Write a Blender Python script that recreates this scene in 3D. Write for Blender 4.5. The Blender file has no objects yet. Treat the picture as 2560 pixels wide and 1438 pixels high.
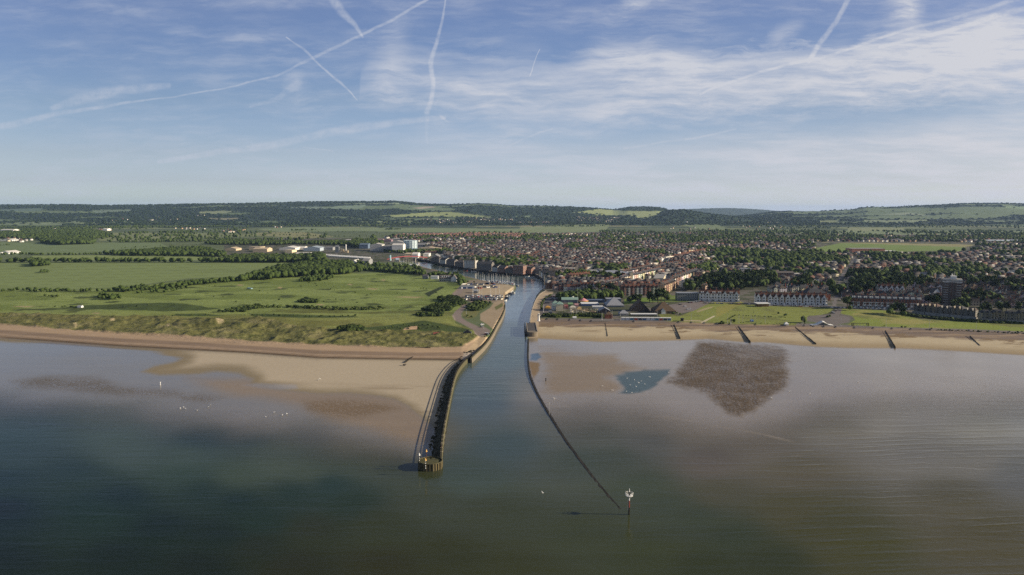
import bpy, bmesh, math, random
import numpy as np
from mathutils import Vector, Matrix
R = math.radians
S = bpy.context.scene
COL = S.collection
random.seed(7)
rng = np.random.default_rng(11)

# ------------------------------------------------------------------ camera
F, CX, CY, CAMH = 1898.0, 1280.0, 719.0, 120.0
PITCH = math.atan((719 - 524) / F)
CP, SP = math.cos(PITCH), math.sin(PITCH)
cam = bpy.data.cameras.new('camera'); cam.sensor_width = 36; cam.lens = 36 * F / 2560
cam.clip_start = 1; cam.clip_end = 60000
co = bpy.data.objects.new('camera', cam); COL.objects.link(co)
co.location = (0, 0, CAMH); co.rotation_euler = (math.pi / 2 - PITCH, 0, 0)
S.camera = co

# ------------------------------------------------------------------ light
SUN_EL, SUN_AZ = R(20), R(93)          # azimuth clockwise from +Y (the view direction)
sl = bpy.data.lights.new('sun', 'SUN'); sl.energy = 5.0; sl.angle = R(0.5); sl.color = (1.0, 0.87, 0.68)
so = bpy.data.objects.new('sun', sl); COL.objects.link(so)
sdir = Vector((math.sin(SUN_AZ) * math.cos(SUN_EL), math.cos(SUN_AZ) * math.cos(SUN_EL), math.sin(SUN_EL)))
so.rotation_euler = sdir.to_track_quat('Z', 'Y').to_euler()
so.location = (300, 0, 300)
S.view_settings.view_transform = 'Standard'; S.view_settings.look = 'None'
S.view_settings.gamma = 1; S.view_settings.use_curve_mapping = False
S.view_settings.exposure = 0.45
S.cycles.max_bounces = 5; S.cycles.diffuse_bounces = 2; S.cycles.glossy_bounces = 2
S.cycles.transparent_max_bounces = 6; S.cycles.volume_bounces = 1
S.cycles.use_denoising = False; S.cycles.sample_clamp_direct = 3.0; S.cycles.sample_clamp_indirect = 1.5

# ------------------------------------------------------------------ projection between the photograph and the ground
def proj(x, y, z):
    dz = z - CAMH
    dep = y * CP - dz * SP
    return CX + F * x / dep, CY - F * (y * SP + dz * CP) / dep
def G(px, py, z=4.5):
    """ground point at height z seen at a pixel of the photograph"""
    a, b = (px - CX) / F, (CY - py) / F
    dy, dz = CP + b * SP, b * CP - SP
    t = (z - CAMH) / dz
    return Vector((a * t, dy * t, z))
def hgt(px, py0, py1, z=4.5):
    """world height of something standing on the ground at (px, py1) whose top is at py0"""
    g = G(px, py1, z); b = (CY - py0) / F
    return CAMH + g.y * (b * CP - SP) / (CP + b * SP) - z

# ------------------------------------------------------------------ sky
W = bpy.data.worlds.new('World'); S.world = W; W.use_nodes = True
nt = W.node_tree; nt.nodes.clear()
class NG:
    def __init__(s, nt): s.nt = nt; s.n = nt.nodes; s.l = nt.links
    def new(s, t, **kw):
        n = s.n.new(t)
        for k, v in kw.items(): setattr(n, k, v)
        return n
    def put(s, sock, v):
        if hasattr(v, 'is_output'): s.l.new(v, sock)
        else: sock.default_value = v
    def m(s, op, a, b=0.0, c=None, clamp=False):
        n = s.new('ShaderNodeMath', operation=op, use_clamp=clamp)
        s.put(n.inputs[0], a); s.put(n.inputs[1], b)
        if c is not None: s.put(n.inputs[2], c)
        return n.outputs[0]
    def vm(s, op, a, b=None):
        n = s.new('ShaderNodeVectorMath', operation=op)
        s.put(n.inputs[0], a)
        if b is not None: s.put(n.inputs[1], b)
        return n.outputs['Value'] if op in ('LENGTH', 'DOT_PRODUCT', 'DISTANCE') else n.outputs[0]
    def ss(s, x, a, b, lo=0.0, hi=1.0):
        n = s.new('ShaderNodeMapRange', interpolation_type='SMOOTHSTEP')
        s.put(n.inputs[0], x); s.put(n.inputs[1], a); s.put(n.inputs[2], b); s.put(n.inputs[3], lo); s.put(n.inputs[4], hi)
        return n.outputs[0]
    def xyz(s, x, y, z=0.0):
        n = s.new('ShaderNodeCombineXYZ'); s.put(n.inputs[0], x); s.put(n.inputs[1], y); s.put(n.inputs[2], z); return n.outputs[0]
    def noise(s, vec, scale, detail=4, rough=0.55, dist=0.0):
        n = s.new('ShaderNodeTexNoise'); s.put(n.inputs['Vector'], vec); n.inputs['Scale'].default_value = scale
        n.inputs['Detail'].default_value = detail; n.inputs['Roughness'].default_value = rough; n.inputs['Distortion'].default_value = dist
        return n.outputs[0]
    def mix(s, f, a, b, bt='MIX'):
        n = s.new('ShaderNodeMix', data_type='RGBA', blend_type=bt)
        s.put(n.inputs[0], f); s.put(n.inputs[6], a if hasattr(a, 'is_output') else (*a, 1)); s.put(n.inputs[7], b if hasattr(b, 'is_output') else (*b, 1))
        return n.outputs[2]
    def curve(s, x, pts):
        """piecewise linear through pts [(x, y)], y in -1..2"""
        xs = [p[0] for p in pts]; x0, x1 = min(xs), max(xs)
        t = s.ssl(x, x0, x1)
        n = s.new('ShaderNodeFloatCurve'); c = n.mapping.curves[0]
        ys = [p[1] for p in pts]; y0, y1 = min(ys), max(ys); sp = (y1 - y0) or 1
        P = [((a - x0) / (x1 - x0), (b - y0) / sp) for a, b in pts]
        c.points[0].location = P[0]; c.points[1].location = P[-1]
        for p in P[1:-1]: c.points.new(*p)
        n.mapping.update(); s.put(n.inputs[1], t)
        return s.m('MULTIPLY_ADD', n.outputs[0], sp, y0)
    def ssl(s, x, a, b):
        n = s.new('ShaderNodeMapRange'); s.put(n.inputs[0], x); n.inputs[1].default_value = a; n.inputs[2].default_value = b
        return n.outputs[0]
g = NG(nt)
sky = g.new('ShaderNodeTexSky', sky_type='NISHITA'); sky.sun_disc = False
sky.sun_elevation = SUN_EL; sky.sun_rotation = SUN_AZ; sky.altitude = 100
sky.air_density = 1.0; sky.dust_density = 1.2; sky.ozone_density = 3.0
dirv = g.new('ShaderNodeTexCoord').outputs['Generated']
sep = g.new('ShaderNodeSeparateXYZ'); g.put(sep.inputs[0], dirv)
ay = g.m('MAXIMUM', g.m('ABSOLUTE', sep.outputs[1]), 0.05)
# sky plane coordinates: bearing and rise, in thousandths (about 1.9 to a degree-pixel of the trace)
U = g.m('DIVIDE', g.m('MULTIPLY', sep.outputs[0], 1000), ay)
V = g.m('DIVIDE', g.m('MULTIPLY', sep.outputs[2], 1000), ay)
def uv(px, py):
    a, b = (px - CX) / F, (CY - py) / F
    return 1000 * a / (CP + b * SP), 1000 * (b * CP - SP) / (CP + b * SP)
P0 = g.xyz(U, V)
wn = g.new('ShaderNodeTexNoise'); g.put(wn.inputs['Vector'], P0); wn.inputs['Scale'].default_value = 0.018; wn.inputs['Detail'].default_value = 4
warp = g.vm('MULTIPLY', g.vm('SUBTRACT', wn.outputs['Color'], (0.5, 0.5, 0.5)), (1, 1, 0))
PW = g.vm('ADD', P0, g.vm('MULTIPLY', warp, (46, 22, 0)))      # strongly warped for cirrus
PT = g.vm('ADD', P0, g.vm('MULTIPLY', warp, (9, 7, 0)))        # gently warped for trails
total = None
def addc(v):
    global total
    total = v if total is None else g.m('ADD', total, v)
# contrails: (points, half width start, half width end, strength)
fine = g.noise(P0, 0.07, 4, 0.65)
fine_k = g.ss(fine, 0.28, 0.68, 0.38, 1.15)
TR = [
 ([(-60, 330), (150, 283), (420, 243), (560, 222), (690, 188), (800, 135), (905, 85), (985, 46), (1075, -6)], [7, 5, 1.5, 1.7, 2.2, 3.4, 2.8, 3.0, 2.8], 0.36),
 ([(130, 272), (200, 245), (300, 226), (420, 212)], [6, 11, 10, 6], 0.32),
 ([(825, -15), (855, 32), (885, 62), (905, 92)], [8.0, 7.5, 5.0, 2], 0.40),
 ([(715, 92), (760, 122), (800, 160), (850, 205), (893, 250)], [1.0, 2.6, 2.0, 2.6, 1], 0.42),
 ([(1112, -5), (1105, 55), (1090, 115), (1078, 155), (1083, 205), (1078, 250), (1066, 280)], [1.6, 2.6, 4.4, 5, 4.6, 5, 5], 0.42),
 ([(1066, 280), (1068, 340), (1070, 360)], [4.5, 3, 2], 0.14),
 ([(400, 405), (620, 372), (760, 345), (900, 318), (1010, 302), (1110, 294)], [5, 7, 8, 9, 7, 4], 0.34),
 ([(1100, 290), (1122, 306)], [3, 2], 0.2),
 ([(1348, 124), (1338, 150), (1325, 190)], [.7, .9, .9], 0.42),
 ([(2122, -10), (2090, 55), (2060, 95), (2035, 130), (2020, 155)], [5, 4.5, 5.5, 5, 4], 0.42),
 ([(2600, -20), (2480, 20), (2290, 68), (2080, 137), (1900, 180), (1750, 235)], [5, 4, 3, 3, 3, 2], 0.28),
 ([(2620, 10), (2500, 37), (2340, 84), (2200, 120)], [5, 6, 4, 3], 0.33),
 ([(1270, 365), (1350, 330), (1380, 322)], [1.5, 2, 1.5], 0.2),
 ([(1560, 372), (1720, 347), (1840, 322)], [2, 2.5, 2], 0.22),
 ([(760, 368), (830, 378)], [1, 1.6], 0.25),
 ([(625, 268), (690, 248), (745, 205)], [2, 5, 10], 0.2),
]
for pts, ws, st in TR:
    tm = None
    for (a, b, w0, w1) in zip(pts[:-1], pts[1:], ws[:-1], ws[1:]):
        (ax, ay_), (bx, by) = uv(*a), uv(*b)
        d = (bx - ax, by - ay_); L2 = d[0] ** 2 + d[1] ** 2
        pa = g.vm('SUBTRACT', PT, (ax, ay_, 0))
        t = g.m('MULTIPLY', g.vm('DOT_PRODUCT', pa, (d[0] / L2, d[1] / L2, 0)), 1.0, clamp=True)
        sc = g.new('ShaderNodeVectorMath', operation='SCALE'); sc.inputs[0].default_value = (d[0], d[1], 0); g.put(sc.inputs[3], t)
        q = g.vm('DISTANCE', pa, sc.outputs[0])
        r = g.m('MULTIPLY_ADD', t, (w1 - w0) * .62, w0 * .62)
        v = g.m('DIVIDE', q, r)
        tm = v if tm is None else g.m('MINIMUM', tm, v)
    addc(g.m('MULTIPLY', g.m('MULTIPLY', g.ss(tm, 0.35, 1.5, 1.0, 0.0), st), fine_k))
# cirrus: a band whose upper and lower edge follow the photograph
st1 = g.vm('MULTIPLY', PW, (1, 1, 0))
def rot(vec, deg, sx, sy):
    n = g.new('ShaderNodeMapping'); g.put(n.inputs[0], vec); n.inputs['Rotation'].default_value = (0, 0, R(deg)); n.inputs['Scale'].default_value = (sx, sy, 1)
    return n.outputs[0]
streak = g.noise(rot(PT, -9, 0.008, 0.07), 1.0, 6, 0.62)
wisp = g.noise(rot(PW, -38, 0.014, 0.075), 1.0, 7, 0.68)
big = g.noise(rot(P0, -6, 0.006, 0.018), 1.0, 3, 0.5)
ed = g.m('MULTIPLY', g.m('SUBTRACT', wisp, 0.5), 75)
Ve = g.m('ADD', V, ed)
def edge(pts): return g.curve(U, [uv(*p) for p in pts])
up1 = edge([(-400, 560), (850, 560), (900, 215), (1000, 150), (1200, 200), (1290, 190), (1400, 185), (1520, 135), (1620, 130), (1750, 165), (1900, 150), (2060, 150), (2200, 125), (2330, 95), (2560, 65), (2900, 40)])
lo1 = edge([(-400, 560), (850, 562), (900, 235), (1000, 260), (1200, 300), (1290, 330), (1450, 330), (1600, 300), (1750, 285), (1900, 270), (2060, 262), (2250, 245), (2560, 240), (2900, 235)])
b1 = g.m('MULTIPLY', g.ss(Ve, up1, g.m('ADD', up1, 26), 1, 0), g.ss(g.m('ADD', V, g.m('MULTIPLY', ed, 0.5)), g.m('SUBTRACT', lo1, 22), g.m('ADD', lo1, 24), 0, 1))
fill = g.curve(U, [(uv(850, 0)[0], 0.30), (uv(1200, 0)[0], 0.50), (uv(1600, 0)[0], 0.78), (uv(2000, 0)[0], 0.95), (uv(2560, 0)[0], 1.08)])
addc(g.m('MULTIPLY', g.m('MULTIPLY', b1, g.ss(g.m('ADD', g.m('MULTIPLY', streak, .6), g.m('MULTIPLY', wisp, .4)), 0.30, 0.62, 0.38, 1.0)), g.m('MULTIPLY', fill, 0.92)))
# lower veil
up2 = edge([(-400, 395), (300, 400), (800, 385), (1200, 345), (1500, 365), (1750, 350), (2000, 335), (2300, 315), (2560, 280), (2900, 270)])
b2 = g.ss(g.m('ADD', V, g.m('MULTIPLY', ed, 0.45)), g.m('SUBTRACT', up2, 30), g.m('ADD', up2, 22), 1, 0)
f2 = g.curve(U, [(uv(0, 0)[0], 0.16), (uv(600, 0)[0], 0.26), (uv(1280, 0)[0], 0.50), (uv(1900, 0)[0], 0.70), (uv(2560, 0)[0], 0.82)])
addc(g.m('MULTIPLY', g.m('MULTIPLY', b2, g.ss(streak, 0.3, 0.68, 0.5, 1.0)), f2))
# thin wisps over the rest of the sky
thin = g.m('MULTIPLY', g.ss(g.m('ADD', g.m('MULTIPLY', streak, .5), g.m('MULTIPLY', wisp, .5)), 0.40, 0.68, 0.03, 0.36), g.ss(big, 0.36, 0.58, 0.25, 1))
addc(thin)
def blob(cx, cy, rx, ry, ang, st):
    a, b = uv(cx, cy)
    n = g.new('ShaderNodeMapping', vector_type='TEXTURE'); g.put(n.inputs[0], PW)
    n.inputs['Location'].default_value = (a, b, 0); n.inputs['Rotation'].default_value = (0, 0, R(ang)); n.inputs['Scale'].default_value = (rx * .53, ry * .53, 1)
    q = g.vm('LENGTH', n.outputs[0])
    addc(g.m('MULTIPLY', g.m('MULTIPLY', g.ss(q, 0.1, 1.25, 1, 0), st), g.ss(wisp, 0.3, 0.62, 0.35, 1)))
blob(2262, 25, 55, 75, 0, .75); blob(1600, 12, 110, 26, 20, .5); blob(1960, 85, 60, 26, 30, .42)
blob(985, 95, 42, 85, 0, .32); blob(968, 205, 60, 60, 0, .34); blob(738, 212, 36, 42, 30, .34); blob(1150, 212, 230, 20, -12, .42); blob(1200, 145, 180, 12, -8, .28)
blob(1130, 262, 230, 9, -4, .3); blob(660, 5, 200, 22, 3, .26); blob(330, 28, 160, 14, -3, .2); blob(650, 90, 130, 16, 4, .16)
blob(2440, 110, 140, 60, 35, .5); blob(1560, 140, 90, 40, -25, .25); blob(1720, 165, 50, 60, 50, .3); blob(1130, 340, 120, 60, 0, .18)
cl = g.m('MULTIPLY', total, 1.0, clamp=True)
bright = g.m('MAXIMUM', g.m('MULTIPLY', sep.outputs[2], 1.0), 0.0)
# clear-sky tint, brighter and paler near the horizon as through marine air
rp = g.new('ShaderNodeValToRGB'); g.put(rp.inputs[0], g.ssl(V, 0, 275))
TT = [(524, (2.9, 3.3, 4.3)), (500, (2.1, 2.44, 3.15)), (450, (1.5, 1.6, 2.2)), (380, (1.36, 1.33, 1.7)), (250, (1.14, 1.13, 1.38)), (130, (1.06, 1.05, 1.34)), (5, (1.14, 1.07, 1.36))]
el_ = rp.color_ramp.elements
for i, (py, c) in enumerate(TT):
    e = el_[0] if i == 0 else (el_[1] if i == len(TT) - 1 else el_.new(0.5))
for e, (py, c) in zip(el_, TT):
    e.position = min(1, max(0, uv(100, py)[1] / 275)); e.color = (c[0] / 5, c[1] / 5, c[2] / 5, 1)
tint = g.mix(1.0, rp.outputs[0], (5, 5, 5), 'MULTIPLY')
tint = g.mix(g.ss(V, 270, 600), tint, (.92, .84, .92))
mid = g.m('MULTIPLY_ADD', g.ss(g.m('ABSOLUTE', U), 0, 620), -.20, 1.20)
tint = g.mix(1.0, tint, g.xyz(g.m('MULTIPLY', mid, 1.07), g.m('MULTIPLY', mid, 1.03), g.m('MULTIPLY', mid, .965)), 'MULTIPLY')
base = g.mix(1.0, sky.outputs[0], tint, 'MULTIPLY')
cloudc = g.mix(g.ssl(U, -700, 700), (6.3, 6.9, 8.2), (7.9, 8.0, 8.6))
colr = g.mix(cl, base, cloudc)
bg = g.new('ShaderNodeBackground'); g.put(bg.inputs[0], colr); bg.inputs[1].default_value = 0.0595
wo = g.new('ShaderNodeOutputWorld'); g.l.new(bg.outputs[0], wo.inputs[0])
W.cycles.sampling_method = 'MANUAL'; W.cycles.sample_map_resolution = 512

# ------------------------------------------------------------------ numpy helpers
def _h(ix, iy, s):
    n = (ix * 374761393 + iy * 668265263 + s * 1274126177) & 0x7fffffff
    n = (n ^ (n >> 13)) * 1103515245 & 0x7fffffff
    return ((n ^ (n >> 16)) & 0xffff) / 65535.0
def vnoise(x, y, s=0):
    ix, iy = np.floor(x).astype(np.int64), np.floor(y).astype(np.int64)
    fx, fy = x - ix, y - iy
    fx, fy = fx * fx * (3 - 2 * fx), fy * fy * (3 - 2 * fy)
    a, b, c, d = _h(ix, iy, s), _h(ix + 1, iy, s), _h(ix, iy + 1, s), _h(ix + 1, iy + 1, s)
    return (a + (b - a) * fx) * (1 - fy) + (c + (d - c) * fx) * fy
def fbm(x, y, s=0, o=4):
    t, a, n = 0, 0.5, 0
    for i in range(o):
        t = t + a * vnoise(x * 2 ** i + 17.3 * i, y * 2 ** i - 9.1 * i, s + i); n += a; a *= 0.5
    return t / n
def sstep(x, a, b):
    t = np.clip((x - a) / (b - a), 0, 1); return t * t * (3 - 2 * t)
def sd(px, py, poly, ys=1.0):
    """signed distance to a polygon, positive inside"""
    P = np.array(poly, float); P[:, 1] *= ys; y = py * ys
    d = np.full(px.shape, 1e9); ins = np.zeros(px.shape, bool); n = len(P)
    for i in range(n):
        a, b = P[i], P[(i + 1) % n]; e = b - a
        L = max(e @ e, 1e-9)
        t = np.clip(((px - a[0]) * e[0] + (y - a[1]) * e[1]) / L, 0, 1)
        d = np.minimum(d, (px - a[0] - t * e[0]) ** 2 + (y - a[1] - t * e[1]) ** 2)
        c = ((a[1] > y) != (b[1] > y))
        with np.errstate(divide='ignore', invalid='ignore'):
            xi = e[0] * (y - a[1]) / (e[1] if e[1] != 0 else 1e-9) + a[0]
        ins ^= c & (px < xi)
    return np.where(ins, 1, -1) * np.sqrt(d)
def pl(x, pts):
    P = np.array(pts, float); return np.interp(x, P[:, 0], P[:, 1])
def lin(r, g, b):
    f = lambda c: c / 12.92 if c <= .04045 else ((c + .055) / 1.055) ** 2.4
    return (f(r / 255), f(g / 255), f(b / 255))

# ------------------------------------------------------------------ outlines traced from the photograph (pixels of the 2560 px picture)
DUNE_LOW = [(-700, 770), (-300, 795), (0, 810), (156, 822), (313, 833), (438, 838), (626, 852), (800, 862), (1038, 869), (1154, 866), (1182, 852), (1194, 843)]
SAND_TOP_L = [(-700, 800), (-300, 826), (0, 846), (313, 868), (626, 884), (800, 897), (919, 899), (1138, 902), (1180, 900)]
PROM = [(1347, 796), (1362, 796), (1494, 802), (1675, 803), (1832, 809), (2000, 812), (2079, 816), (2267, 821), (2423, 825), (2560, 832), (2900, 850), (3300, 870)]
SHING_R = [(1347, 815), (1519, 817), (1675, 820), (1800, 827), (1970, 829), (2142, 836), (2329, 844), (2560, 853), (2900, 872), (3300, 892)]
WATER_R = [(1331, 846), (1425, 850), (1500, 854.5), (1582, 853), (1707, 850), (1769, 847), (1863, 855), (1910, 855), (1988, 863), (2048, 868), (2235, 871), (2423, 880), (2560, 888), (2900, 908), (3300, 930)]
L_SAND = [(-900, 790), (-500, 838), (0, 852), (110, 855), (220, 860), (330, 873), (400, 884), (458, 897), (430, 908), (385, 916), (352, 930), (400, 938), (470, 936), (540, 930), (600, 934), (640, 946), (620, 962), (700, 976), (790, 984), (870, 982), (930, 987), (985, 998), (1015, 1018), (1050, 1046), (1075, 1062), (1106, 1090), (1113, 1051), (1122, 1012), (1131, 974), (1138, 943), (1152, 921), (1180, 893), (1190, 860), (1150, 830), (700, 790), (0, 760)]
SPIT = [(1175, 893), (1192, 878), (1210, 879), (1221, 890), (1219, 903), (1200, 914), (1180, 921), (1165, 934), (1150, 955), (1140, 985), (1133, 1010), (1125, 1010), (1131, 970), (1140, 940), (1155, 918)]
RIVER = [(1102, 1200), (1110, 1120), (1118, 1060), (1128, 1000), (1134, 965), (1146, 935), (1160, 917), (1180, 897), (1205, 872), (1225, 850), (1240, 822), (1252, 800), (1259, 785), (1262, 768), (1260, 757), (1262, 742), (1272, 735), (1284, 726), (1291, 721), (1272, 718), (1235, 713), (1205, 707), (1180, 700), (1150, 693), (1120, 687), (1095, 681), (1065, 674), (1044, 667), (1030, 660), (985, 658), (985, 650), (1035, 651), (1070, 654), (1100, 662), (1140, 671), (1190, 680), (1240, 686), (1290, 689), (1330, 688), (1352, 697), (1364, 712), (1367, 726), (1351, 733), (1341, 745), (1333, 765), (1327, 785), (1324, 808), (1316, 838), (1318, 850), (1319.4, 902), (1323.5, 936), (1340.7, 980), (1356, 1008), (1375, 1040), (1406, 1090), (1434, 1130), (1463, 1168), (1494, 1209), (1555, 1285), (1600, 1600), (1102, 1600)]
R_BROWN = [(1350, 874), (1394, 879), (1450, 886), (1500, 886), (1538, 886), (1548, 905), (1582, 915), (1612, 921), (1569, 930), (1531, 940), (1519, 951), (1544, 965), (1538, 977), (1488, 983), (1394, 990), (1356, 980), (1367, 949), (1360, 911)]
R_BROWN2 = [(1323, 905), (1350, 905), (1347, 927), (1334, 952), (1326, 936)]
POOL = [(1538, 940), (1566, 932), (1613, 925), (1675, 924), (1672, 933), (1654, 949), (1632, 968), (1600, 980), (1569, 987), (1547, 983), (1566, 971), (1550, 955)]
POOL2 = [(1327, 885), (1345, 882), (1352, 893), (1342, 903), (1325, 900)]
MUSSEL = [(1744, 855), (1769, 853), (1832, 858), (1910, 862), (1957, 871), (1970, 883), (1963, 921), (1973, 952), (1957, 974), (1910, 1005), (1879, 1027), (1848, 1038), (1816, 1027), (1788, 1005), (1763, 983), (1707, 968), (1676, 954), (1694, 943), (1700, 918), (1722, 889)]
RIPPLE_L1 = [(30, 955), (125, 940), (250, 949), (313, 968), (438, 977), (454, 987), (375, 988), (250, 985), (156, 974), (60, 968)]
RIPPLE_L2 = [(454, 993), (500, 988), (548, 996), (516, 1005), (463, 1002)]
RIPPLE_L3 = [(760, 1005), (850, 1000), (960, 1010), (1000, 1022), (900, 1045), (840, 1040), (770, 1025)]
# --- land cover
DUNES = [(-900, 735), (-300, 760), (0, 783), (130, 787), (280, 790), (390, 791), (470, 794), (560, 798), (626, 798), (717, 814), (848, 824), (900, 826), (980, 826), (1067, 829), (1155, 832), (1196, 842), (1194, 846), (1182, 854), (1154, 868), (1038, 870), (800, 863), (626, 853), (438, 840), (313, 834), (156, 823), (0, 811), (-300, 797), (-900, 762)]
BIG_FIELD = [(-900, 690), (0, 722), (150, 726), (330, 716), (420, 703), (470, 697), (600, 690), (660, 676), (760, 658), (750, 655), (480, 655), (80, 656), (0, 656), (-900, 650)]
FIELDS = [  # outline, colour
 ([(-900, 654), (0, 659), (76, 661), (60, 686), (0, 690), (-900, 690)], (74, 84, 52)),
 ([(80, 639), (240, 638), (400, 637), (600, 645), (640, 652), (480, 651), (160, 650), (80, 648)], (116, 128, 76)),
 ([(-900, 600), (0, 606), (105, 607), (240, 607), (400, 607), (420, 618), (300, 628), (200, 634), (40, 638), (-900, 634)], (102, 116, 78)),
 ([(240, 590), (285, 582), (440, 582), (660, 585), (660, 590), (440, 596), (350, 602), (250, 602)], (116, 122, 84)),
 ([(640, 582), (700, 580), (760, 580), (840, 592), (760, 597), (640, 588)], (124, 124, 86)),
 ([(-900, 552), (0, 559), (105, 557), (300, 554), (410, 557), (300, 562), (0, 563), (-900, 560)], (108, 120, 88)),
 ([(640, 573), (760, 568), (900, 569), (1280, 572), (1500, 566), (1520, 572), (1505, 580), (1300, 585), (900, 578), (700, 580)], (112, 124, 88)),
 ([(905, 556), (1030, 553), (1050, 560), (980, 563), (900, 566)], (118, 128, 86)),
 ([(1470, 563), (1525, 564), (1512, 576), (1300, 582), (1300, 568)], (116, 126, 88)),
 ([(1700, 562), (1780, 560), (1830, 574), (1750, 574)], (104, 116, 80)),
 ([(1900, 578), (2300, 576), (2560, 578), (3400, 578), (3400, 585), (2560, 587), (2300, 587), (1900, 583)], (112, 124, 90)),
 ([(2120, 569), (2260, 570), (2260, 577), (2120, 578)], (120, 126, 92)),
 ([(2040, 620), (2100, 608), (2300, 612), (2420, 612), (2400, 628), (2120, 630), (2050, 634)], (104, 122, 62)),
 ([(2050, 606), (2240, 612), (2420, 618), (2440, 612), (2240, 608)], (134, 130, 90)),
 ([(2480, 708), (2560, 706), (2560, 712), (2500, 712)], (104, 120, 60)),
 ([(1900, 641), (1960, 640), (1960, 647), (1905, 648)], (96, 116, 52)),
]
HILLF = [
 ([(930, 541), (1040, 535), (1080, 530), (1130, 530), (1180, 535), (1230, 543), (1230, 546), (1130, 542), (1000, 543)], (138, 146, 92)),
 ([(1030, 519), (1080, 517), (1090, 519), (1050, 522)], (150, 140, 122)),
 ([(960, 509), (1000, 508.5), (1000, 512), (830, 512), (900, 510)], (126, 138, 106)),
 ([(800, 520), (860, 515), (920, 513), (900, 520), (830, 523)], (112, 128, 104)),
 ([(690, 520), (790, 517), (840, 521), (760, 522)], (112, 126, 108)),
 ([(1432, 531), (1510, 525), (1560, 528), (1530, 533), (1480, 535)], (142, 150, 100)),
 ([(1485, 537), (1560, 528), (1640, 529), (1660, 530), (1630, 545), (1600, 548), (1590, 541), (1540, 538)], (140, 148, 98)),
 ([(1290, 542), (1335, 540), (1330, 544), (1290, 544)], (108, 122, 92)),
 ([(230, 526), (330, 524), (330, 530), (240, 531)], (104, 118, 96)), ([(500, 531), (560, 528), (600, 530), (540, 535), (500, 534)], (124, 132, 98)),
 ([(520, 546), (600, 545), (590, 551), (530, 550)], (130, 126, 100)), ([(0, 523), (110, 522), (100, 528), (0, 530)], (88, 104, 88)),
 ([(2160, 551), (2330, 549), (2310, 558), (2220, 558), (2160, 554)], (118, 128, 96)), ([(2400, 550), (2560, 552), (2540, 557), (2420, 555)], (108, 120, 92)),
 ([(2200, 534), (2270, 531), (2330, 540), (2260, 537)], (128, 138, 112)), ([(2500, 515), (2560, 517), (2700, 519), (2560, 524), (2520, 521)], (112, 130, 92)),
 ([(2050, 553), (2100, 552), (2098, 559), (2050, 557)], (116, 124, 88)),
]
GREEN = [(1640, 779), (1662, 782), (1700, 790), (1730, 778), (1760, 762), (1790, 752), (1860, 755), (1893, 764), (1960, 767), (2064, 768), (2084, 772), (2072, 783), (2050, 788), (2020, 790), (2022, 802), (1996, 806), (1988, 813), (1860, 810), (1760, 806), (1660, 802)]
GREEN2 = [(2098, 782), (2106, 772), (2130, 772), (2225, 775), (2300, 798), (2400, 804), (2560, 808), (2900, 822), (3300, 842), (3300, 866), (2900, 848), (2560, 829), (2423, 823), (2267, 819), (2130, 814), (2118, 812), (2138, 800), (2130, 790), (2105, 785)]
CARPARK_R = [(1655, 765), (1700, 758), (1745, 752), (1790, 750), (1770, 760), (1733, 778), (1690, 786), (1655, 780)]
ROUNDAB = [(2018, 792), (2040, 789), (2076, 786), (2090, 774), (2106, 774), (2098, 788), (2126, 794), (2124, 806), (2090, 812), (2050, 808), (2018, 803)]
SEAROAD = [(1700, 749), (1890, 756), (2060, 762), (2130, 768), (2230, 772), (2230, 777), (2125, 773), (2060, 769), (1890, 762), (1760, 753)]
QUAY_R = [(1318, 843), (1324, 808), (1327, 785), (1333, 765), (1341, 745), (1351, 733), (1366, 727), (1385, 729), (1380, 736), (1362, 744), (1356, 756), (1350, 775), (1347, 803), (1345, 845)]
CARPARK_Q = [(1358, 760), (1364, 745), (1382, 736), (1406, 733), (1400, 745), (1384, 757), (1384, 775), (1350, 785)]
ROAD_L = [(1152, 715), (1161, 720), (1152, 735), (1140, 742), (1160, 752), (1168, 762), (1160, 775), (1152, 785), (1155, 795), (1168, 804), (1200, 818), (1212, 818), (1226, 826), (1224, 836), (1200, 842), (1188, 840), (1184, 826), (1160, 812), (1135, 800), (1130, 790), (1140, 776), (1155, 765), (1150, 757), (1132, 745), (1128, 738), (1142, 728)]
BAND_L = [(1258, 790), (1262, 757), (1250, 752), (1235, 756), (1225, 770), (1200, 785), (1200, 800), (1220, 812), (1235, 826), (1240, 822), (1252, 800)]
BOATYARD = [(1130, 735), (1150, 715), (1175, 700), (1210, 700), (1250, 708), (1286, 716), (1280, 724), (1266, 738), (1262, 757), (1180, 757), (1165, 750), (1150, 745)]
HARD_SAND = [(1200, 712), (1270, 712), (1284, 717), (1270, 735), (1255, 745), (1190, 735)]
BANK_L = [(1174, 868), (1196, 843), (1210, 838), (1226, 848), (1205, 874), (1184, 893), (1168, 902), (1155, 899), (1162, 880)]

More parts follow.
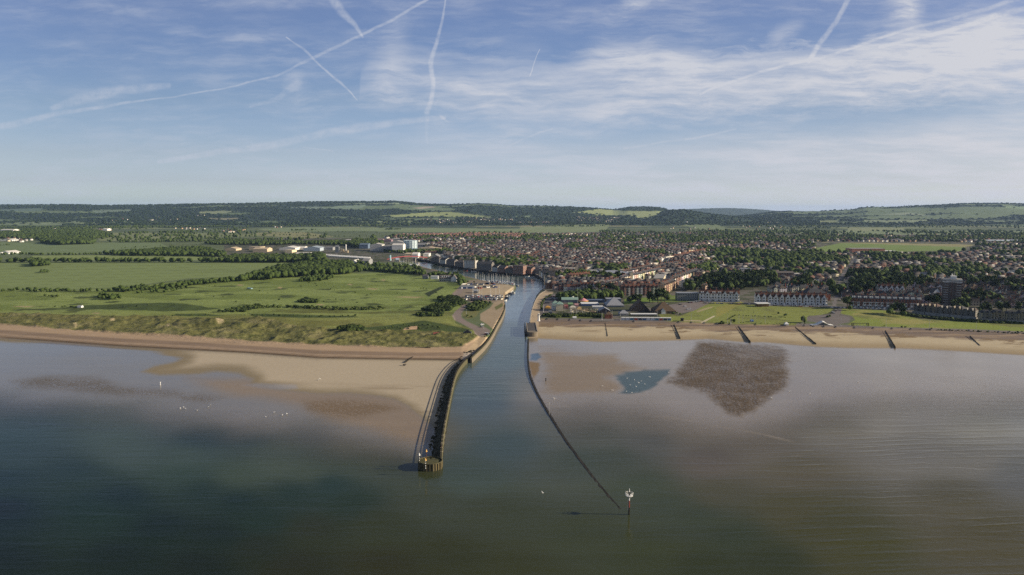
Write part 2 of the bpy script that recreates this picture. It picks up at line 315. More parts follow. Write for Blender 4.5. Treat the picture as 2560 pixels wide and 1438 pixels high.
# sea: seen colour of the turbid water, sky reflection included, control points in picture pixels
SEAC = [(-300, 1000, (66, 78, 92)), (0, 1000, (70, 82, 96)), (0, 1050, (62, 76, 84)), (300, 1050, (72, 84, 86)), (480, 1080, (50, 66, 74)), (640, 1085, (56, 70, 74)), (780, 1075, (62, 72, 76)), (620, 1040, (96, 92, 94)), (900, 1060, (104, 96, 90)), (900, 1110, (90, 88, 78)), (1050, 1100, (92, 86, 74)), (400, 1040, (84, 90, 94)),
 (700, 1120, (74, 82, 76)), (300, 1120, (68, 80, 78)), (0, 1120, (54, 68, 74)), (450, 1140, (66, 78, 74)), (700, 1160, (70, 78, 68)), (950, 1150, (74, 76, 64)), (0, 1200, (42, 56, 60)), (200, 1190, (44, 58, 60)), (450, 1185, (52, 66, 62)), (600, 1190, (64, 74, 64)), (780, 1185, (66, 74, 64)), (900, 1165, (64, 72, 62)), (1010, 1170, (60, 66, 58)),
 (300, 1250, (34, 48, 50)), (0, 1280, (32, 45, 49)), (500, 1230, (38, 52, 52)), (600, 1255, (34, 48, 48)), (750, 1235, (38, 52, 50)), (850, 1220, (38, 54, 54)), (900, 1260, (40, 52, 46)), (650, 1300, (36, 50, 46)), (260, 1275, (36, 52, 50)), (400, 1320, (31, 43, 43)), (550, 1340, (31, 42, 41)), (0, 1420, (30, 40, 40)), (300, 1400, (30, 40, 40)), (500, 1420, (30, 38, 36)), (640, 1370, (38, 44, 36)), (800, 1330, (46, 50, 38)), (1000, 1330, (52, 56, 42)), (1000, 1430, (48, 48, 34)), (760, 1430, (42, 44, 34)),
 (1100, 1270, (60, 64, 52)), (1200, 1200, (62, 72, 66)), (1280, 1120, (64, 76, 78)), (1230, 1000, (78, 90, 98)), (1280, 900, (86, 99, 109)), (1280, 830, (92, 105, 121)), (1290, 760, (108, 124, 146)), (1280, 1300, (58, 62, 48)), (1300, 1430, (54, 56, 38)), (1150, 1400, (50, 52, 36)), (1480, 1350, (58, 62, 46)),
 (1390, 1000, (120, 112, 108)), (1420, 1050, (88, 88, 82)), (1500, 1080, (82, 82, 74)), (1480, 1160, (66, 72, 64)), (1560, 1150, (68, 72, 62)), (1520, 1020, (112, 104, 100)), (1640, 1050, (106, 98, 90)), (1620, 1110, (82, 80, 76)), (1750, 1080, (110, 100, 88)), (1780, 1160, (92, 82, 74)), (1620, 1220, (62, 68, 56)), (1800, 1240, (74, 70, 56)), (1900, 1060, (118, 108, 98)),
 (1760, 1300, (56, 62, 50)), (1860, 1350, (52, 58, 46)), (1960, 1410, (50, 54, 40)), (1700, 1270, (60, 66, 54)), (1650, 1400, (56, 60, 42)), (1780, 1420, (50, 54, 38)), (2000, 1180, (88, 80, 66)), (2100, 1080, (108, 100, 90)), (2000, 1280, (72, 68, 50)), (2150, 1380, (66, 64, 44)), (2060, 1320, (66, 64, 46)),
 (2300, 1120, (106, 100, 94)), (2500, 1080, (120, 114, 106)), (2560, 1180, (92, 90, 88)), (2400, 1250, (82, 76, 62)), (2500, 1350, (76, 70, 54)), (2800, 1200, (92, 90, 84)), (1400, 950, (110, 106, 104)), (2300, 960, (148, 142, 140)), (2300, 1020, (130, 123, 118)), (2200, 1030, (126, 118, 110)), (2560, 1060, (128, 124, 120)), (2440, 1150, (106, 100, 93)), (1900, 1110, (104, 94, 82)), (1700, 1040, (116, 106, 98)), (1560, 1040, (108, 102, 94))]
WATER_LINES = [[(1385, 1018), (1480, 1024), (1560, 1034), (1640, 1040), (1720, 1052), (1790, 1066), (1850, 1077), (1910, 1088), (1960, 1100), (2010, 1112)], [(-60, 960), (60, 968), (160, 977), (260, 986), (360, 992)], [(640, 1034), (760, 1040), (880, 1056), (980, 1064), (1070, 1072)], [(330, 1028), (470, 1034), (600, 1050), (720, 1052)], [(0, 1010), (130, 1020), (260, 1034), (360, 1040)], [(0, 1052), (160, 1064), (320, 1080)], [(2060, 1062), (2220, 1058), (2400, 1064), (2580, 1062)], [(1980, 1140), (2160, 1136), (2360, 1142)]]

# ------------------------------------------------------------------ terrain heights
SKY_MAIN = [(-1500, 522), (-300, 517), (0, 515), (204, 513.6), (248, 515.6), (380, 514.5), (497, 512), (640, 510), (802, 507), (965, 506.3), (985, 505), (1005, 506.8), (1065, 512), (1127, 513), (1202, 511), (1240, 513), (1280, 517), (1380, 517), (1422, 517.5), (1455, 519.5), (1505, 522.5), (1532, 525), (1545, 524), (1567, 520), (1605, 519), (1642, 520), (1662, 524), (1700, 534), (1800, 545), (1870, 540), (1930, 532), (1970, 530), (2045, 529), (2120, 526), (2157, 519.5), (2220, 518), (2282, 517), (2345, 515), (2395, 511.5), (2495, 510), (2560, 512), (2900, 516), (3800, 520)]
SKY_NEAR = [(1000, 600), (1500, 565), (1600, 548), (1640, 537), (1670, 529), (1705, 527), (1730, 530), (1755, 536), (1795, 541), (1855, 547), (1920, 555), (2000, 600)]
SKY_FAR = [(-1500, 540), (1400, 535), (1640, 526), (1730, 523), (1800, 521), (1855, 522), (1892, 524.5), (1945, 527.5), (2000, 530), (2200, 536), (3800, 540)]
def hill_z(pxu, d):
    """pxu: picture column of the bearing, d: distance ahead"""
    def layer(sky, r0, r1, back):
        zr = CAMH + (524 - pl(pxu, sky)) / F * r1 * 1.003
        up = sstep(d, r0, r1) ** 1.0
        dn = 1 - 0.55 * sstep(d, r1, back)
        return 5 + (zr - 5) * up * dn
    z = layer(SKY_MAIN, 5400, 9400, 13500)
    n = layer(SKY_NEAR, 5600, 6900, 8300)
    near_w = (pl(pxu, SKY_NEAR) < 590)
    z = np.where(near_w, np.maximum(z, n), z)
    f = layer(SKY_FAR, 12500, 15500, 19000)
    return np.maximum(np.maximum(z, f), 4.5)
def ground_class(x, y, full=True):
    """surface height and the picture position of every ground point"""
    z = np.full(x.shape, 4.5)
    d = y
    hz = np.where(d > 5000, hill_z(CX + F * (x / np.maximum(d, 1)), d), 4.5)
    for it in range(4):
        px, py = proj(x, np.maximum(y, 60), np.where(d > 5000, hz, z))
        left = px < 1250
        top = np.where(left, pl(px, DUNE_LOW), pl(px, PROM)); bot = np.where(left, pl(px, SAND_TOP_L) + 4, pl(px, WATER_R))
        t = np.clip((bot - py) / np.maximum(bot - top, 1), 0, 1)
        zz = np.where(left, 4.6 * t ** 0.8, 3.6 * t ** 0.9) + 0.02
        # flat sand left of the pier lifts a little towards the berm
        zz = zz + np.where(left & (py > bot), 0.0, 0)
        z = np.where(py > top, zz, 4.5)
        z = np.where(d > 5000, hz, z)
    return px, py, z

# ------------------------------------------------------------------ ground grid: fans out from under the camera, finer far away
ys_ = list(np.arange(1500, 905, -3.0)) + list(np.arange(905, 566, -1.25))
rows = [G(1280, y, 4.5 if y < 880 else 0).y for y in ys_]
rows = sorted(set(rows)); rows = [r for r in rows if r < 5000]
rows = [-900, -300, 0, 120, 190] + rows + list(np.linspace(5040, 10200, 150)) + list(np.linspace(10300, 17000, 40)) + [19000, 23000, 30000]
rows = np.array(rows)
cols = np.concatenate([[-3.2, -2.2, -1.6, -1.25, -1.0, -.9], np.arange(-0.82, 0.8201, 2.5 / F), [.9, 1.0, 1.25, 1.6, 2.2, 3.2]])
D, UU = np.meshgrid(rows, cols, indexing='ij')
X = UU * np.maximum(D, 230); Y = D.copy()
PX, PY, Z = ground_class(X, Y)
back = D < 200
PY = np.where(back, 1600 + (200 - D) * .3, PY)
PX = np.where(back, CX + F * UU, PX)
nz = lambda sx, sy, s, o=4: fbm(X * sx, Y * sy, s, o)
n_big = nz(.004, .004, 1); n_mid = nz(.02, .02, 2); n_fine = nz(.09, .05, 3); n_str = nz(.012, .12, 4, 5); n_px = nz(.25, .15, 5, 3)
colr_ = np.zeros(X.shape + (3,)); wet = np.zeros(X.shape); grass = np.zeros(X.shape); mott = np.zeros(X.shape)
cls = np.full(X.shape, 5, int)
def paint(mask, rgb, var=0.0, noise=None):
    c = np.array(lin(*rgb))
    k = 1 + var * ((n_mid if noise is None else noise) - 0.5) * 2
    m = np.clip(mask, 0, 1)[..., None]
    colr_[:] = colr_ * (1 - m) + c * k[..., None] * m
def box(poly, pad=40):
    P = np.array(poly); x0, y0 = P.min(0) - pad; x1, y1 = P.max(0) + pad
    return (PX > x0) & (PX < x1) & (PY > y0) & (PY < y1)
def msk(poly, soft=2.0, ys=1.0, rough=0.0, nfield=None):
    """0..1 mask of a traced outline, its edge broken up by noise"""
    out = np.zeros(X.shape); b = box(poly)
    if not b.any(): return out
    d = sd(PX[b], PY[b], poly, ys)
    if rough: d = d + ((n_fine if nfield is None else nfield)[b] - .5) * 2 * rough
    out[b] = sstep(d, -soft, soft); return out
# land base: suburban / farm ground
land = PY < 900
paint(np.ones(X.shape), (88, 98, 66), .25)
far = sstep(Y, 3000, 6000)
woods = sstep(nz(.0016, .0035, 21, 4), .40, .46)
paint(far * woods, (44, 58, 40), .35, n_fine)
# patchwork beyond the river plain
cell = _h(np.floor(X / 420 + 2 * n_big).astype(int), np.floor(Y / 700 + n_big * 1.5).astype(int), 5)
paint(far * (1 - woods) * sstep(cell, .5, .55), (120, 126, 86), .15)
paint(far * (1 - woods) * sstep(cell, .82, .86), (138, 130, 98), .15)
hill = Y > 5300
cls[hill] = 4
rightdown = sstep(PX, 1880, 2050) * (Y > 6500)
wd = (nz(.0011, .0028, 31, 4) - .5) + .06 - .22 * rightdown - 0.05 * (PX < 300)
wmask = np.where(hill, sstep(wd, -.07, -.03), 0)
paint(hill.astype(float), (96, 110, 76), .2); paint(wmask, (40, 54, 38), .45, n_fine)
paint((hill & (Y > 12500)).astype(float), (62, 74, 62), .2)
nearhill = (hill & (pl(PX, SKY_NEAR) < 590) & (Y < 8300)).astype(float)
paint(nearhill, (42, 58, 38), .5, n_fine); wmask = np.maximum(wmask, nearhill)
for poly, c in HILLF:
    mk = msk(poly, 1.0, 3.0) * hill; paint(mk, c, .12); wmask = wmask * (1 - mk)
farm = (~hill) & (Y > 1150) & (PX < 1000 + (PY < 582) * 3000); cls[farm] = 3
# town floor: gardens, streets, yards
town = (~hill) & ((PX > 1290) | ((PX > 1040) & (PY < 690)) | ((PX > 560) & (PY < 655) & (PY > 596))) & (PY > 580) & (PY < 800)
tw = sstep(n_fine, .45, .62)
paint(town.astype(float), (68, 72, 52), .35); paint(town * tw, (96, 92, 84), .2)
cls[town] = 5
# left plain
leftp = (PX < 1150) & (PY > 560) & (PY < 760)
for poly, c in FIELDS:
    mk = msk(poly, .8, 2.5, .6); paint(mk, c, .16, n_str); wet *= 1; cls[mk > .5] = 3
mk = msk(BIG_FIELD, 1.0, 2.0); paint(mk, (110, 123, 74), .12, nz(.004, .03, 8)); paint(mk * sstep(np.sin(PX * .02 + PY * .9), .86, 1), (98, 110, 66), .1); cls[mk > .5] = 3
# golf links
LINKS = [(-900, 690), (0, 724), (150, 728), (330, 718), (470, 700), (620, 688), (700, 676), (900, 684), (980, 680), (1060, 690), (1100, 706), (1140, 706), (1152, 716), (1140, 730), (1130, 745), (1150, 758), (1152, 770), (1130, 785), (1140, 806), (1180, 824), (1196, 843), (1150, 870), (600, 860), (0, 812), (-900, 780)]
mk = msk(LINKS, 1.5); links = mk
paint(mk, (101, 114, 56), .0)
fair = sstep(nz(.006, .02, 12, 3) + .10 * np.sin((PY - .12 * PX) * .16), .46, .56)
paint(mk * fair, (118, 130, 72), .16, n_str); cls[mk > .5] = 2
paint(mk * fair * sstep(np.sin((PY - .12 * PX) * 1.25 + n_mid * 5), .2, .9) * .55, (106, 120, 62), .1)
rough_ = sstep(nz(.010, .035, 13, 4), .56, .66)
paint(mk * rough_ * sstep(PY, 730, 775), (86, 92, 46), .25, n_fine)
paint(mk * sstep(nz(.03, .04, 14, 3), .66, .74), (66, 76, 38), .3, n_fine)
paint(mk * sstep(PY, 770, 800) * .5, (120, 118, 62), .25, n_fine)
grass = np.maximum(grass, mk * .5)
for poly in ([(160, 768), (200, 764), (300, 760), (400, 757), (480, 762), (560, 772), (440, 778), (240, 774)], [(430, 790), (440, 784), (520, 784), (560, 790)], [(620, 783), (700, 786), (880, 790), (898, 794), (760, 796), (640, 792)], [(1000, 810), (1060, 802), (1120, 812), (1180, 824), (1150, 836), (1040, 826), (900, 826), (905, 820)]):
    paint(msk(poly, 2, 2, 3), (62, 74, 34), .4, n_fine)
for x, y, w in ((58, 767, 30), (240, 784, 12), (275, 800, 8), (600, 713, 10), (1024, 820, 14), (1023, 743, 40), (930, 722, 16), (700, 720, 6), (545, 811, 16), (278, 800, 8), (800, 762, 12), (875, 712, 8), (958, 700, 6)):
    paint(msk([(x - w, y), (x - w * .3, y - 2), (x + w, y - 1), (x + w * .4, y + 2)], 1.2, 1.5), (150, 138, 100), .1)
# dunes
dn = msk(DUNES, 2.5, 1.5, 3); paint(dn, (100, 99, 58), .25, n_fine)
paint(dn * sstep(n_px, .5, .75), (74, 78, 40), .25); paint(dn * sstep(nz(.05, .05, 15), .62, .72), (112, 108, 72), .15)
for x, y, w in ((278, 799, 9), (546, 810, 14), (188, 815, 5), (420, 816, 4)): paint(msk([(x - w, y - 3), (x + w * .6, y - 5), (x + w, y + 2), (x, y + 4)], 2), (156, 142, 110), .05)
cls[dn > .5] = 1; grass = np.maximum(grass, dn)
# shingle, sand, flats -------------------------------------------------
dl = PY - pl(PX, DUNE_LOW); sl_ = PY - pl(PX, SAND_TOP_L)
leftb = (PX < 1240) & (dl > -1)
ripp = n_str
bt = np.clip(dl / np.maximum(pl(PX, SAND_TOP_L) - pl(PX, DUNE_LOW), 1), -1, 2)
bm = np.where(leftb, sstep(dl, -2, 2), 0)
paint(bm, (160, 138, 112), .12, n_str)
paint(bm * sstep(bt, .34, .46) * (1 - sstep(bt, .78, .86)), (128, 110, 92), .22, n_str)
paint(bm * sstep(bt, .62, .7) * (1 - sstep(bt, .74, .8)), (150, 130, 108), .15, n_px)
paint(bm * sstep(bt, .80, .88) * (1 - sstep(bt, .96, 1.04)) * sstep(PX, -200, 100), (88, 74, 58), .3, n_fine)
flatL = leftb & (sl_ > -2)
fm = np.where(leftb, sstep(sl_, -3, 3), 0)
paint(fm, (112, 103, 82), .10, n_str)                     # wet flat
wetL = fm.copy()
b = box(L_SAND, 60)
dS = np.full(X.shape, -99.0); dS[b] = sd(PX[b], PY[b], L_SAND, 1.6); dS += (nz(.02, .05, 41) - .5) * 26
ds = sstep(dS, -6, 10) * fm
dry = sstep(dS + 14 * (sstep(PX, 500, 900) - .3), 8, 46)
paint(ds, (124, 112, 88), .06, n_str); paint(ds * dry, (166, 153, 130), .05, n_mid)
ridge = sstep(nz(.012, .05, 42), .52, .6) * sstep(PY, 950, 975); paint(ds * ridge * .5, (118, 102, 78), .1)
wetL = wetL * (1 - ds * .96)
wet = np.where(leftb, wetL, wet)
for poly in (RIPPLE_L1, RIPPLE_L2, RIPPLE_L3):
    rp_ = msk(poly, 22, 1.8, 22, .5 * n_mid + .5 * n_str) * fm; mott = np.maximum(mott, rp_ * .75); paint(rp_ * .4, (100, 90, 72), .1)
dmp = msk([(470, 944), (600, 990), (760, 1020), (880, 1062), (1000, 1110), (1110, 1125), (1140, 930), (900, 950), (700, 950)], 34, 1.6, 24, n_mid) * fm * (1 - ds)
paint(dmp, (126, 110, 88), .08, n_str); wet *= 1 - .62 * dmp
inlet = msk([(596, 962), (640, 958), (740, 962), (745, 972), (700, 976), (650, 972)], 6, 1.5); wet = np.maximum(wet, inlet * .8)
cls[leftb & (sl_ < 0)] = 6; cls[flatL] = 7; cls[(ds > .5) & flatL] = 6
sp_ = msk(SPIT, 2.5, 1.3, 2); paint(sp_, (146, 124, 94), .08); wet *= 1 - sp_; cls[sp_ > .4] = 6
bk = msk(BANK_L, 2, 1, 1.5); paint(bk, (166, 146, 116), .15, n_px); cls[bk > .5] = 6
bk = msk([(1160, 882), (1180, 876), (1196, 882), (1190, 893), (1170, 902), (1154, 898)], 2, 1, 1.5); paint(bk, (150, 140, 128), .35, n_px)
# right side
rb = (PX > 1322 + np.maximum(0, (PY - 1000)) * .62) & (PY > pl(PX, PROM)) & (PX > 1310)
rbm = np.where(rb, sstep(PY - pl(PX, PROM), 0, 1.5), 0)
us = PY - pl(PX, SHING_R) + (nz(.05, .12, 51) - .5) * 16; uw = PY - pl(PX, WATER_R) + (n_mid - .5) * 5
paint(rbm, (112, 98, 86), .26, n_str)
paint(rbm * sstep(nz(.02, .2, 52), .5, .6) * (us < 0), (140, 122, 100), .12)
paint(rbm * sstep(us, -2, 3), (172, 158, 130), .07, n_str)
lowd = sstep(uw, -20, -4); paint(rbm * lowd, (146, 130, 102), .08, n_str)
paint(rbm * sstep(us, -14, -2) * (1 - sstep(us, 4, 14)) * sstep(nz(.06, .10, 53), .56, .64), (118, 100, 76), .1)
fr = rbm * sstep(uw, -3, 3)
paint(fr, (126, 114, 93), .08, n_str)
wet = np.where(rb, fr, wet)
lw = 1 - sstep(PY, 1000, 1200)
nb_ = .6 * nz(.025, .05, 54) + .4 * nz(.12, .2, 56)
mk = msk(R_BROWN, 22, 1.6, 30, nb_) * fr; paint(mk, (124, 109, 88), .10, n_str); wet *= 1 - .68 * mk
mk = msk(R_BROWN2, 4, 1.4, 5) * fr; paint(mk, (116, 96, 66), .1); wet *= 1 - .85 * mk
mk = msk(POOL, 6, 1.5, 12, nb_) * fr; paint(mk, (56, 74, 76), .2, n_fine); wet = wet * (1 - mk) + mk * .5
mk = msk(POOL2, 4, 1.5, 4) * fr; paint(mk, (40, 62, 74), .15, n_str)
mu = msk(MUSSEL, 14, 1.5, 20, .5 * n_mid + .5 * nz(.3, .2, 57)) * fr
mott = np.maximum(mott, mu * (1 - .45 * sstep(PX, 1800, 1900) * sstep(PY, 905, 885)))
paint(mu, (103, 91, 74), .15, n_fine); wet *= 1 - .42 * mu
cls[rb & (us < 0)] = 6; cls[rb & (us >= 0)] = 6; cls[rb & (uw > 0)] = 7
# promenade, quay, greens, roads
prom = [(1347, 797), (1500, 797), (1700, 800), (1840, 806), (2000, 809), (2090, 812), (2280, 818), (2430, 822), (2560, 829), (3300, 866)]
pm = np.where((PX > 1347) & (PY < pl(PX, PROM) + .5), sstep(PY - pl(PX, prom), -1, 0), 0); paint(pm, (108, 102, 98), .08)
cls[pm > .5] = 8
for poly, c, k in ((GREEN, (116, 123, 60), 9), (GREEN2, (114, 125, 54), 9), (CARPARK_R, (112, 104, 100), 8), (SEAROAD, (84, 84, 84), 8), (ROUNDAB, (104, 98, 94), 8), (CARPARK_Q, (96, 90, 88), 8), (QUAY_R, (164, 146, 120), 8), (BOATYARD, (126, 114, 98), 8), (HARD_SAND, (160, 144, 118), 6), (BAND_L, (146, 130, 106), 6)):
    mk = msk(poly, .8, 1.5); paint(mk, c, .13, n_str if k == 9 else n_fine); cls[mk > .5] = k
    if k == 9: grass = np.maximum(grass, mk * .3); paint(mk * sstep(n_mid, .55, .7), (132, 128, 74), .15); paint(mk * sstep(nz(.05, .03, 93, 4), .58, .7), (104, 108, 58), .1)
for poly, c in (([(1192, 778), (1200, 776), (1215, 770), (1230, 757), (1212, 755), (1185, 757), (1170, 766), (1164, 776)], (64, 78, 38)), ([(1236, 768), (1256, 757), (1258, 765), (1240, 776)], (94, 96, 56)), ([(1155, 780), (1180, 776), (1200, 778), (1190, 792), (1168, 798), (1156, 790)], (104, 104, 62)),
                ([(1364, 786), (1500, 792), (1540, 797), (1440, 796), (1360, 794)], (90, 98, 50)), ([(1620, 740), (1760, 738), (1790, 748), (1720, 754), (1620, 756)], (96, 112, 50)), ([(1560, 748), (1640, 742), (1640, 752), (1560, 762)], (96, 116, 46)),
                ([(1790, 768), (1850, 754), (1860, 757), (1800, 790), (1790, 795)], (128, 126, 64)), ([(1060, 735), (1104, 716), (1112, 718), (1072, 742)], (44, 54, 28)), ([(1740, 778), (1780, 766), (1784, 768), (1744, 781)], (150, 140, 104))):
    paint(msk(poly, 1.2, 1.5, 1), c, .15)
mk = msk(ROAD_L, .8, 1.2); paint(mk, (124, 112, 104), .08); cls[mk > .5] = 8
paint(msk([(1750, 806), (1757, 803), (1785, 789), (1788, 791), (1762, 805)], .6, 1.5), (178, 168, 140))
paint(msk([(1706, 803), (1760, 804), (1750, 801), (1708, 801)], .6, 1.5), (160, 146, 118))
for x0, y0, x1, y1 in ((2098, 700, 2140, 640), (2085, 765, 2100, 700), (2060, 764, 2230, 770), (1620, 745, 1760, 742), (1900, 752, 1885, 757), (1700, 642, 1560, 700)):
    mk = msk([(x0 - 5, y0), (x0 + 5, y0), (x1 + 3, y1), (x1 - 3, y1)], 1, 1); paint(mk, (104, 100, 98), .1); cls[mk > .6] = 8
# river bed
PX0, PY0 = proj(X, np.maximum(Y, 60), 0.0)          # the river was traced along its water line
b = (PX0 > 940) & (PX0 < 1640) & (PY0 > 640) & (PY0 < 1620) & (Y > 210); dR = np.full(X.shape, -99.0); dR[b] = sd(PX0[b], PY0[b], RIVER)
rm = sstep(dR, -1, 1.5); paint(rm, (60, 62, 54), .1); wet *= 1 - rm
muddy = np.where((PY > 660) & (PY < 800), sstep(dR, -5, 0) * (1 - rm) * (PX < 1262), 0); paint(muddy, (104, 88, 68), .1)
mk = msk([(1274, 690), (1300, 686), (1345, 685), (1352, 690), (1320, 693)], 1.5, 1.5); paint(mk, (150, 132, 98), .1)
# ---- relief
Zt = Z.copy()
dun = (np.abs(nz(.035, .03, 61, 4) - .5) * -2 + 1) ** 2
Zt += dn * (dun * 3.0 - 1.0 + (nz(.12, .09, 66, 3) - .5) * 2.6 + (n_px - .5) * 1.0) * sstep(dl, 6, -6)
hump = np.exp(-(((X - G(640, 812).x) / 45) ** 2 + ((Y - G(640, 806).y) / 26) ** 2)) * 4.5 + np.exp(-(((X - G(530, 812).x) / 16) ** 2 + ((Y - G(530, 811).y) / 10) ** 2)) * 3.5
Zt += dn * hump
Zt += links * (1 - dn) * ((nz(.02, .02, 62, 3) - .5) * 2.2)
Zt += wmask * (Y > 5300) * ((n_mid - .5) * 16 + 6)
Zt += np.where(hill, (nz(.0012, .0012, 63, 3) - .5) * 30 * sstep(Y, 5600, 7000) * (1 - sstep(Y, 8600, 9300)), 0)
Zt += rbm * (uw < 0) * (nz(.05, .1, 64) - .5) * .35 + fm * (sl_ < 30) * 0 
Zt += mu * (nz(.3, .2, 65, 3) - .4) * .5
Zt = np.where(dR > -.2, np.minimum(Zt, -1.5), Zt)
Zt = np.where(back, -3, Zt)
pool_low = msk(POOL, 2, 1.5)
# ---- sea sheet
SC = np.array([(a, b_, *lin(*c)) for a, b_, c in SEAC])
num = np.zeros(X.shape + (3,)); den = np.zeros(X.shape)
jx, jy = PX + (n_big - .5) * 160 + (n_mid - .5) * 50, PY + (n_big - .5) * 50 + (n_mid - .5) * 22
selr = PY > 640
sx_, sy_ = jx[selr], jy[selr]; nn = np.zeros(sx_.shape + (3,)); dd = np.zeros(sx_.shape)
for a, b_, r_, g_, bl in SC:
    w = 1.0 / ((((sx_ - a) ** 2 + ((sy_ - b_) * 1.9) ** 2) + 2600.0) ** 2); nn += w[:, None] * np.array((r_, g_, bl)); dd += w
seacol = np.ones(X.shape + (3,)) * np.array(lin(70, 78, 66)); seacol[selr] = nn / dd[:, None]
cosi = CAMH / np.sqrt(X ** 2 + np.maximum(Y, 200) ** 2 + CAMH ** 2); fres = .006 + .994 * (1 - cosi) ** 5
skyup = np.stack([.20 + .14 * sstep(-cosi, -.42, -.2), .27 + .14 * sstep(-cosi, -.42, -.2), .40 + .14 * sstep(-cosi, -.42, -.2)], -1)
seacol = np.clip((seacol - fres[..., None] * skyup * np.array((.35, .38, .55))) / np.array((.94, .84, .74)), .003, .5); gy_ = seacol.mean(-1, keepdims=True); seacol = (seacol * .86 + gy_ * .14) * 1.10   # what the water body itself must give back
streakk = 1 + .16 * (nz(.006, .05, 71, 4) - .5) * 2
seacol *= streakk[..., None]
SEA_L = [(-1500, 900), (-700, 935), (0, 968), (200, 982), (400, 1004), (650, 1034), (850, 1062), (1000, 1086), (1060, 1108), (1130, 1120)]
SEA_R = [(1280, 1030), (1375, 1022), (1500, 1000), (1600, 1005), (1750, 1050), (1850, 1058), (1960, 1034), (2050, 995), (2200, 978), (2560, 962), (3300, 950)]
aL = sstep(PY - pl(PX, SEA_L) + (n_mid - .5) * 50, -25, 130); aR = sstep(PY - pl(PX, SEA_R) + (n_mid - .5) * 40, -30, 120)
alpha = np.where(PX < 1240, aL, aR); alpha = np.where(PY < 850, 0, alpha)
alpha = np.maximum(alpha, sstep(dR, -1.2, .8)); alpha = np.where(back, 1, alpha)
waterdark = alpha
def sheet(name, mask, zz, colr2, par, mat_, label=None, kind='structure', rowslice=None):
    """one mesh from those grid cells whose four corners satisfy mask"""
    f = mask[:-1, :-1]
    ii, jj = np.nonzero(f)
    nc = X.shape[1]
    q = np.stack([ii * nc + jj, ii * nc + jj + 1, (ii + 1) * nc + jj + 1, (ii + 1) * nc + jj], 1)
    used, inv = np.unique(q.ravel(), return_inverse=True)
    me = bpy.data.meshes.new(name)
    v = np.stack([X.ravel()[used], Y.ravel()[used], zz.ravel()[used]], 1).astype(np.float32)
    me.vertices.add(len(v)); me.vertices.foreach_set('co', v.ravel())
    me.loops.add(len(inv)); me.loops.foreach_set('vertex_index', inv.astype(np.int32))
    me.polygons.add(len(q)); me.polygons.foreach_set('loop_start', np.arange(0, len(inv), 4, dtype=np.int32))
    me.polygons.foreach_set('use_smooth', np.ones(len(q), bool))
    me.update(calc_edges=True)
    for nm, arr in (('tint', colr2), ('surface', par)):
        a = me.attributes.new(nm, 'FLOAT_COLOR', 'POINT')
        d4 = np.ones((len(used), 4), np.float32); d4[:, 3] = mott.ravel()[used]; d4[:, :3] = arr.reshape(-1, 3)[used]
        a.data.foreach_set('color', d4.ravel())
    me.materials.append(mat_)
    o = bpy.data.objects.new(name, me); COL.objects.link(o); o['kind'] = kind
    if label: o['label'] = label
    return o
# a long foam line and other thin pale or dark lines on the water
for q_, ln in enumerate(WATER_LINES):
    dmin = np.full(PX.shape, 1e9); b = box(ln, 20)
    x_, y_ = PX[b] , PY[b] + (n_mid[b] - .5) * 7; dm = np.full(x_.shape, 1e9)
    for (ax_, ay2), (bx_, by_) in zip(ln[:-1], ln[1:]):
        ex, ey = bx_ - ax_, by_ - ay2; t = np.clip(((x_ - ax_) * ex + (y_ - ay2) * ey) / (ex * ex + ey * ey), 0, 1); dm = np.minimum(dm, np.hypot(x_ - ax_ - t * ex, y_ - ay2 - t * ey))
    m_ = (1 - sstep(dm, .8, 2.6)) * sstep(n_str[b], .36, .6) * (.55 if q_ == 0 else .30)
    tgt = np.array(lin(170, 156, 132) if q_ in (0, 2, 6, 7) else lin(52, 62, 70)); seacol[b] = seacol[b] * (1 - m_[:, None]) + tgt * m_[:, None]
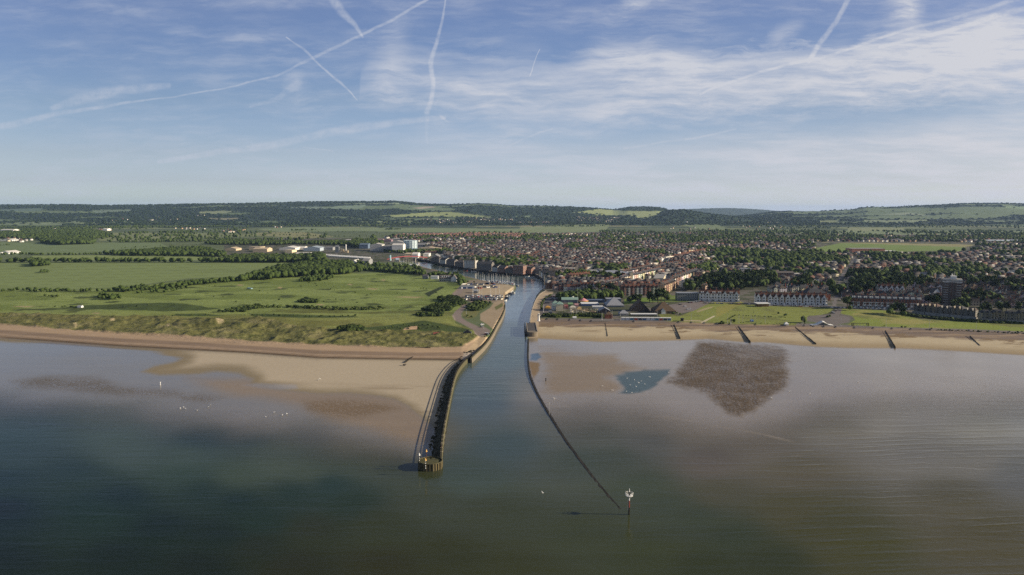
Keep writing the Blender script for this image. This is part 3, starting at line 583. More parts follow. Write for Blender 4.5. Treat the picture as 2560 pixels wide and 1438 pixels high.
# ---- materials of ground and water
def newmat(name):
    m_ = bpy.data.materials.new(name); m_.use_nodes = True; m_.node_tree.nodes.clear(); k = NG(m_.node_tree)
    out = k.new('ShaderNodeOutputMaterial'); bs = k.new('ShaderNodeBsdfPrincipled'); k.l.new(bs.outputs[0], out.inputs[0])
    return m_, k, bs
def water_bump(k, pos, amt):
    """long low swell lines, chop and fine ripples"""
    mp = k.new('ShaderNodeMapping'); k.put(mp.inputs[0], pos); mp.inputs['Scale'].default_value = (.035, .16, .1); mp.inputs['Rotation'].default_value = (0, 0, R(3))
    swell = k.noise(mp.outputs[0], 1.0, 2, .45, .6)
    mp2 = k.new('ShaderNodeMapping'); k.put(mp2.inputs[0], pos); mp2.inputs['Scale'].default_value = (.25, .7, .3); mp2.inputs['Rotation'].default_value = (0, 0, R(-14))
    chop = k.noise(mp2.outputs[0], 1.0, 4, .6)
    wv = k.new('ShaderNodeTexWave', wave_type='BANDS', bands_direction='Y', wave_profile='SIN'); k.put(wv.inputs[0], pos)
    wv.inputs['Scale'].default_value = .030; wv.inputs['Distortion'].default_value = 14; wv.inputs['Detail'].default_value = 3; wv.inputs['Detail Scale'].default_value = .10; wv.inputs['Detail Roughness'].default_value = .6
    sx = k.new('ShaderNodeSeparateXYZ'); k.put(sx.inputs[0], pos)
    rightm = k.ss(sx.outputs[0], 25, 120, .3, 1.0)
    crest = k.m('MULTIPLY', k.m('MULTIPLY', k.m('POWER', wv.outputs['Fac'], 5.0), rightm), k.ss(k.noise(pos, .012, 3, .5), .38, .6))
    h = k.m('ADD', k.m('MULTIPLY', swell, .35), k.m('MULTIPLY', chop, .17))
    mp3 = k.new('ShaderNodeMapping'); k.put(mp3.inputs[0], pos); mp3.inputs['Rotation'].default_value = (0, 0, R(-7))
    wv2 = k.new('ShaderNodeTexWave', wave_type='BANDS', bands_direction='Y', wave_profile='SIN'); k.put(wv2.inputs[0], mp3.outputs[0])
    wv2.inputs['Scale'].default_value = .051; wv2.inputs['Distortion'].default_value = 18; wv2.inputs['Detail'].default_value = 3; wv2.inputs['Detail Scale'].default_value = .07
    cr2 = k.m('MULTIPLY', k.m('MULTIPLY', k.m('POWER', wv2.outputs['Fac'], 7.0), rightm), k.ss(k.noise(pos, .02, 3, .5), .45, .62))
    h = k.m('ADD', h, k.m('ADD', k.m('MULTIPLY', crest, .13), k.m('MULTIPLY', cr2, .12)))
    bp = k.new('ShaderNodeBump'); bp.inputs['Distance'].default_value = 1.0; k.put(bp.inputs['Strength'], amt); k.put(bp.inputs['Height'], h)
    return bp.outputs[0]
def ground_material():
    m_, k, bs = newmat('ground')
    at = k.new('ShaderNodeAttribute', attribute_name='tint'); sf = k.new('ShaderNodeAttribute', attribute_name='surface')
    s3 = k.new('ShaderNodeSeparateColor'); k.put(s3.inputs[0], sf.outputs['Color'])
    pos = k.new('ShaderNodeNewGeometry').outputs['Position']
    n1 = k.noise(pos, .35, 6, .65); n2 = k.noise(pos, 2.2, 3, .6)
    gr = k.m('MULTIPLY', k.m('SUBTRACT', n1, .5), k.m('MULTIPLY_ADD', s3.outputs[1], 1.6, .35))
    v = k.m('ADD', 1.0, k.m('ADD', gr, k.m('MULTIPLY', k.m('SUBTRACT', n2, .5), .3)))
    c = k.mix(1.0, at.outputs['Color'], k.xyz(v, v, v), 'MULTIPLY')
    mq = k.new('ShaderNodeMapping'); k.put(mq.inputs[0], pos); mq.inputs['Scale'].default_value = (.95, .34, .5); mq.inputs['Rotation'].default_value = (0, 0, R(24))
    mo = k.m('MULTIPLY', k.ss(k.m('ADD', k.m('MULTIPLY', k.noise(mq.outputs[0], 1.0, 5, .7), .75), k.m('MULTIPLY', k.noise(pos, .05, 3, .6), .25)), .41, .53), at.outputs['Alpha'])
    c = k.mix(mo, c, k.mix(1.0, c, (.61, .56, .49), 'MULTIPLY')); coat = k.m('MULTIPLY', s3.outputs[0], k.m('MULTIPLY_ADD', mo, -.9, 1.0))
    k.put(bs.inputs['Base Color'], c); bs.inputs['Roughness'].default_value = .95; bs.inputs['Specular IOR Level'].default_value = .15
    k.put(bs.inputs['Coat Weight'], coat); bs.inputs['Coat IOR'].default_value = 1.33; k.put(bs.inputs['Coat Roughness'], s3.outputs[2])
    bp = k.new('ShaderNodeBump'); bp.inputs['Distance'].default_value = 1.0; k.put(bp.inputs['Strength'], k.m('MULTIPLY_ADD', s3.outputs[1], .9, .05)); k.put(bp.inputs['Height'], k.m('ADD', n1, k.m('MULTIPLY', n2, .4)))
    k.put(bs.inputs['Normal'], bp.outputs[0])
    mp = k.new('ShaderNodeMapping'); k.put(mp.inputs[0], pos); mp.inputs['Scale'].default_value = (.12, .4, .3)
    b2_ = k.new('ShaderNodeBump'); b2_.inputs['Distance'].default_value = .25; b2_.inputs['Strength'].default_value = .08; k.put(b2_.inputs['Height'], k.noise(mp.outputs[0], 1.0, 5, .6))
    k.put(bs.inputs['Coat Normal'], b2_.outputs[0])
    return m_
def water_material():
    m_, k, bs = newmat('sea water')
    at = k.new('ShaderNodeAttribute', attribute_name='tint'); sf = k.new('ShaderNodeAttribute', attribute_name='surface')
    s3 = k.new('ShaderNodeSeparateColor'); k.put(s3.inputs[0], sf.outputs['Color'])
    pos = k.new('ShaderNodeNewGeometry').outputs['Position']
    k.put(bs.inputs['Base Color'], at.outputs['Color']); bs.inputs['IOR'].default_value = 1.22; bs.inputs['Roughness'].default_value = .1; bs.inputs['Specular IOR Level'].default_value = .4
    k.put(bs.inputs['Alpha'], s3.outputs[0]); k.put(bs.inputs['Normal'], water_bump(k, pos, k.m('MULTIPLY_ADD', s3.outputs[1], 1.0, 0.0)))
    return m_
M_GROUND, M_WATER = ground_material(), water_material()
crough = .10 + .12 * n_mid
par = np.stack([wet, grass, np.clip(crough, 0, 1)], -1)
OV = 1.12   # overall reflectance factor, tuned once
cc = np.clip(colr_, 0.003, .9) * OV
bedhide = (alpha > .995) | (dR > 6)
bedhide[1:, :] &= bedhide[:-1, :]; bedhide[:, 1:] &= bedhide[:, :-1]
NAMES = {1: ('dunes', 'grassy sand dunes along the top of the left beach'), 2: ('golf_course', 'green golf links behind the dunes'), 3: ('farmland', 'flat green fields behind the links'),
         4: ('hills', 'wooded chalk hills and downland on the skyline'), 5: ('town_ground', 'gardens, yards and verges between the houses'), 6: ('beach', 'tan sand and shingle beach on both sides of the river mouth'),
         7: ('tidal_flat', 'wet reflecting sand uncovered by the low tide'), 8: ('pavement', 'promenade, quay, car parks and roads'), 9: ('seafront_lawn', 'wide green between the promenade and the seafront terraces')}
for c_, (nm, lb) in NAMES.items():
    sheet(nm, (cls == c_) & ~bedhide, Zt, cc, par, M_GROUND, lb)
chop_ = np.clip(.30 + .25 * sstep(PX, 1900, 2400) + .2 * (dR > -1) * (PY < 1000), 0, 1)
wpar = np.stack([alpha, chop_, alpha * 0], -1)
am = alpha > .004; am2 = am.copy(); am2[:-1] |= am[1:]; am2[1:] |= am[:-1]; am2[:, 1:] |= am[:, :-1]; am2[:, :-1] |= am[:, 1:]
rivm = (dR > -2) & (PY < 1290)
zw = np.full(X.shape, .08)
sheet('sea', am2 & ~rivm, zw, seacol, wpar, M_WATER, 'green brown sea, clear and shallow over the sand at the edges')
sheet('river', am2 & rivm, zw, seacol, wpar, M_WATER, 'blue grey tidal river running out between the two piers')
def ground_z(x, y):
    """height of the built ground under a point"""
    i = np.clip(np.searchsorted(rows, y), 1, len(rows) - 1); u = x / max(y, 230); j = np.clip(np.searchsorted(cols, u), 1, len(cols) - 1)
    return float(Zt[i - (1 if y - rows[i - 1] < rows[i] - y else 0), j])

# ------------------------------------------------------------------ building helpers
ORD = 'first second third fourth fifth sixth seventh eighth ninth tenth eleventh twelfth thirteenth fourteenth fifteenth sixteenth seventeenth eighteenth nineteenth twentieth'.split()
_t = 'twenty thirty forty fifty sixty seventy eighty ninety'.split()
ORD += [f'{a}-{b}' for a in _t for b in ORD[:9]]
def tag(o, label=None, cat=None, group=None, kind=None):
    for k_, v in (('label', label), ('category', cat), ('group', group), ('kind', kind)):
        if v: o[k_] = v
    return o
class MB:
    def __init__(s): s.v = []; s.f = []; s.m = []
    def poly(s, pts, m=0):
        n = len(s.v); s.v += [tuple(p) for p in pts]; s.f.append(tuple(range(n, n + len(pts)))); s.m.append(m); return s
    def box(s, x0, y0, z0, x1, y1, z1, m=0, top=None, rz=0, c=(0, 0)):
        n = len(s.v); P = [(x0, y0, z0), (x1, y0, z0), (x1, y1, z0), (x0, y1, z0), (x0, y0, z1), (x1, y0, z1), (x1, y1, z1), (x0, y1, z1)]
        if rz:
            ca, sa = math.cos(rz), math.sin(rz); P = [(c[0] + x * ca - y * sa, c[1] + x * sa + y * ca, z) for x, y, z in P]
        s.v += P
        F_ = [(0, 3, 2, 1), (4, 5, 6, 7), (0, 1, 5, 4), (1, 2, 6, 5), (2, 3, 7, 6), (3, 0, 4, 7)]
        for k_, f in enumerate(F_): s.f.append(tuple(n + i for i in f)); s.m.append(top if (top is not None and k_ == 1) else m)
        return s
    def gable(s, x0, y0, z0, x1, y1, h, m=0, mg=None, along='x', hip=0.0, ov=.3):
        """pitched roof over a rectangle; mg = gable triangles"""
        if along == 'y':
            t = MB().gable(y0, x0, z0, y1, x1, h, m, mg, 'x', hip, ov); n = len(s.v)
            s.v += [(y, x, z) for x, y, z in t.v]; s.f += [tuple(n + i for i in reversed(f)) for f in t.f]; s.m += t.m; return s
        ym = (y0 + y1) / 2; a0, a1, b0, b1 = x0 - ov * .4, x1 + ov * .4, y0 - ov, y1 + ov; zl = z0 - ov * h / max((y1 - y0) / 2, .1)
        n = len(s.v); s.v += [(a0, b0, zl), (a1, b0, zl), (a1, b1, zl), (a0, b1, zl), (a0 + hip, ym, z0 + h), (a1 - hip, ym, z0 + h)]
        s.f += [(n, n + 1, n + 5, n + 4), (n + 2, n + 3, n + 4, n + 5)]; s.m += [m, m]
        if hip > 0 or mg is not None: s.f += [(n + 1, n + 2, n + 5), (n + 3, n, n + 4)]; s.m += [m if hip > 0 else mg] * 2
        return s
    def cyl(s, x, y, z0, z1, r0, r1=None, n=8, m=0, cap=True, ph=0.0):
        r1 = r0 if r1 is None else r1; k_ = len(s.v)
        for i in range(n):
            a = 2 * math.pi * i / n + ph; s.v += [(x + r0 * math.cos(a), y + r0 * math.sin(a), z0), (x + r1 * math.cos(a), y + r1 * math.sin(a), z1)]
        for i in range(n):
            j = (i + 1) % n; s.f.append((k_ + 2 * i, k_ + 2 * j, k_ + 2 * j + 1, k_ + 2 * i + 1)); s.m.append(m)
        if cap: s.f.append(tuple(k_ + 2 * i + 1 for i in range(n))); s.m.append(m)
        return s
    def tube(s, a, b, r, m=0, n=5):
        a, b = Vector(a), Vector(b); q = (b - a).to_track_quat('Z', 'Y'); L = (b - a).length; k_ = len(s.v)
        for i in range(n):
            an = 2 * math.pi * i / n; p = Vector((r * math.cos(an), r * math.sin(an), 0))
            s.v += [tuple(a + q @ p), tuple(a + q @ (p + Vector((0, 0, L))))]
        for i in range(n):
            j = (i + 1) % n; s.f.append((k_ + 2 * i, k_ + 2 * j, k_ + 2 * j + 1, k_ + 2 * i + 1)); s.m.append(m)
        s.f.append(tuple(k_ + 2 * i + 1 for i in range(n))); s.m.append(m); s.f.append(tuple(k_ + 2 * i for i in reversed(range(n)))); s.m.append(m)
        return s
    def ball(s, c, r, m=0, sub=2, sq=(1, 1, 1), jit=0.0, rg=None):
        bm = bmesh.new(); bmesh.ops.create_icosphere(bm, subdivisions=sub, radius=1); k_ = len(s.v)
        for v in bm.verts:
            j = 1 + (rg.uniform(-jit, jit) if rg else 0); s.v.append((c[0] + v.co.x * r * sq[0] * j, c[1] + v.co.y * r * sq[1] * j, c[2] + v.co.z * r * sq[2] * j))
        for f in bm.faces: s.f.append(tuple(k_ + v.index for v in f.verts)); s.m.append(m)
        bm.free(); return s
    def mesh(s, name, mats, smooth=False):
        me = bpy.data.meshes.new(name); me.from_pydata(s.v, [], s.f)
        for m_ in (mats if isinstance(mats, (list, tuple)) else [mats]): me.materials.append(m_)
        me.polygons.foreach_set('material_index', s.m)
        if smooth: me.polygons.foreach_set('use_smooth', [True] * len(s.f))
        me.update(); return me
    def build(s, name, mats, parent=None, loc=None, rz=0, smooth=False):
        return link(name, s.mesh(name, mats, smooth), parent, loc, rz)
def link(name, data, parent=None, loc=None, rz=0):
    o = bpy.data.objects.new(name, data); COL.objects.link(o)
    if parent is not None: o.parent = parent
    if loc is not None: o.location = loc
    if rz: o.rotation_euler = (0, 0, rz)
    return o
def empty(name, loc, rz=0, label=None, cat=None, group=None):
    o = bpy.data.objects.new(name, None); COL.objects.link(o); o.location = loc; o.rotation_euler = (0, 0, rz); o.empty_display_size = .5
    return tag(o, label, cat, group)
def dup(root, loc, rz=0, label=None, group=None, sc=None, color=None):
    r = root.copy(); COL.objects.link(r); r.location = loc; r.rotation_euler = (0, 0, rz)
    if sc is not None: r.scale = sc if isinstance(sc, tuple) else (sc, sc, sc)
    if label: r['label'] = label
    if group: r['group'] = group
    if color: r.color = color
    for ch in root.children:
        c = ch.copy(); COL.objects.link(c); c.parent = r
        if color: c.color = color
        for g2 in ch.children:
            d = g2.copy(); COL.objects.link(d); d.parent = c
            if color: d.color = color
    return r
_mc = {}
def mat(name, rgb, rough=.8, var=.12, sc=.6, bump=.0, metal=0.0, spec=.3, objcol=False, k_alb=1.0, streak=None, emit=None):
    if name in _mc: return _mc[name]
    m_, k, bs = newmat(name)
    pos = k.new('ShaderNodeNewGeometry').outputs['Position']
    if streak: 
        mp = k.new('ShaderNodeMapping'); k.put(mp.inputs[0], pos); mp.inputs['Scale'].default_value = streak; pos2 = mp.outputs[0]
    else: pos2 = pos
    n = k.noise(pos2, sc, 5, .6)
    v = k.m('MULTIPLY_ADD', k.m('SUBTRACT', n, .5), 2.4 * var, 1.0)
    base = k.new('ShaderNodeObjectInfo').outputs['Color'] if objcol else None
    c = k.mix(1.0, base if objcol else tuple(a * k_alb for a in lin(*rgb)), k.xyz(v, v, v), 'MULTIPLY')
    k.put(bs.inputs['Base Color'], c); bs.inputs['Roughness'].default_value = rough; bs.inputs['Metallic'].default_value = metal; bs.inputs['Specular IOR Level'].default_value = spec
    if bump:
        b_ = k.new('ShaderNodeBump'); b_.inputs['Distance'].default_value = bump; k.put(b_.inputs['Height'], n); k.put(bs.inputs['Normal'], b_.outputs[0])
    _mc[name] = m_; return m_
def facade(name, wall, win=(28, 32, 38), trim=(190, 188, 180), sx=3.2, sz=3.0, objcol=False, wf=.42):
    """rendered wall with a grid of dark window openings and pale surrounds; the pattern sits in the wall's own coordinates"""
    if name in _mc: return _mc[name]
    m_, k, bs = newmat(name)
    tc = k.new('ShaderNodeTexCoord'); nrm = k.new('ShaderNodeSeparateXYZ'); k.put(nrm.inputs[0], tc.outputs['Normal'])
    ob = k.new('ShaderNodeSeparateXYZ'); k.put(ob.inputs[0], tc.outputs['Object'])
    isx = k.m('GREATER_THAN', k.m('ABSOLUTE', nrm.outputs[0]), .7)
    h = k.m('ADD', k.m('MULTIPLY', ob.outputs[1], isx), k.m('MULTIPLY', ob.outputs[0], k.m('SUBTRACT', 1, isx)))
    fx = k.m('FRACT', k.m('DIVIDE', k.m('ADD', h, 200.3), sx)); fz = k.m('FRACT', k.m('DIVIDE', k.m('ADD', ob.outputs[2], .001), sz))
    def band(f, a, b): return k.m('MULTIPLY', k.m('GREATER_THAN', f, a), k.m('LESS_THAN', f, b))
    w = k.m('MULTIPLY', band(fx, .5 - wf / 2, .5 + wf / 2), band(fz, .28, .76)); t = k.m('MULTIPLY', band(fx, .5 - wf / 2 - .06, .5 + wf / 2 + .06), band(fz, .22, .82))
    up = k.m('LESS_THAN', k.m('ABSOLUTE', nrm.outputs[2]), .3); w = k.m('MULTIPLY', w, up); t = k.m('MULTIPLY', t, up)
    n = k.noise(k.new('ShaderNodeNewGeometry').outputs['Position'], .5, 4, .6); v = k.m('MULTIPLY_ADD', k.m('SUBTRACT', n, .5), .35, 1.0)
    base = k.new('ShaderNodeObjectInfo').outputs['Color'] if objcol else lin(*wall)
    c = k.mix(1.0, base, k.xyz(v, v, v), 'MULTIPLY'); c = k.mix(t, c, lin(*trim)); c = k.mix(w, c, lin(*win))
    k.put(bs.inputs['Base Color'], c); k.put(bs.inputs['Roughness'], k.m('MULTIPLY_ADD', w, -.6, .85)); bs.inputs['Specular IOR Level'].default_value = .35
    _mc[name] = m_; return m_
def roofmat(name, tones):
    """tiled roof; each roof takes its own tone of the row, with courses and weathering"""
    if name in _mc: return _mc[name]
    m_, k, bs = newmat(name)
    r = k.new('ShaderNodeObjectInfo').outputs['Random']; cr = k.new('ShaderNodeValToRGB'); cr.color_ramp.interpolation = 'CONSTANT'; k.put(cr.inputs[0], r)
    e = cr.color_ramp.elements
    for i, t in enumerate(tones):
        q = e[0] if i == 0 else (e[1] if i == 1 else e.new(.5)); q.position = i / len(tones); q.color = (*lin(*t), 1)
    pos = k.new('ShaderNodeNewGeometry').outputs['Position']; n = k.noise(pos, .7, 5, .65)
    v = k.m('MULTIPLY_ADD', k.m('SUBTRACT', n, .5), .8, 1.0)
    k.put(bs.inputs['Base Color'], k.mix(1.0, cr.outputs[0], k.xyz(v, v, v), 'MULTIPLY')); bs.inputs['Roughness'].default_value = .85; bs.inputs['Specular IOR Level'].default_value = .25
    _mc[name] = m_; return m_
M_WOODDK = mat('tarred timber', (46, 42, 34), .85, .3, 1.5, .05)
M_MOSS = mat('mossy timber', (84, 80, 56), .9, .4, .9, .1)
M_WEED = mat('weed covered rubble', (62, 57, 38), .95, .5, .8, .3)
M_ROCK = mat('rock', (92, 84, 70), .9, .35, .6, .2)
M_CONC = mat('concrete', (158, 150, 136), .85, .14, .5)
M_CONCDK = mat('stained concrete', (118, 108, 92), .9, .3, .4, .05)
M_WHITE = mat('white paint', (232, 230, 222), .5, .05, .8)
M_BLACK = mat('black paint', (26, 26, 28), .6, .1, .8)
M_DKGLASS = mat('dark glass', (30, 36, 42), .12, .1, .3, spec=.6)
M_RUST = mat('rusty steel', (120, 66, 48), .8, .35, 1.2)
M_STEEL = mat('galvanised steel', (176, 176, 172), .45, .1, .8, metal=.3)
M_GOLD = mat('yellow paint', (226, 178, 92), .5, .1, .8)
M_GREYROOF = mat('grey sheet roof', (142, 144, 148), .5, .1, .3)
M_SLATE = roofmat('slate roof', [(88, 86, 88), (76, 74, 78), (98, 92, 88), (70, 70, 72)])
M_TILE = roofmat('clay tile roof', [(88, 62, 52), (80, 58, 50), (102, 70, 56), (72, 58, 52), (86, 72, 64)])
M_TILEBR = roofmat('brown tile roof', [(66, 60, 56), (78, 70, 62), (60, 58, 58), (84, 66, 57), (62, 62, 64), (92, 74, 63), (84, 83, 82), (70, 64, 60), (96, 70, 58)])
M_PIPE = mat('chimney brick', (140, 84, 62), .9, .2, 1)

# ------------------------------------------------------------------ west pier, its rubble bank and round head
def path_pts(pts, z, step):
    """walk a traced line on the ground, one point per step metres"""
    P = [G(a, b, z) for a, b in pts]; out = []; L = [0]
    for a, b in zip(P[:-1], P[1:]): L.append(L[-1] + (b - a).length)
    n = int(L[-1] / step); 
    for i in range(n + 1):
        s_ = i * step; j = max(k for k in range(len(L)) if L[k] <= s_ + 1e-6); j = min(j, len(P) - 2); t = (s_ - L[j]) / max(L[j + 1] - L[j], 1e-6)
        out.append(P[j].lerp(P[j + 1], t))
    return out
def smooth_path(pts, n=3):
    for _ in range(n):
        q = [pts[0]]
        for a, b in zip(pts[:-1], pts[1:]): q += [(a[0] * .75 + b[0] * .25, a[1] * .75 + b[1] * .25), (a[0] * .25 + b[0] * .75, a[1] * .25 + b[1] * .75)]
        q.append(pts[-1]); pts = q
    return pts
def ribbon(path, offs, m=0, mb=None, zf=None):
    """sweep a cross-section [(side offset, height), ...] along a path"""
    mb = mb or MB(); n0 = len(mb.v); k_ = len(offs)
    for i, p in enumerate(path):
        a = path[max(i - 1, 0)]; b = path[min(i + 1, len(path) - 1)]; t = (b - a); t.z = 0; t.normalize(); s_ = Vector((t.y, -t.x, 0))
        dz = zf(i / max(len(path) - 1, 1)) if zf else 0
        for o_, h in offs: mb.v.append(tuple(Vector((p.x, p.y, 0)) + s_ * o_ + Vector((0, 0, h + (dz if h > 0 else 0)))))
    for i in range(len(path) - 1):
        for j in range(k_ - 1):
            a = n0 + i * k_ + j; mb.f.append((a, a + k_, a + k_ + 1, a + 1)); mb.m.append(m)
    mb.f.append(tuple(n0 + j for j in range(k_))); mb.m.append(m)
    e = n0 + (len(path) - 1) * k_; mb.f.append(tuple(e + j for j in reversed(range(k_)))); mb.m.append(m)
    return mb
PIER = smooth_path([(1181, 897), (1167, 908), (1152, 924), (1139, 946), (1131.6, 975), (1124, 1012), (1116, 1051), (1109, 1092), (1105, 1124), (1102.5, 1166)])
pw = path_pts(PIER, 0, 3.2)
wp = empty('west_pier', pw[0], 0, 'long curved timber pile pier with dark weed covered rubble on its beach side', 'pier')
wp0 = Matrix.Translation(-Vector(pw[0]))
def rel(pts): return [Vector(p) - Vector((pw[0].x, pw[0].y, 0)) for p in pts]
rw = rel(path_pts(PIER, 0, 2.0)); wz = lambda t: 0.0
# travelling from the shore outwards the river is on the left hand side (negative offset)
ribbon(rw, [(.5, -1.5), (.45, 3.4), (-.45, 3.4), (-.6, -1.5)]).build('sheet_wall', M_MOSS, wp, (0, 0, 0))
r_ = random.Random(5)
bank = MB(); n_ = len(rw); sec = [0.5, 1.0, 1.9, 2.8, 3.9, 5.2]
for i, p in enumerate(rw):
    a = rw[max(i - 1, 0)]; b_ = rw[min(i + 1, n_ - 1)]; t = (b_ - a).normalized(); s_ = Vector((t.y, -t.x, 0)); wdt = (1.35 if i < n_ * .45 else 1.0) * min(1, .3 + i / 20)
    for j, o_ in enumerate(sec):
        h = (2.7, 2.5, 2.0, 1.5, .8, -.3)[j] + r_.uniform(-.45, .45) * (j < 5); q = p + s_ * (o_ * wdt + r_.uniform(-.3, .3) * (j > 0)); bank.v.append((q.x, q.y, h))
for i in range(n_ - 1):
    for j in range(5): a = i * 6 + j; bank.f.append((a, a + 6, a + 7, a + 1)); bank.m.append(0)
bank.build('rubble_bank', M_WEED, wp, (0, 0, 0))
rocks = MB()
for i in range(6, n_ - 2, 1):
    p = rw[i]; t = (rw[i + 1] - rw[i]).normalized(); s_ = Vector((t.y, -t.x, 0))
    for _ in range(2):
        q = p + s_ * r_.uniform(1.6, 6.5) + t * r_.uniform(-1, 1); rocks.ball((q.x, q.y, r_.uniform(.1, 1.2)), r_.uniform(.35, .9), 0, 1, (1, 1, .8), .2, r_)
tag(rocks.build('rocks', M_WEED, wp, (0, 0, 0)), kind='stuff')
post = MB().box(-.16, -.16, -1, .16, .16, 5.0).mesh('pile', M_WOODDK)
for i, p in enumerate(rel(pw)[1:98]): link('pile', post, wp, (p.x, p.y, r_.uniform(-.1, .1)))
for hh, r0 in ((4.9, .13), (3.95, .10)): ribbon(rw, [(.12, hh - r0), (.12, hh + r0), (-.12, hh + r0), (-.12, hh - r0)]).build('rail', M_WOODDK, wp, (0, 0, 0))
M_BLEACH = mat('bleached timber', (176, 164, 138), .8, .2, 1); bd = MB().box(-.5, -.28, 0, .45, .28, .16).mesh('deck_board', M_BLEACH)
for i in range(int(n_ * .35), n_ - 3):
    if r_.random() < .4: link('deck_board', bd, wp, (rw[i].x, rw[i].y, 3.4), r_.uniform(-.4, .4))
# round head
hc = G(1075.5, 1172, 0); hc.y += 1.5; HR = 5.4
rh = empty('pier_round_head', (hc.x, hc.y, 0), 0, 'round pier head with ribbed sides and a mossy deck, out in the sea', 'pier head')
ring = MB(); N = 96
def rr(i): return HR + (.22 if (i % 4) in (0, 1) else -.22)
oct_ = lambda a: 1.0 / max(abs(math.cos(((a + math.pi / 8) % (math.pi / 4)) - math.pi / 8)), .9)
for i in range(N):
    a = 2 * math.pi * i / N; r0 = rr(i) * oct_(a)
    ring.v += [(r0 * math.cos(a), r0 * math.sin(a), -1.5), (r0 * math.cos(a), r0 * math.sin(a), 3.5)]
for i in range(N): j = (i + 1) % N; ring.f.append((2 * i, 2 * j, 2 * j + 1, 2 * i + 1)); ring.m.append(0)
ring.build('sheet_piling', mat('weathered sheet piling', (90, 81, 55), .85, .45, .8, .1, streak=(1, 1, .25)), rh, (0, 0, 0))
dk = MB(); dk.v.append((0, 0, 3.15))
for i in range(N): a = 2 * math.pi * i / N; dk.v.append((HR * .97 * oct_(a) * math.cos(a), HR * .97 * oct_(a) * math.sin(a), 3.1))
for i in range(N): dk.f.append((0, 1 + i, 1 + (i + 1) % N)); dk.m.append(0)
dk.build('deck', mat('mossy deck', (76, 74, 46), .95, .5, .7, .15), rh, (0, 0, 0))
cap = MB()
for i in range(24):
    a0, a1 = 2 * math.pi * i / 24, 2 * math.pi * (i + 1) / 24
    cap.tube((HR * oct_(a0) * math.cos(a0), HR * oct_(a0) * math.sin(a0), 3.45), (HR * oct_(a1) * math.cos(a1), HR * oct_(a1) * math.sin(a1), 3.45), .22, 0, 5)
cap.build('capping_beam', M_MOSS, rh, (0, 0, 0))
def topmark(px, py_top, py_base, z0, lab, striped=True, gold=True):
    g0 = G(px, py_base, z0); h = hgt(px, py_top, py_base, z0)
    o = empty('topmark_post', g0, 0, lab, 'marker post', 'cone topped marker posts on the pier head')
    n = 7; pm = MB()
    for i in range(n): pm.cyl(0, 0, (h - 1.1) * i / n, (h - 1.1) * (i + 1) / n, .13, None, 8, i % 2)
    pm.build('post', [M_WHITE, M_BLACK] if striped else [M_RUST, M_WOODDK], o, (0, 0, 0))
    MB().cyl(0, 0, h - 1.2, h, .5, .05, 10).build('cone', M_GOLD if gold else M_WHITE, o, (0, 0, 0))
    return o
topmark(1066, 1123, 1152, 3.15, 'rearmost marker post on the pier head, dark pole with a yellow cone', False)
topmark(1048.5, 1132, 1158, 3.15, 'left marker post on the pier head, striped pole with a white cone', True, False)
topmark(1064, 1145, 1172, 3.15, 'front marker post on the pier head, black and white bands and a yellow cone')
# low training wall on the far side of the channel
TW = smooth_path([(1321, 850), (1319.4, 875), (1319.6, 902), (1323.5, 936), (1331, 958), (1340.7, 980), (1356, 1008), (1375, 1040), (1406, 1090), (1434.5, 1130), (1463, 1168), (1494, 1209), (1530, 1252), (1556, 1282)])
tp = path_pts(TW, 0, 3); n_ = len(tp); o0 = tp[0].copy(); tpr = [p - Vector((o0.x, o0.y, 0)) for p in tp]
tw_ = empty('training_wall', (o0.x, o0.y, 0), 0, 'low dark training wall curving out along the right of the channel until it sinks under water', 'sea wall')
wl = MB(); prof = [(-.8, -2.5), (-.65, 1.1), (.55, 1.0), (1.3, -2.5)]
for i, p in enumerate(tpr):
    a = tpr[max(i - 1, 0)]; b_ = tpr[min(i + 1, n_ - 1)]; t = (b_ - a).normalized(); s_ = Vector((t.y, -t.x, 0)); drop = 1.0 * max(0, (i / n_ - .3) / .7) ** .7
    for o_, h in prof: q = p + s_ * o_; wl.v.append((q.x, q.y, h - drop * (h > 0) + (r_.uniform(-.07, .1) if h > 0 else 0)))
for i in range(n_ - 1):
    for j in range(3): a = i * 4 + j; wl.f.append((a, a + 4, a + 5, a + 1)); wl.m.append(0)
wl.build('wall', M_WOODDK, tw_, (0, 0, 0))
for i in range(2, int(n_ * .5), 7): MB().box(-.12, -.12, -1, .12, .12, 1.7 + r_.uniform(-.3, .3)).build('pile', M_WOODDK, tw_, tuple(tpr[i]))
# withies on the flats and the perch
def simple_post(name, px, py0, py1, lab, m, r=.1, z=0, cat='marker post'):
    g0 = G(px, py1, z); h = hgt(px, py0, py1, z); o = MB().cyl(0, 0, -.5, h, r, r * .8, 7).cyl(0, 0, h * .86, h, r * 1.9, r * 1.7, 7).build(name, m, None, g0); return tag(o, lab, cat)
simple_post('marker_post', 1373, 1005, 1038, 'thin pale post standing on the dark training wall at the edge of the flats', M_STEEL, .09, .1)
simple_post('marker_post', 1364.5, 946, 953, 'short dark post on the brown sand patch right of the channel', M_WOODDK, .35, .02)
simple_post('marker_post', 401, 955, 963, 'short white post standing in the shallows left of the beach sand', M_WHITE, .25, .02)
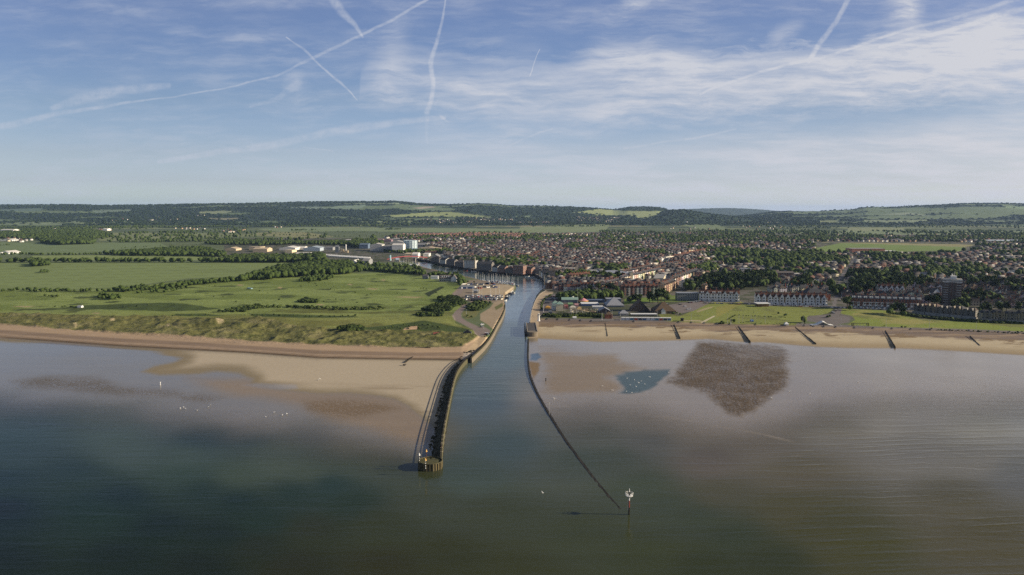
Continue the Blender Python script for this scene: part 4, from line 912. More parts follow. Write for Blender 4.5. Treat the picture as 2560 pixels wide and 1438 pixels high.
# beacon
bc = G(1572.5, 1287, 0); bh = hgt(1572.5, 1221, 1287, 0)
bo = empty('channel_beacon', bc, 0, 'tall beacon pole in the sea, railed basket platform on top, rusty red lower half', 'beacon')
pz = bh - 3.0
pm = MB().cyl(0, 0, -2, 3.0, .34, .3, 10, 0).cyl(0, 0, 3.0, 5.8, .27, .24, 10, 1).cyl(0, 0, 5.8, pz, .22, .2, 10, 2)
pm.build('pole', [mat('weedy steel', (34, 28, 20), .9, .3, 1), mat('red paint', (128, 54, 42), .7, .3, 1.5), M_WHITE], bo, (0, 0, 0))
ld = MB()
for s_ in (-.18, .18): ld.box(-.5 + s_ - .02, -.3, 2, -.5 + s_ + .02, -.26, pz)
for i in range(24): ld.box(-.68, -.3, 2 + i * .25, -.32, -.27, 2.04 + i * .25)
ld.build('ladder', M_STEEL, bo, (0, 0, 0))
pf = MB().cyl(0, 0, pz - .8, pz, .35, 1.35, 10, 0).cyl(0, 0, pz, pz + .12, 1.45, None, 12, 0)
pf.build('platform', M_WHITE, bo, (0, 0, 0))
rl = MB()
for i in range(10):
    a = 2 * math.pi * i / 10; b_ = 2 * math.pi * (i + 1) / 10
    rl.tube((1.4 * math.cos(a), 1.4 * math.sin(a), pz), (1.55 * math.cos(a), 1.55 * math.sin(a), pz + 1.25), .05)
    for hh, q in ((.65, 1.47), (1.25, 1.55)): rl.tube((q * math.cos(a), q * math.sin(a), pz + hh), (q * math.cos(b_), q * math.sin(b_), pz + hh), .045)
rl.build('railing', M_WHITE, bo, (0, 0, 0))
MB().box(-.3, -.3, pz + .12, .3, .3, pz + 1.5).build('light_box', M_BLACK, bo, (0, 0, 0))
MB().cyl(0, 0, pz + 1.5, pz + 2.0, .2, .2, 8).cyl(0, 0, pz + 2.0, bh, .16, .04, 8).build('lantern', M_WHITE, bo, (0, 0, 0))
# ------------------------------------------------------------------ harbour walls
def wall(name, pts, z, thick, lab, m, base=-1.5, step=4, side=0, cat='harbour wall', piles=None):
    P = path_pts(smooth_path(pts, 2), z, step); o0 = P[0].copy(); Q = [p - Vector((o0.x, o0.y, 0)) for p in P]
    o = empty(name, (o0.x, o0.y, 0), 0, lab, cat)
    ribbon(Q, [(side - thick / 2 - .25, base), (side - thick / 2, z), (side + thick / 2, z), (side + thick / 2 + .25, base)]).build('wall', m, o, (0, 0, 0))
    ribbon(Q, [(side - thick / 2 - .1, z - .35), (side - thick / 2 - .1, z + .25), (side + thick / 2 + .1, z + .25), (side + thick / 2 + .1, z - .35)]).build('coping', M_CONC if piles is None else M_MOSS, o, (0, 0, 0))
    if piles:
        pm_ = MB().box(-.2, -.2, base, .2, .2, z + .1).mesh('pile', M_WOODDK)
        for i, p in enumerate(Q[::2][:95]):
            t = (Q[min(2 * i + 1, len(Q) - 1)] - Q[max(2 * i - 1, 0)]).normalized(); s_ = Vector((t.y, -t.x, 0)); q = p + s_ * (side + piles); link('pile', pm_, o, (q.x, q.y, 0))
    return o
wall('river_wall', [(1178, 895), (1192, 882), (1208, 867), (1222, 850), (1233, 832), (1243, 812), (1252, 797), (1258, 784), (1263, 768), (1261, 757)], 4.2, 1.0, 'pale topped mossy river wall along the left bank of the harbour mouth', M_CONCDK, piles=-.8)
wall('quay_wall', [(1325, 806), (1327, 787), (1333, 765), (1341, 746), (1352, 733), (1366, 726)], 4.6, .8, 'pale quay wall below the promenade on the right bank', M_CONCDK)
wall('riverside_embankment', [(1367, 714), (1362, 702), (1350, 690), (1330, 681), (1290, 681.5), (1240, 679), (1190, 673.5), (1140, 665), (1100, 657), (1070, 649.5), (1036, 647)], 4.4, 1.2, 'long dark embankment wall under the riverside flats', mat('dark river wall', (52, 50, 50), .8, .3, .3))
# east pier end: staging and concrete deck
ep = G(1331, 842, 0); ea = empty('east_pier_end', ep, 0, 'short concrete jetty with dark timber staging at the end of the right quay', 'jetty')
L_ = G(1331, 808, 4.6).y - ep.y; wv_ = 5.2
MB().box(-wv_, 0, -1, wv_, L_, 4.4).build('body', mat('dark stained concrete', (84, 78, 66), .9, .3, .5), ea, (0, 2, 0))  # body colour lowered to carry the shade on its left face
MB().box(-wv_ + .6, .5, 4.4, wv_ - .6, L_ - 1, 4.65).build('deck', mat('dark planks', (78, 74, 70), .8, .25, 1.2), ea, (0, 2, 0))
MB().cyl(0, 0, -1, 4.7, wv_, None, 20).build('rounded_end', M_CONCDK, ea, (0, 2, 0))
st_ = MB()
st_.box(-wv_ - 1.2, -2, -1.5, -wv_ - .9, L_, 3.6)
for i in range(16): st_.box(-wv_ - 1.6, i * L_ / 16, -1.5, -wv_ - 1.2, i * L_ / 16 + .4, 5.2)
for zz_ in (1.2, 3.0, 4.8): st_.box(-wv_ - 1.65, -3, zz_, -wv_ - 1.3, L_, zz_ + .35)
for i in range(5): st_.box(-wv_ + 2 * i - 1, -3.2, -1.5, -wv_ + 2 * i - .6, -2.8, 3.6 - i * .4)
st_.build('timber_staging', M_WOODDK, ea, (0, 2, 0))
for s_ in (-1, 1): MB().box(s_ * (wv_ - .5) - .25, 1, 4.4, s_ * (wv_ - .5) + .25, L_, 5.1).build('parapet', M_CONC, ea, (0, 2, 0))
# lighthouse
lh = G(1346.5, 803, 4.5); hh = hgt(1346.5, 784, 803, 4.5)
lo = empty('lighthouse', lh, 0, 'small white concrete lighthouse tower at the seaward end of the right quay', 'lighthouse')
MB().cyl(0, 0, 0, hh * .12, 1.6, 1.5, 6).cyl(0, 0, hh * .12, hh * .72, 1.15, 1.0, 6).build('tower', M_WHITE, lo, (0, 0, 0))
MB().cyl(0, 0, hh * .72, hh * .77, 1.7, 1.7, 12).build('gallery', M_WHITE, lo, (0, 0, 0))
MB().cyl(0, 0, hh * .77, hh * .92, .95, .95, 10).build('lantern_room', M_DKGLASS, lo, (0, 0, 0))
MB().cyl(0, 0, hh * .92, hh, 1.3, .3, 12).build('roof', M_WHITE, lo, (0, 0, 0))
# groynes
GR = [((1513, 810), (1519, 843), 'groyne nearest the quay, almost straight down the beach'), ((1685, 813), (1700.5, 848), 'second groyne from the quay, by the end of the beach huts'), ((1846, 817.5), (1876, 857), 'third groyne from the quay, touching the wet mussel bed'),
      ((1988, 820), (2040, 862), 'longest and most slanting groyne, left of the white wave shelter'), ((2213.6, 829), (2238.6, 871), 'narrow groyne below the right hand lawn'), ((2425, 842), (2450, 867), 'short groyne furthest right on the beach')]
for a, b_, lab in GR:
    A, B = G(*a, 2.6), G(*b_, .3); o = empty('groyne', A, 0, 'dark timber ' + lab, 'groyne', 'timber groynes on the right hand beach')
    d = B - A; d.z = 0; L_ = d.length; t = d.normalized(); s_ = Vector((t.y, -t.x, 0)); n_ = int(L_ / 2.2)
    pl_ = MB()
    for i in range(n_):
        p, q = t * (i * L_ / n_), t * ((i + 1) * L_ / n_); z0 = -1.6 - (A.z - B.z) * i / n_; tp_ = .75 - (A.z - B.z) * .8 * i / n_ + r_.uniform(-.12, .12)
        pl_.poly([p + s_ * .1 + Vector((0, 0, z0)), q + s_ * .1 + Vector((0, 0, z0)), q + s_ * .1 + Vector((0, 0, tp_)), p + s_ * .1 + Vector((0, 0, tp_))])
        pl_.poly([p - s_ * .1 + Vector((0, 0, tp_)), q - s_ * .1 + Vector((0, 0, tp_)), q - s_ * .1 + Vector((0, 0, z0)), p - s_ * .1 + Vector((0, 0, z0))])
        pl_.poly([p + s_ * .1 + Vector((0, 0, tp_)), q + s_ * .1 + Vector((0, 0, tp_)), q - s_ * .1 + Vector((0, 0, tp_)), p - s_ * .1 + Vector((0, 0, tp_))])
    pl_.build('planking', M_WOODDK, o, (0, 0, 0))
    pm_ = MB().box(-.14, -.14, -2, .14, .14, 1.2).mesh('pile', M_WOODDK)
    for i in range(0, n_ + 1):
        q = t * (i * L_ / n_); link('pile', pm_, o, (q.x, q.y, -(A.z - B.z) * i / n_ * .85 + r_.uniform(-.2, .2)))
    wh = MB(); wh.tube(s_ * 3.0 + Vector((0, 0, .4)), t * L_ * .9 + s_ * 2.2 + Vector((0, 0, -(A.z - B.z) * .8 + .2)), .15, 0, 6); wh.build('waling', M_WOODDK, o, (0, 0, 0))
# lamp posts and flag poles along the promenade
POLES = [(1359, 780, 762, 1), (1444, 763, 720, 0), (1412, 779, 757, 0), (1505, 800, 783, 1), (1515, 796, 776, 0), (1530, 797, 776, 0), (1551, 801, 779, 0), (1643, 801, 779, 0), (1428, 793, 776, 0), (1440, 792, 775, 0), (1560, 757, 741, 0),
 (1728, 803, 783, 0), (1819, 807, 785, 0), (1827, 810, 796, 1), (1847, 808, 789, 0), (1857, 807, 787, 0), (1877.5, 807, 788, 0), (1887.5, 808, 788, 0), (1912.5, 808, 788, 0), (2007, 814, 791, 0), (2054, 817, 802, 2), (2102, 815, 792, 0), (2215, 818, 797, 0), (2323, 822, 801, 0), (2440, 826, 805, 0), (1884, 783, 776, 2), (1166, 785, 774, 0), (1153, 790, 783, 0), (1209, 822, 812, 0)]
for i, (x, yb, yt, kd) in enumerate(POLES):
    g0 = G(x, yb, 4.5); h = hgt(x, yt, yb, 4.5); m_ = (M_STEEL, M_WHITE, M_BLACK)[kd]
    near = ('the amusement park' if x < 1580 else 'the beach huts' if x < 1700 else 'the garden hedge' if x < 1930 else 'the white wave shelter' if x < 2120 else 'the right hand lawn')
    if x < 1300: near = 'the path through the dunes'
    left = [p for p in POLES if p[3] == kd and p[0] < x]; tone = ('pale grey', 'white', 'black')[kd]
    o = empty('flag_pole' if h > 9 or kd == 1 else 'lamp_post', g0, 0, f'{ORD[len(left)]} {tone} pole from the left, standing by {near}', 'pole', 'poles along the promenade')
    MB().cyl(0, 0, 0, .5, .3, .22, 8).cyl(0, 0, .5, h, .17, .08, 7).build('shaft', m_, o, (0, 0, 0))
    if kd == 0 and h < 13: MB().box(-.7, -.1, h - .12, .7, .1, h + .08).build('lamp_head', m_, o, (0, 0, 0))
    else: MB().ball((0, 0, h + .05), .22, 0, 1).build('finial', m_, o, (0, 0, 0))

# ------------------------------------------------------------------ where things stand, in words
LMK = [('the lighthouse', 1346.5, 803), ('the tower block', 2374, 762), ('the green shed', 1540, 698), ('the amusement park', 1430, 770), ('the white wave shelter', 2054, 812), ('the clubhouse', 1120, 706),
       ('the gasholder', 1023, 628), ('the red footbridge', 1015, 650), ('the marina', 1250, 715), ('the lawn shelter', 1908, 765), ('the thatched kiosk', 1166, 838), ('the brown hipped pavilion', 1665, 780), ('the school', 2170, 632)]
LMP = [(n, G(a, b)) for n, a, b in LMK]
_u = 'zero one two three four five six seven eight nine ten eleven twelve thirteen fourteen fifteen sixteen seventeen eighteen nineteen'.split()
def num(n):
    if n < 20: return _u[n]
    if n < 100: return _t[n // 10 - 2] + ('-' + _u[n % 10] if n % 10 else '')
    if n < 1000: return _u[n // 100] + '-hundred' + ('-' + num(n % 100) if n % 100 else '')
    return num(n // 1000) + '-thousand' + ('-' + num(n % 1000) if n % 1000 else '')
USED = set()
def where(look, x, y):
    """the look of a thing plus its place beside the nearest landmark, different for every thing"""
    for step in (20, 10, 5, 2, 1):
        for n, p in sorted(LMP, key=lambda q: (q[1].x - x) ** 2 + (q[1].y - y) ** 2)[:2]:
            dx, dy = x - p.x, y - p.y; a, b = round(abs(dx) / step) * step, round(abs(dy) / step) * step
            s_ = f"{look}, {num(a)} metres {'right' if dx > 0 else 'left'} and {num(b)} {'beyond' if dy > 0 else 'short of'} {n}"
            if s_ not in USED: USED.add(s_); return s_
    return s_
# ------------------------------------------------------------------ houses
WALLC = {'cream': (210, 198, 168), 'white': (226, 222, 212), 'red brick': (126, 84, 66), 'brown brick': (112, 86, 68), 'grey rendered': (160, 156, 148), 'buff brick': (176, 148, 112)}
M_WIN = facade('house wall', None, objcol=True, sx=3.0, sz=2.8)
M_WINT = facade('tall terrace wall', None, objcol=True, sx=2.6, sz=3.1, wf=.5)
def house_data(w, d, h, rh, wm, rm_, kind):
    """walls, roof and chimney meshes; origin at the middle of the footprint, front to -Y"""
    x, y = w / 2, d / 2
    wl_ = MB().box(-x, -y, 0, x, y, h)
    if kind != 'hip':
        wl_.poly([(x, -y, h), (x, y, h), (x, 0, h + rh)]); wl_.poly([(-x, y, h), (-x, -y, h), (-x, 0, h + rh)])
    if kind == 'bay': wl_.box(-x + .5, -y - .9, 0, -x + .5 + w * .42, -y, h * .95)
    if kind == 'wing': wl_.box(x * .1, -y - 2.4, 0, x, -y, h); wl_.poly([(x * .1, -y - 2.4, h), (x, -y - 2.4, h), (x * .55, -y - 2.4, h + rh * .75)])
    W_ = wl_.mesh('house_walls', wm)
    rf = MB().gable(-x, -y, h + .02, x, y, rh, 0, None, 'x', y * .85 if kind == 'hip' else 0, .35)
    if kind == 'bay': rf.gable(-x + .5, -y - 1.1, h * .95, -x + .5 + w * .42, -y + 3, rh * .55, 0, None, 'y', 0, .1)
    if kind == 'wing': rf.gable(x * .1, -y - 2.5, h + .03, x, 0, rh * .75, 0, None, 'y', 0, .2)
    R_ = rf.mesh('roof', rm_)
    c = MB().box(x - .5, -.5, h, x + .3, .7, h + rh + 1.3).box(x - .35, -.3, h + rh + 1.3, x - .1, .0, h + rh + 1.75).box(x - .35, .2, h + rh + 1.3, x - .1, .5, h + rh + 1.75)
    C_ = c.mesh('chimney', M_PIPE)
    return W_, R_, C_
PROTO = {}
def proto(key, *a):
    if key not in PROTO: PROTO[key] = house_data(*a)
    return PROTO[key]
def place_house(name, key, args, x, y, rz, col, look, cat, group, chim=True, sc=(1, 1, 1)):
    W_, R_, C_ = proto(key, *args)
    o = link(name, W_, None, (x, y, ground_z(x, y) - .15), rz); o.scale = sc; o.color = (*lin(*col), 1)
    tag(o, where(look, x, y), cat, group)
    link('roof', R_, o); 
    if chim: link('chimney', C_, o)
    return o
HOUSES = []   # footprints (x, y, radius) kept clear of the fill
def keep(x, y, r): HOUSES.append((x, y, r))
def row(A, B, n, key, args, cols, look, name, cat, group, face=1, jit=.04, z=4.5, skipw=None):
    """houses shoulder to shoulder from pixel A to pixel B; face=1 fronts to the right hand of that walk"""
    a, b = G(*A, z), G(*B, z); t = (b - a); L = t.length / n; t.normalize(); nrm = Vector((t.y, -t.x, 0)) * face
    rz = math.atan2(nrm.y, nrm.x) + math.pi / 2; out = []
    for i in range(n):
        c = rg.choice(cols); p = a + t * L * (i + .5); p = p - nrm * args[1] / 2
        k_ = key; sc = (L / args[0], 1, 1 + rg.uniform(-jit, jit))
        out.append(place_house(name, key, args, p.x, p.y, rz, tuple(v * rg.uniform(.93, 1.06) for v in WALLC[c]), f'{c} {look}', cat, group, True, sc)); keep(p.x, p.y, max(L, args[1]) * .8)
    return out
rg = random.Random(21)
TERR = 'terraced houses in the old town streets'
# seafront and old-town terraces, traced row by row
row((1559, 710), (1655, 687), 20, 'cream', (6.2, 10, 10.5, 3, M_WINT, M_SLATE, 'bay'), ['cream', 'white'], 'terraced house', 'terraced_house', 'house', TERR)
row((1514, 724), (1552, 716), 8, 'buff', (6.2, 10, 9.5, 3, M_WINT, M_SLATE, 'bay'), ['buff brick', 'cream'], 'terraced house', 'terraced_house', 'house', TERR)
row((1683, 717), (1748, 692), 11, 'tall', (6.6, 11, 12, 3.4, M_WINT, M_TILEBR, 'bay'), ['white', 'red brick', 'buff brick'], 'terraced house', 'terraced_house', 'house', TERR)
row((1660, 735), (1690, 722), 6, 'tall', (6.6, 11, 12, 3.4, M_WINT, M_TILEBR, 'bay'), ['red brick', 'buff brick'], 'terraced house', 'terraced_house', 'house', TERR)
row((1554, 739), (1646, 738), 9, 'front', (6.6, 11, 11, 3.6, M_WINT, M_TILE, 'wing'), ['grey rendered', 'red brick'], 'seafront house', 'terraced_house', 'house', TERR)
row((1410, 731), (1450, 731), 5, 'front2', (6.2, 10, 8, 3.2, M_WINT, M_TILE, 'gab'), ['grey rendered', 'white'], 'seafront house', 'terraced_house', 'house', TERR)
row((1452, 732), (1501, 732), 6, 'front', (6.6, 11, 11, 3.6, M_WINT, M_TILE, 'wing'), ['white', 'grey rendered'], 'gabled house', 'terraced_house', 'house', TERR)
row((1425, 706), (1478, 702), 7, 'brick', (6.4, 11, 11, 3.4, M_WINT, M_TILE, 'bay'), ['buff brick', 'red brick'], 'terraced house', 'terraced_house', 'house', TERR)
for A, B, n in (((1590, 700), (1668, 680), 18), ((1562, 690), (1640, 672), 18), ((1380, 690), (1410, 684), 6), ((1380, 676), (1470, 672), 13), ((1440, 664), (1540, 660), 14), ((1640, 676), (1700, 664), 12), ((1560, 664), (1640, 652), 16), ((1700, 672), (1760, 662), 10)):
    row(A, B, n, 'mid', (5.8, 9, 7.5, 2.8, M_WIN, M_TILEBR, 'bay'), ['cream', 'red brick', 'white', 'brown brick', 'buff brick'], 'terraced house', 'terraced_house', 'house', TERR)
for A, B, n in (((1680, 650), (1762, 633), 26), ((1700, 644), (1770, 629), 20), ((1270, 652), (1352, 647), 22), ((1275, 646), (1350, 642), 18)):
    row(A, B, n, 'redrow', (5.4, 9, 6.5, 2.8, M_WIN, M_TILE, 'gab'), ['red brick', 'buff brick', 'cream'], 'row house', 'terraced_house', 'house', TERR)
# ------------------------------------------------------------------ big seafront terraces with gables, bays and balconies
M_WINDOW = mat('window glass', (40, 50, 62), .15, .1, .4, spec=.6)
def seafront_house(w, h, rh, d, style):
    p = {}; x = w / 2
    p['walls'] = MB().box(-x, 0, 0, x, d, h).poly([(x, 0, h), (x, d, h), (x, d / 2, h + rh)]).poly([(-x, d, h), (-x, 0, h), (-x, d / 2, h + rh)])
    p['roof'] = MB().gable(-x, 0, h + .02, x, d, rh, 0, None, 'x', 0, .3)
    if style in ('gable', 'both'):
        p['front_gable'] = MB().box(-x * .78, -1.2, 0, x * .42, .1, h + .2).poly([(-x * .78, -1.2, h + .2), (x * .42, -1.2, h + .2), (-x * .18, -1.2, h + rh * .85)])
        p['gable_roof'] = MB().gable(-x * .78, -1.35, h + .22, x * .42, d / 2, rh * .7, 0, None, 'y', 0, .25)
    else:
        p['dormer'] = MB().box(-x * .5, .6, h + .2, -x * .05, 3, h + 2.2).box(x * .15, .6, h + .2, x * .6, 3, h + 2.2)
        p['bay_window'] = MB().box(-x * .7, -1.0, 0, x * .1, .1, h * .66)
    if style == 'balc':
        p['balcony'] = MB().box(-x, -1.5, h * .3, x, 0, h * .33).box(-x, -1.5, h * .42, x, -1.4, h * .44).box(-x, -1.3, h * .62, x, 0, h * .645)
    wn_ = []
    for i in range(3):
        z0 = h * (i / 3) + h * .08; yf = -1.25 if style in ('gable', 'both') else -1.06
        wn_.append(MB().box(-x * .5, yf if (i < 2 or style in ('gable', 'both')) else -.06, z0, -x * .02, yf + .2 if (i < 2 or style in ('gable', 'both')) else .1, z0 + h * .19)); wn_.append(MB().box(x * .55, -.06, z0, x * .85, .1, z0 + h * .19))
    p['window'] = wn_
    p['chimney'] = MB().box(x - .55, d * .5 - .8, h, x + .35, d * .5 + .8, h + rh + 1.5)
    p['porch'] = MB().box(x * .3, -1.6, 0, x, 0, 2.6)
    return p
def seafront_row(A, B, n, h, rh, styles, wcols, roof, lab, group, z=4.5):
    a, b = G(*A, z), G(*B, z); t = b - a; w = t.length / n; t.normalize(); rz = math.atan2(t.y, t.x); cache = {}
    for i in range(n):
        st_y = styles[i % len(styles)]; key = st_y
        if key not in cache:
            P = seafront_house(w, h, rh, 12, st_y); cache[key] = {}
            for k_, v in P.items():
                m_ = {'roof': roof, 'gable_roof': roof, 'chimney': M_PIPE, 'window': M_WINDOW, 'balcony': M_WHITE, 'front_gable': M_FR, 'bay_window': M_FR, 'dormer': M_FR, 'porch': M_FR}.get(k_, M_OC)
                cache[key][k_] = [q.mesh(k_, m_) for q in v] if isinstance(v, list) else [v.mesh(k_, m_)]
        c = wcols[i % len(wcols)]; p = a + t * w * (i + .5)
        o = empty('seafront_house', (p.x, p.y, z - .2), rz, f'{ORD[i]} house from the left, {c} {("with balconies" if st_y == "balc" else "with pointed gable" if st_y in ("gable", "both") else "with dormers")}, in {lab}', 'house', group)
        for k_, ms in cache[key].items():
            for me in ms: q = link(k_, me, o); q.color = (*lin(*WALLC[c]), 1)
        keep(p.x - t.y * 6, p.y + t.x * 6, 11)
M_OC = mat('tinted render', None, .8, .08, .6, objcol=True)
M_FR = mat('white render', (214, 214, 210), .75, .08, .6)
seafront_row((1748, 753), (1849, 755), 7, 10.2, 4.4, ['dorm', 'gable', 'dorm', 'dorm', 'both'], ['white'], M_TILE, 'the left white seafront terrace', 'houses of the white dormered terrace')
seafront_row((1889, 761), (2068, 764), 12, 9.6, 5.0, ['gable'], ['white', 'buff brick', 'white'], M_TILE, 'the gabled seafront terrace', 'houses of the gabled white terrace')
seafront_row((2126, 770), (2304, 776), 12, 12, 3.6, ['balc', 'dorm', 'balc', 'balc'], ['red brick'], M_SLATE, 'the brick seafront terrace', 'houses of the brick terrace')
seafront_row((2196, 735), (2262, 736), 5, 9, 4.5, ['gable'], ['white'], M_TILE, 'the rear white row', 'white gabled houses behind the brick terrace')
# ------------------------------------------------------------------ blocks and sheds
def block(name, A, px1, top, depth, wallm, roofm, lab, cat='building', roof='flat', rh=0, py1=None, z=4.5, rz=None, extra=None, group=None, hw=None, zdrop=.2, eave=None, w=None):
    """a building whose front runs from pixel A to column px1; top is the picture row of the wall top"""
    a = G(*A, z); b = G(px1, py1 if py1 is not None else A[1], z); t = b - a; w = w or t.length; rz = math.atan2(t.y, t.x) if rz is None else rz
    h = hw if hw else hgt(A[0], top, A[1], z)
    o = empty(name, (a.x, a.y, z - zdrop), rz, lab, cat, group)
    wl_ = MB().box(0, 0, 0, w, depth, h)
    al = 'x' if roof in ('gable', 'hip') else 'y'
    if roof == 'gable': wl_.poly([(w, 0, h), (w, depth, h), (w, depth / 2, h + rh)]).poly([(0, depth, h), (0, 0, h), (0, depth / 2, h + rh)])
    if roof == 'front': wl_.poly([(0, 0, h), (w, 0, h), (w / 2, 0, h + rh)]).poly([(w, depth, h), (0, depth, h), (w / 2, depth, h + rh)])
    wl_.build('walls', wallm, o, (0, 0, 0))
    if roof == 'flat':
        MB().box(-.3, -.3, h, w + .3, depth + .3, h + .5).build('roof', roofm, o, (0, 0, 0))
    else: MB().gable(0, 0, h + .02, w, depth, rh, 0, None, 'y' if roof == 'front' else 'x', min(depth, w) * .48 if roof == 'hip' else 0, .4).build('roof', roofm, o, (0, 0, 0))
    c = Matrix.Rotation(rz, 3, 'Z') @ Vector((w / 2, depth / 2, 0)); keep(a.x + c.x, a.y + c.y, max(w, depth) * .55)
    if w > 2.2 * depth or depth > 2.2 * w:
        for k_ in range(1, 8):
            c = Matrix.Rotation(rz, 3, 'Z') @ Vector((w * k_ / 8, depth * (k_ / 8 if depth > w else .5), 0)); keep(a.x + c.x, a.y + c.y, min(w, depth) * .8)
    return o, w, h
C = lambda n, rgb, **k_: mat(n, rgb, **k_)
M_CREAM = C('cream render', (214, 200, 168)); M_SHEDW = C('pale shed cladding', (196, 190, 178)); M_SHEDG = C('grey shed cladding', (120, 124, 126)); M_BEIGE = C('beige wall', (190, 172, 140)); M_BRICK = C('red brick wall', (140, 86, 64), var=.2)
M_GREENW = C('green cladding', (92, 122, 100)); M_BROWNR = C('brown shingles', (92, 76, 58), var=.25); M_TEAL = C('teal roof', (126, 152, 140)); M_PINK = C('pink canvas', (196, 134, 134)); M_BLUE = C('blue paint', (72, 104, 150)); M_LEAD = C('lead roof', (150, 148, 142), var=.1)
FAC_B = facade('brick flats wall', (134, 92, 72), trim=(196, 194, 188), sx=4.2, sz=3.0, wf=.5); FAC_C = facade('cream flats wall', (206, 192, 158), sx=4.0, sz=3.0, wf=.45); FAC_D = facade('dark riverside wall', (104, 96, 90), sx=3.4, sz=3.0, wf=.5)
FAC_W = facade('white riverside wall', (206, 202, 192), sx=3.4, sz=3.0); FAC_G = facade('grey glassy wall', (110, 116, 118), win=(44, 54, 64), sx=3.0, sz=3.2, wf=.62); FAC_T = facade('tower wall', (92, 74, 66), win=(40, 42, 46), trim=(120, 112, 104), sx=5.0, sz=2.9, wf=.5)
M_BEIGED = C('dull beige bays', (120, 110, 92)); M_GREYW = C('grey bays', (104, 102, 96))
# tower block
o, w, h = block('tower_block', (2354, 764), 2394, 703, 15, FAC_T, M_LEAD, 'tall brick tower block with white top band and rooftop plant, rising from trees', 'tower block', hw=32, rz=R(-27), w=20)
MB().box(-.4, -.5, h - 3, w + .4, -.1, h - 2.2).box(-.4, -.5, h - 1, w + .4, -.1, h - .2).build('white_band', M_WHITE, o, (0, 0, 0))
for i in range(10):
    MB().box(w * .04, -1.2, 2.9 * i + 1.6, w * .3, 0, 2.9 * i + 2.6).build('balcony', M_LEAD, o, (0, 0, 0)); MB().box(w * .72, -1.2, 2.9 * i + 1.6, w * .97, 0, 2.9 * i + 2.6).build('balcony', M_LEAD, o, (0, 0, 0))
MB().box(w * .4, 4, h, w * .72, 12, h + 4).build('plant_room', M_FR, o, (0, 0, 0)); MB().cyl(w * .6, 8, h + 4, h + 9, .15).cyl(w * .45, 8, h + 4, h + 7, .12).cyl(w * .5, 9, h + 4, h + 6.4, .5).build('aerials', M_WHITE, o, (0, 0, 0))
# curved flats right of the brick terrace
def flats(A, B, n, top, lab, fac, plinth=True, rm_=M_TILEBR):
    a, b = G(*A), G(*B)
    for i in range(n):
        p, q = a.lerp(b, i / n), a.lerp(b, (i + .93) / n); t = q - p; w_ = t.length; rz = math.atan2(t.y, t.x); h_ = top + .8 * (i % 2)
        o = empty('apartment_block', (p.x, p.y, 4.3), rz, f'{ORD[i]} section from the left of {lab}', 'apartment block', lab)
        MB().box(0, 0, 0, w_, 13, h_).build('walls', fac, o, (0, 0, 0)); MB().gable(0, 0, h_ + .02, w_, 13, 2.6, 0, None, 'x', 3, .4).build('roof', rm_, o, (0, 0, 0))
        for s_ in (.18, .62):
            MB().box(w_ * s_, -1.6, 0, w_ * (s_ + .2), 0, h_).poly([(w_ * s_, -1.6, h_), (w_ * (s_ + .2), -1.6, h_), (w_ * (s_ + .1), -1.6, h_ + 2.2)]).gable(w_ * s_, -1.7, h_ + .02, w_ * (s_ + .2), 4, 2.2, 0, None, 'y').build('bay', M_BEIGED if i % 2 else M_GREYW, o, (0, 0, 0))
        if plinth: MB().box(-.5, -3.4, 0, w_ + 1.5, -1.7, 3.2).build('terrace_wall', M_LEAD, o, (0, 0, 0))
        m_ = (p + q) / 2; keep(m_.x, m_.y + 7, w_ * .7)
flats((2284, 784), (2440, 799), 5, 9.5, 'the grey balconied flats', facade('grey flats wall', (112, 106, 96), sx=3.4, sz=3.0, wf=.5))
flats((2452, 804), (2640, 812), 6, 9.5, 'the pale flats by the right hand lawn', facade('pale flats wall', (158, 148, 122), sx=3.4, sz=3.0, wf=.5))
flats((2640, 812), (2860, 826), 6, 9.5, 'the pale flats past the lawn end', FAC_C)
# modern flats left of the white terrace
block('apartment_block', (1693, 752), 1746, 733, 12, FAC_G, M_GREYROOF, 'low dark glassy flats with flat roof, left of the white terrace', 'apartment block')
# lawn shelter
o, w, h = block('lawn_shelter', (1894, 767), 1922, 760, 9, C('shelter brick', (120, 92, 66)), M_WHITE, 'flat roofed brick shelter with wide white canopy on the lawn', 'shelter')
MB().box(-1.5, -2.5, h + .5, w + 1.5, 10, h + .9).build('canopy', M_FR, o, (0, 0, 0))
block('hall', (2012, 752), 2076, 735, 26, M_BRICK, M_TILEBR, 'long brown roofed hall behind the gabled terrace', 'hall', 'hip', 6, z=4.5)
block('school', (2130, 634), 2212, 622, 40, C('school wall', (190, 130, 104)), M_LEAD, 'long low school with orange walls and white roofs by the field', 'school')
block('school_wing', (2196, 634), 2240, 628, 30, M_FR, M_FR, 'white low school wing at the edge of the field', 'school')
block('glasshouse', (2480, 608), 2640, 603, 120, M_GREYROOF, C('glass roof', (170, 180, 186)), 'long pale blue glasshouse roofs far off at the right edge', 'glasshouse')
block('white_villa', (1852, 688), 1880, 672, 12, FAC_W, M_GREYROOF, 'white flat roofed block among dark trees behind the terraces', 'apartment block')
block('brick_flats', (1905, 694), 1985, 682, 12, facade('dark brick flats', (96, 66, 56), sx=4, sz=3), M_SLATE, 'long dark brick flats with twin lit end walls among trees', 'apartment block', 'gable', 2.5)
for x, y in ((2410, 727), (2432, 725), (2447, 735), (2466, 727), (2480, 722)): block('bungalow', (x, y), x + 16, y - 8, 11, M_BEIGE, M_BROWNR, where('brown roofed bungalow', G(x, y).x, G(x, y).y), 'house', 'hip', 4, group='bungalows beside the tower block')
block('timbered_house', (2332, 742), 2352, 732, 10, M_FR, M_SLATE, 'white and black gabled house left of the tower block', 'house', 'front', 6)
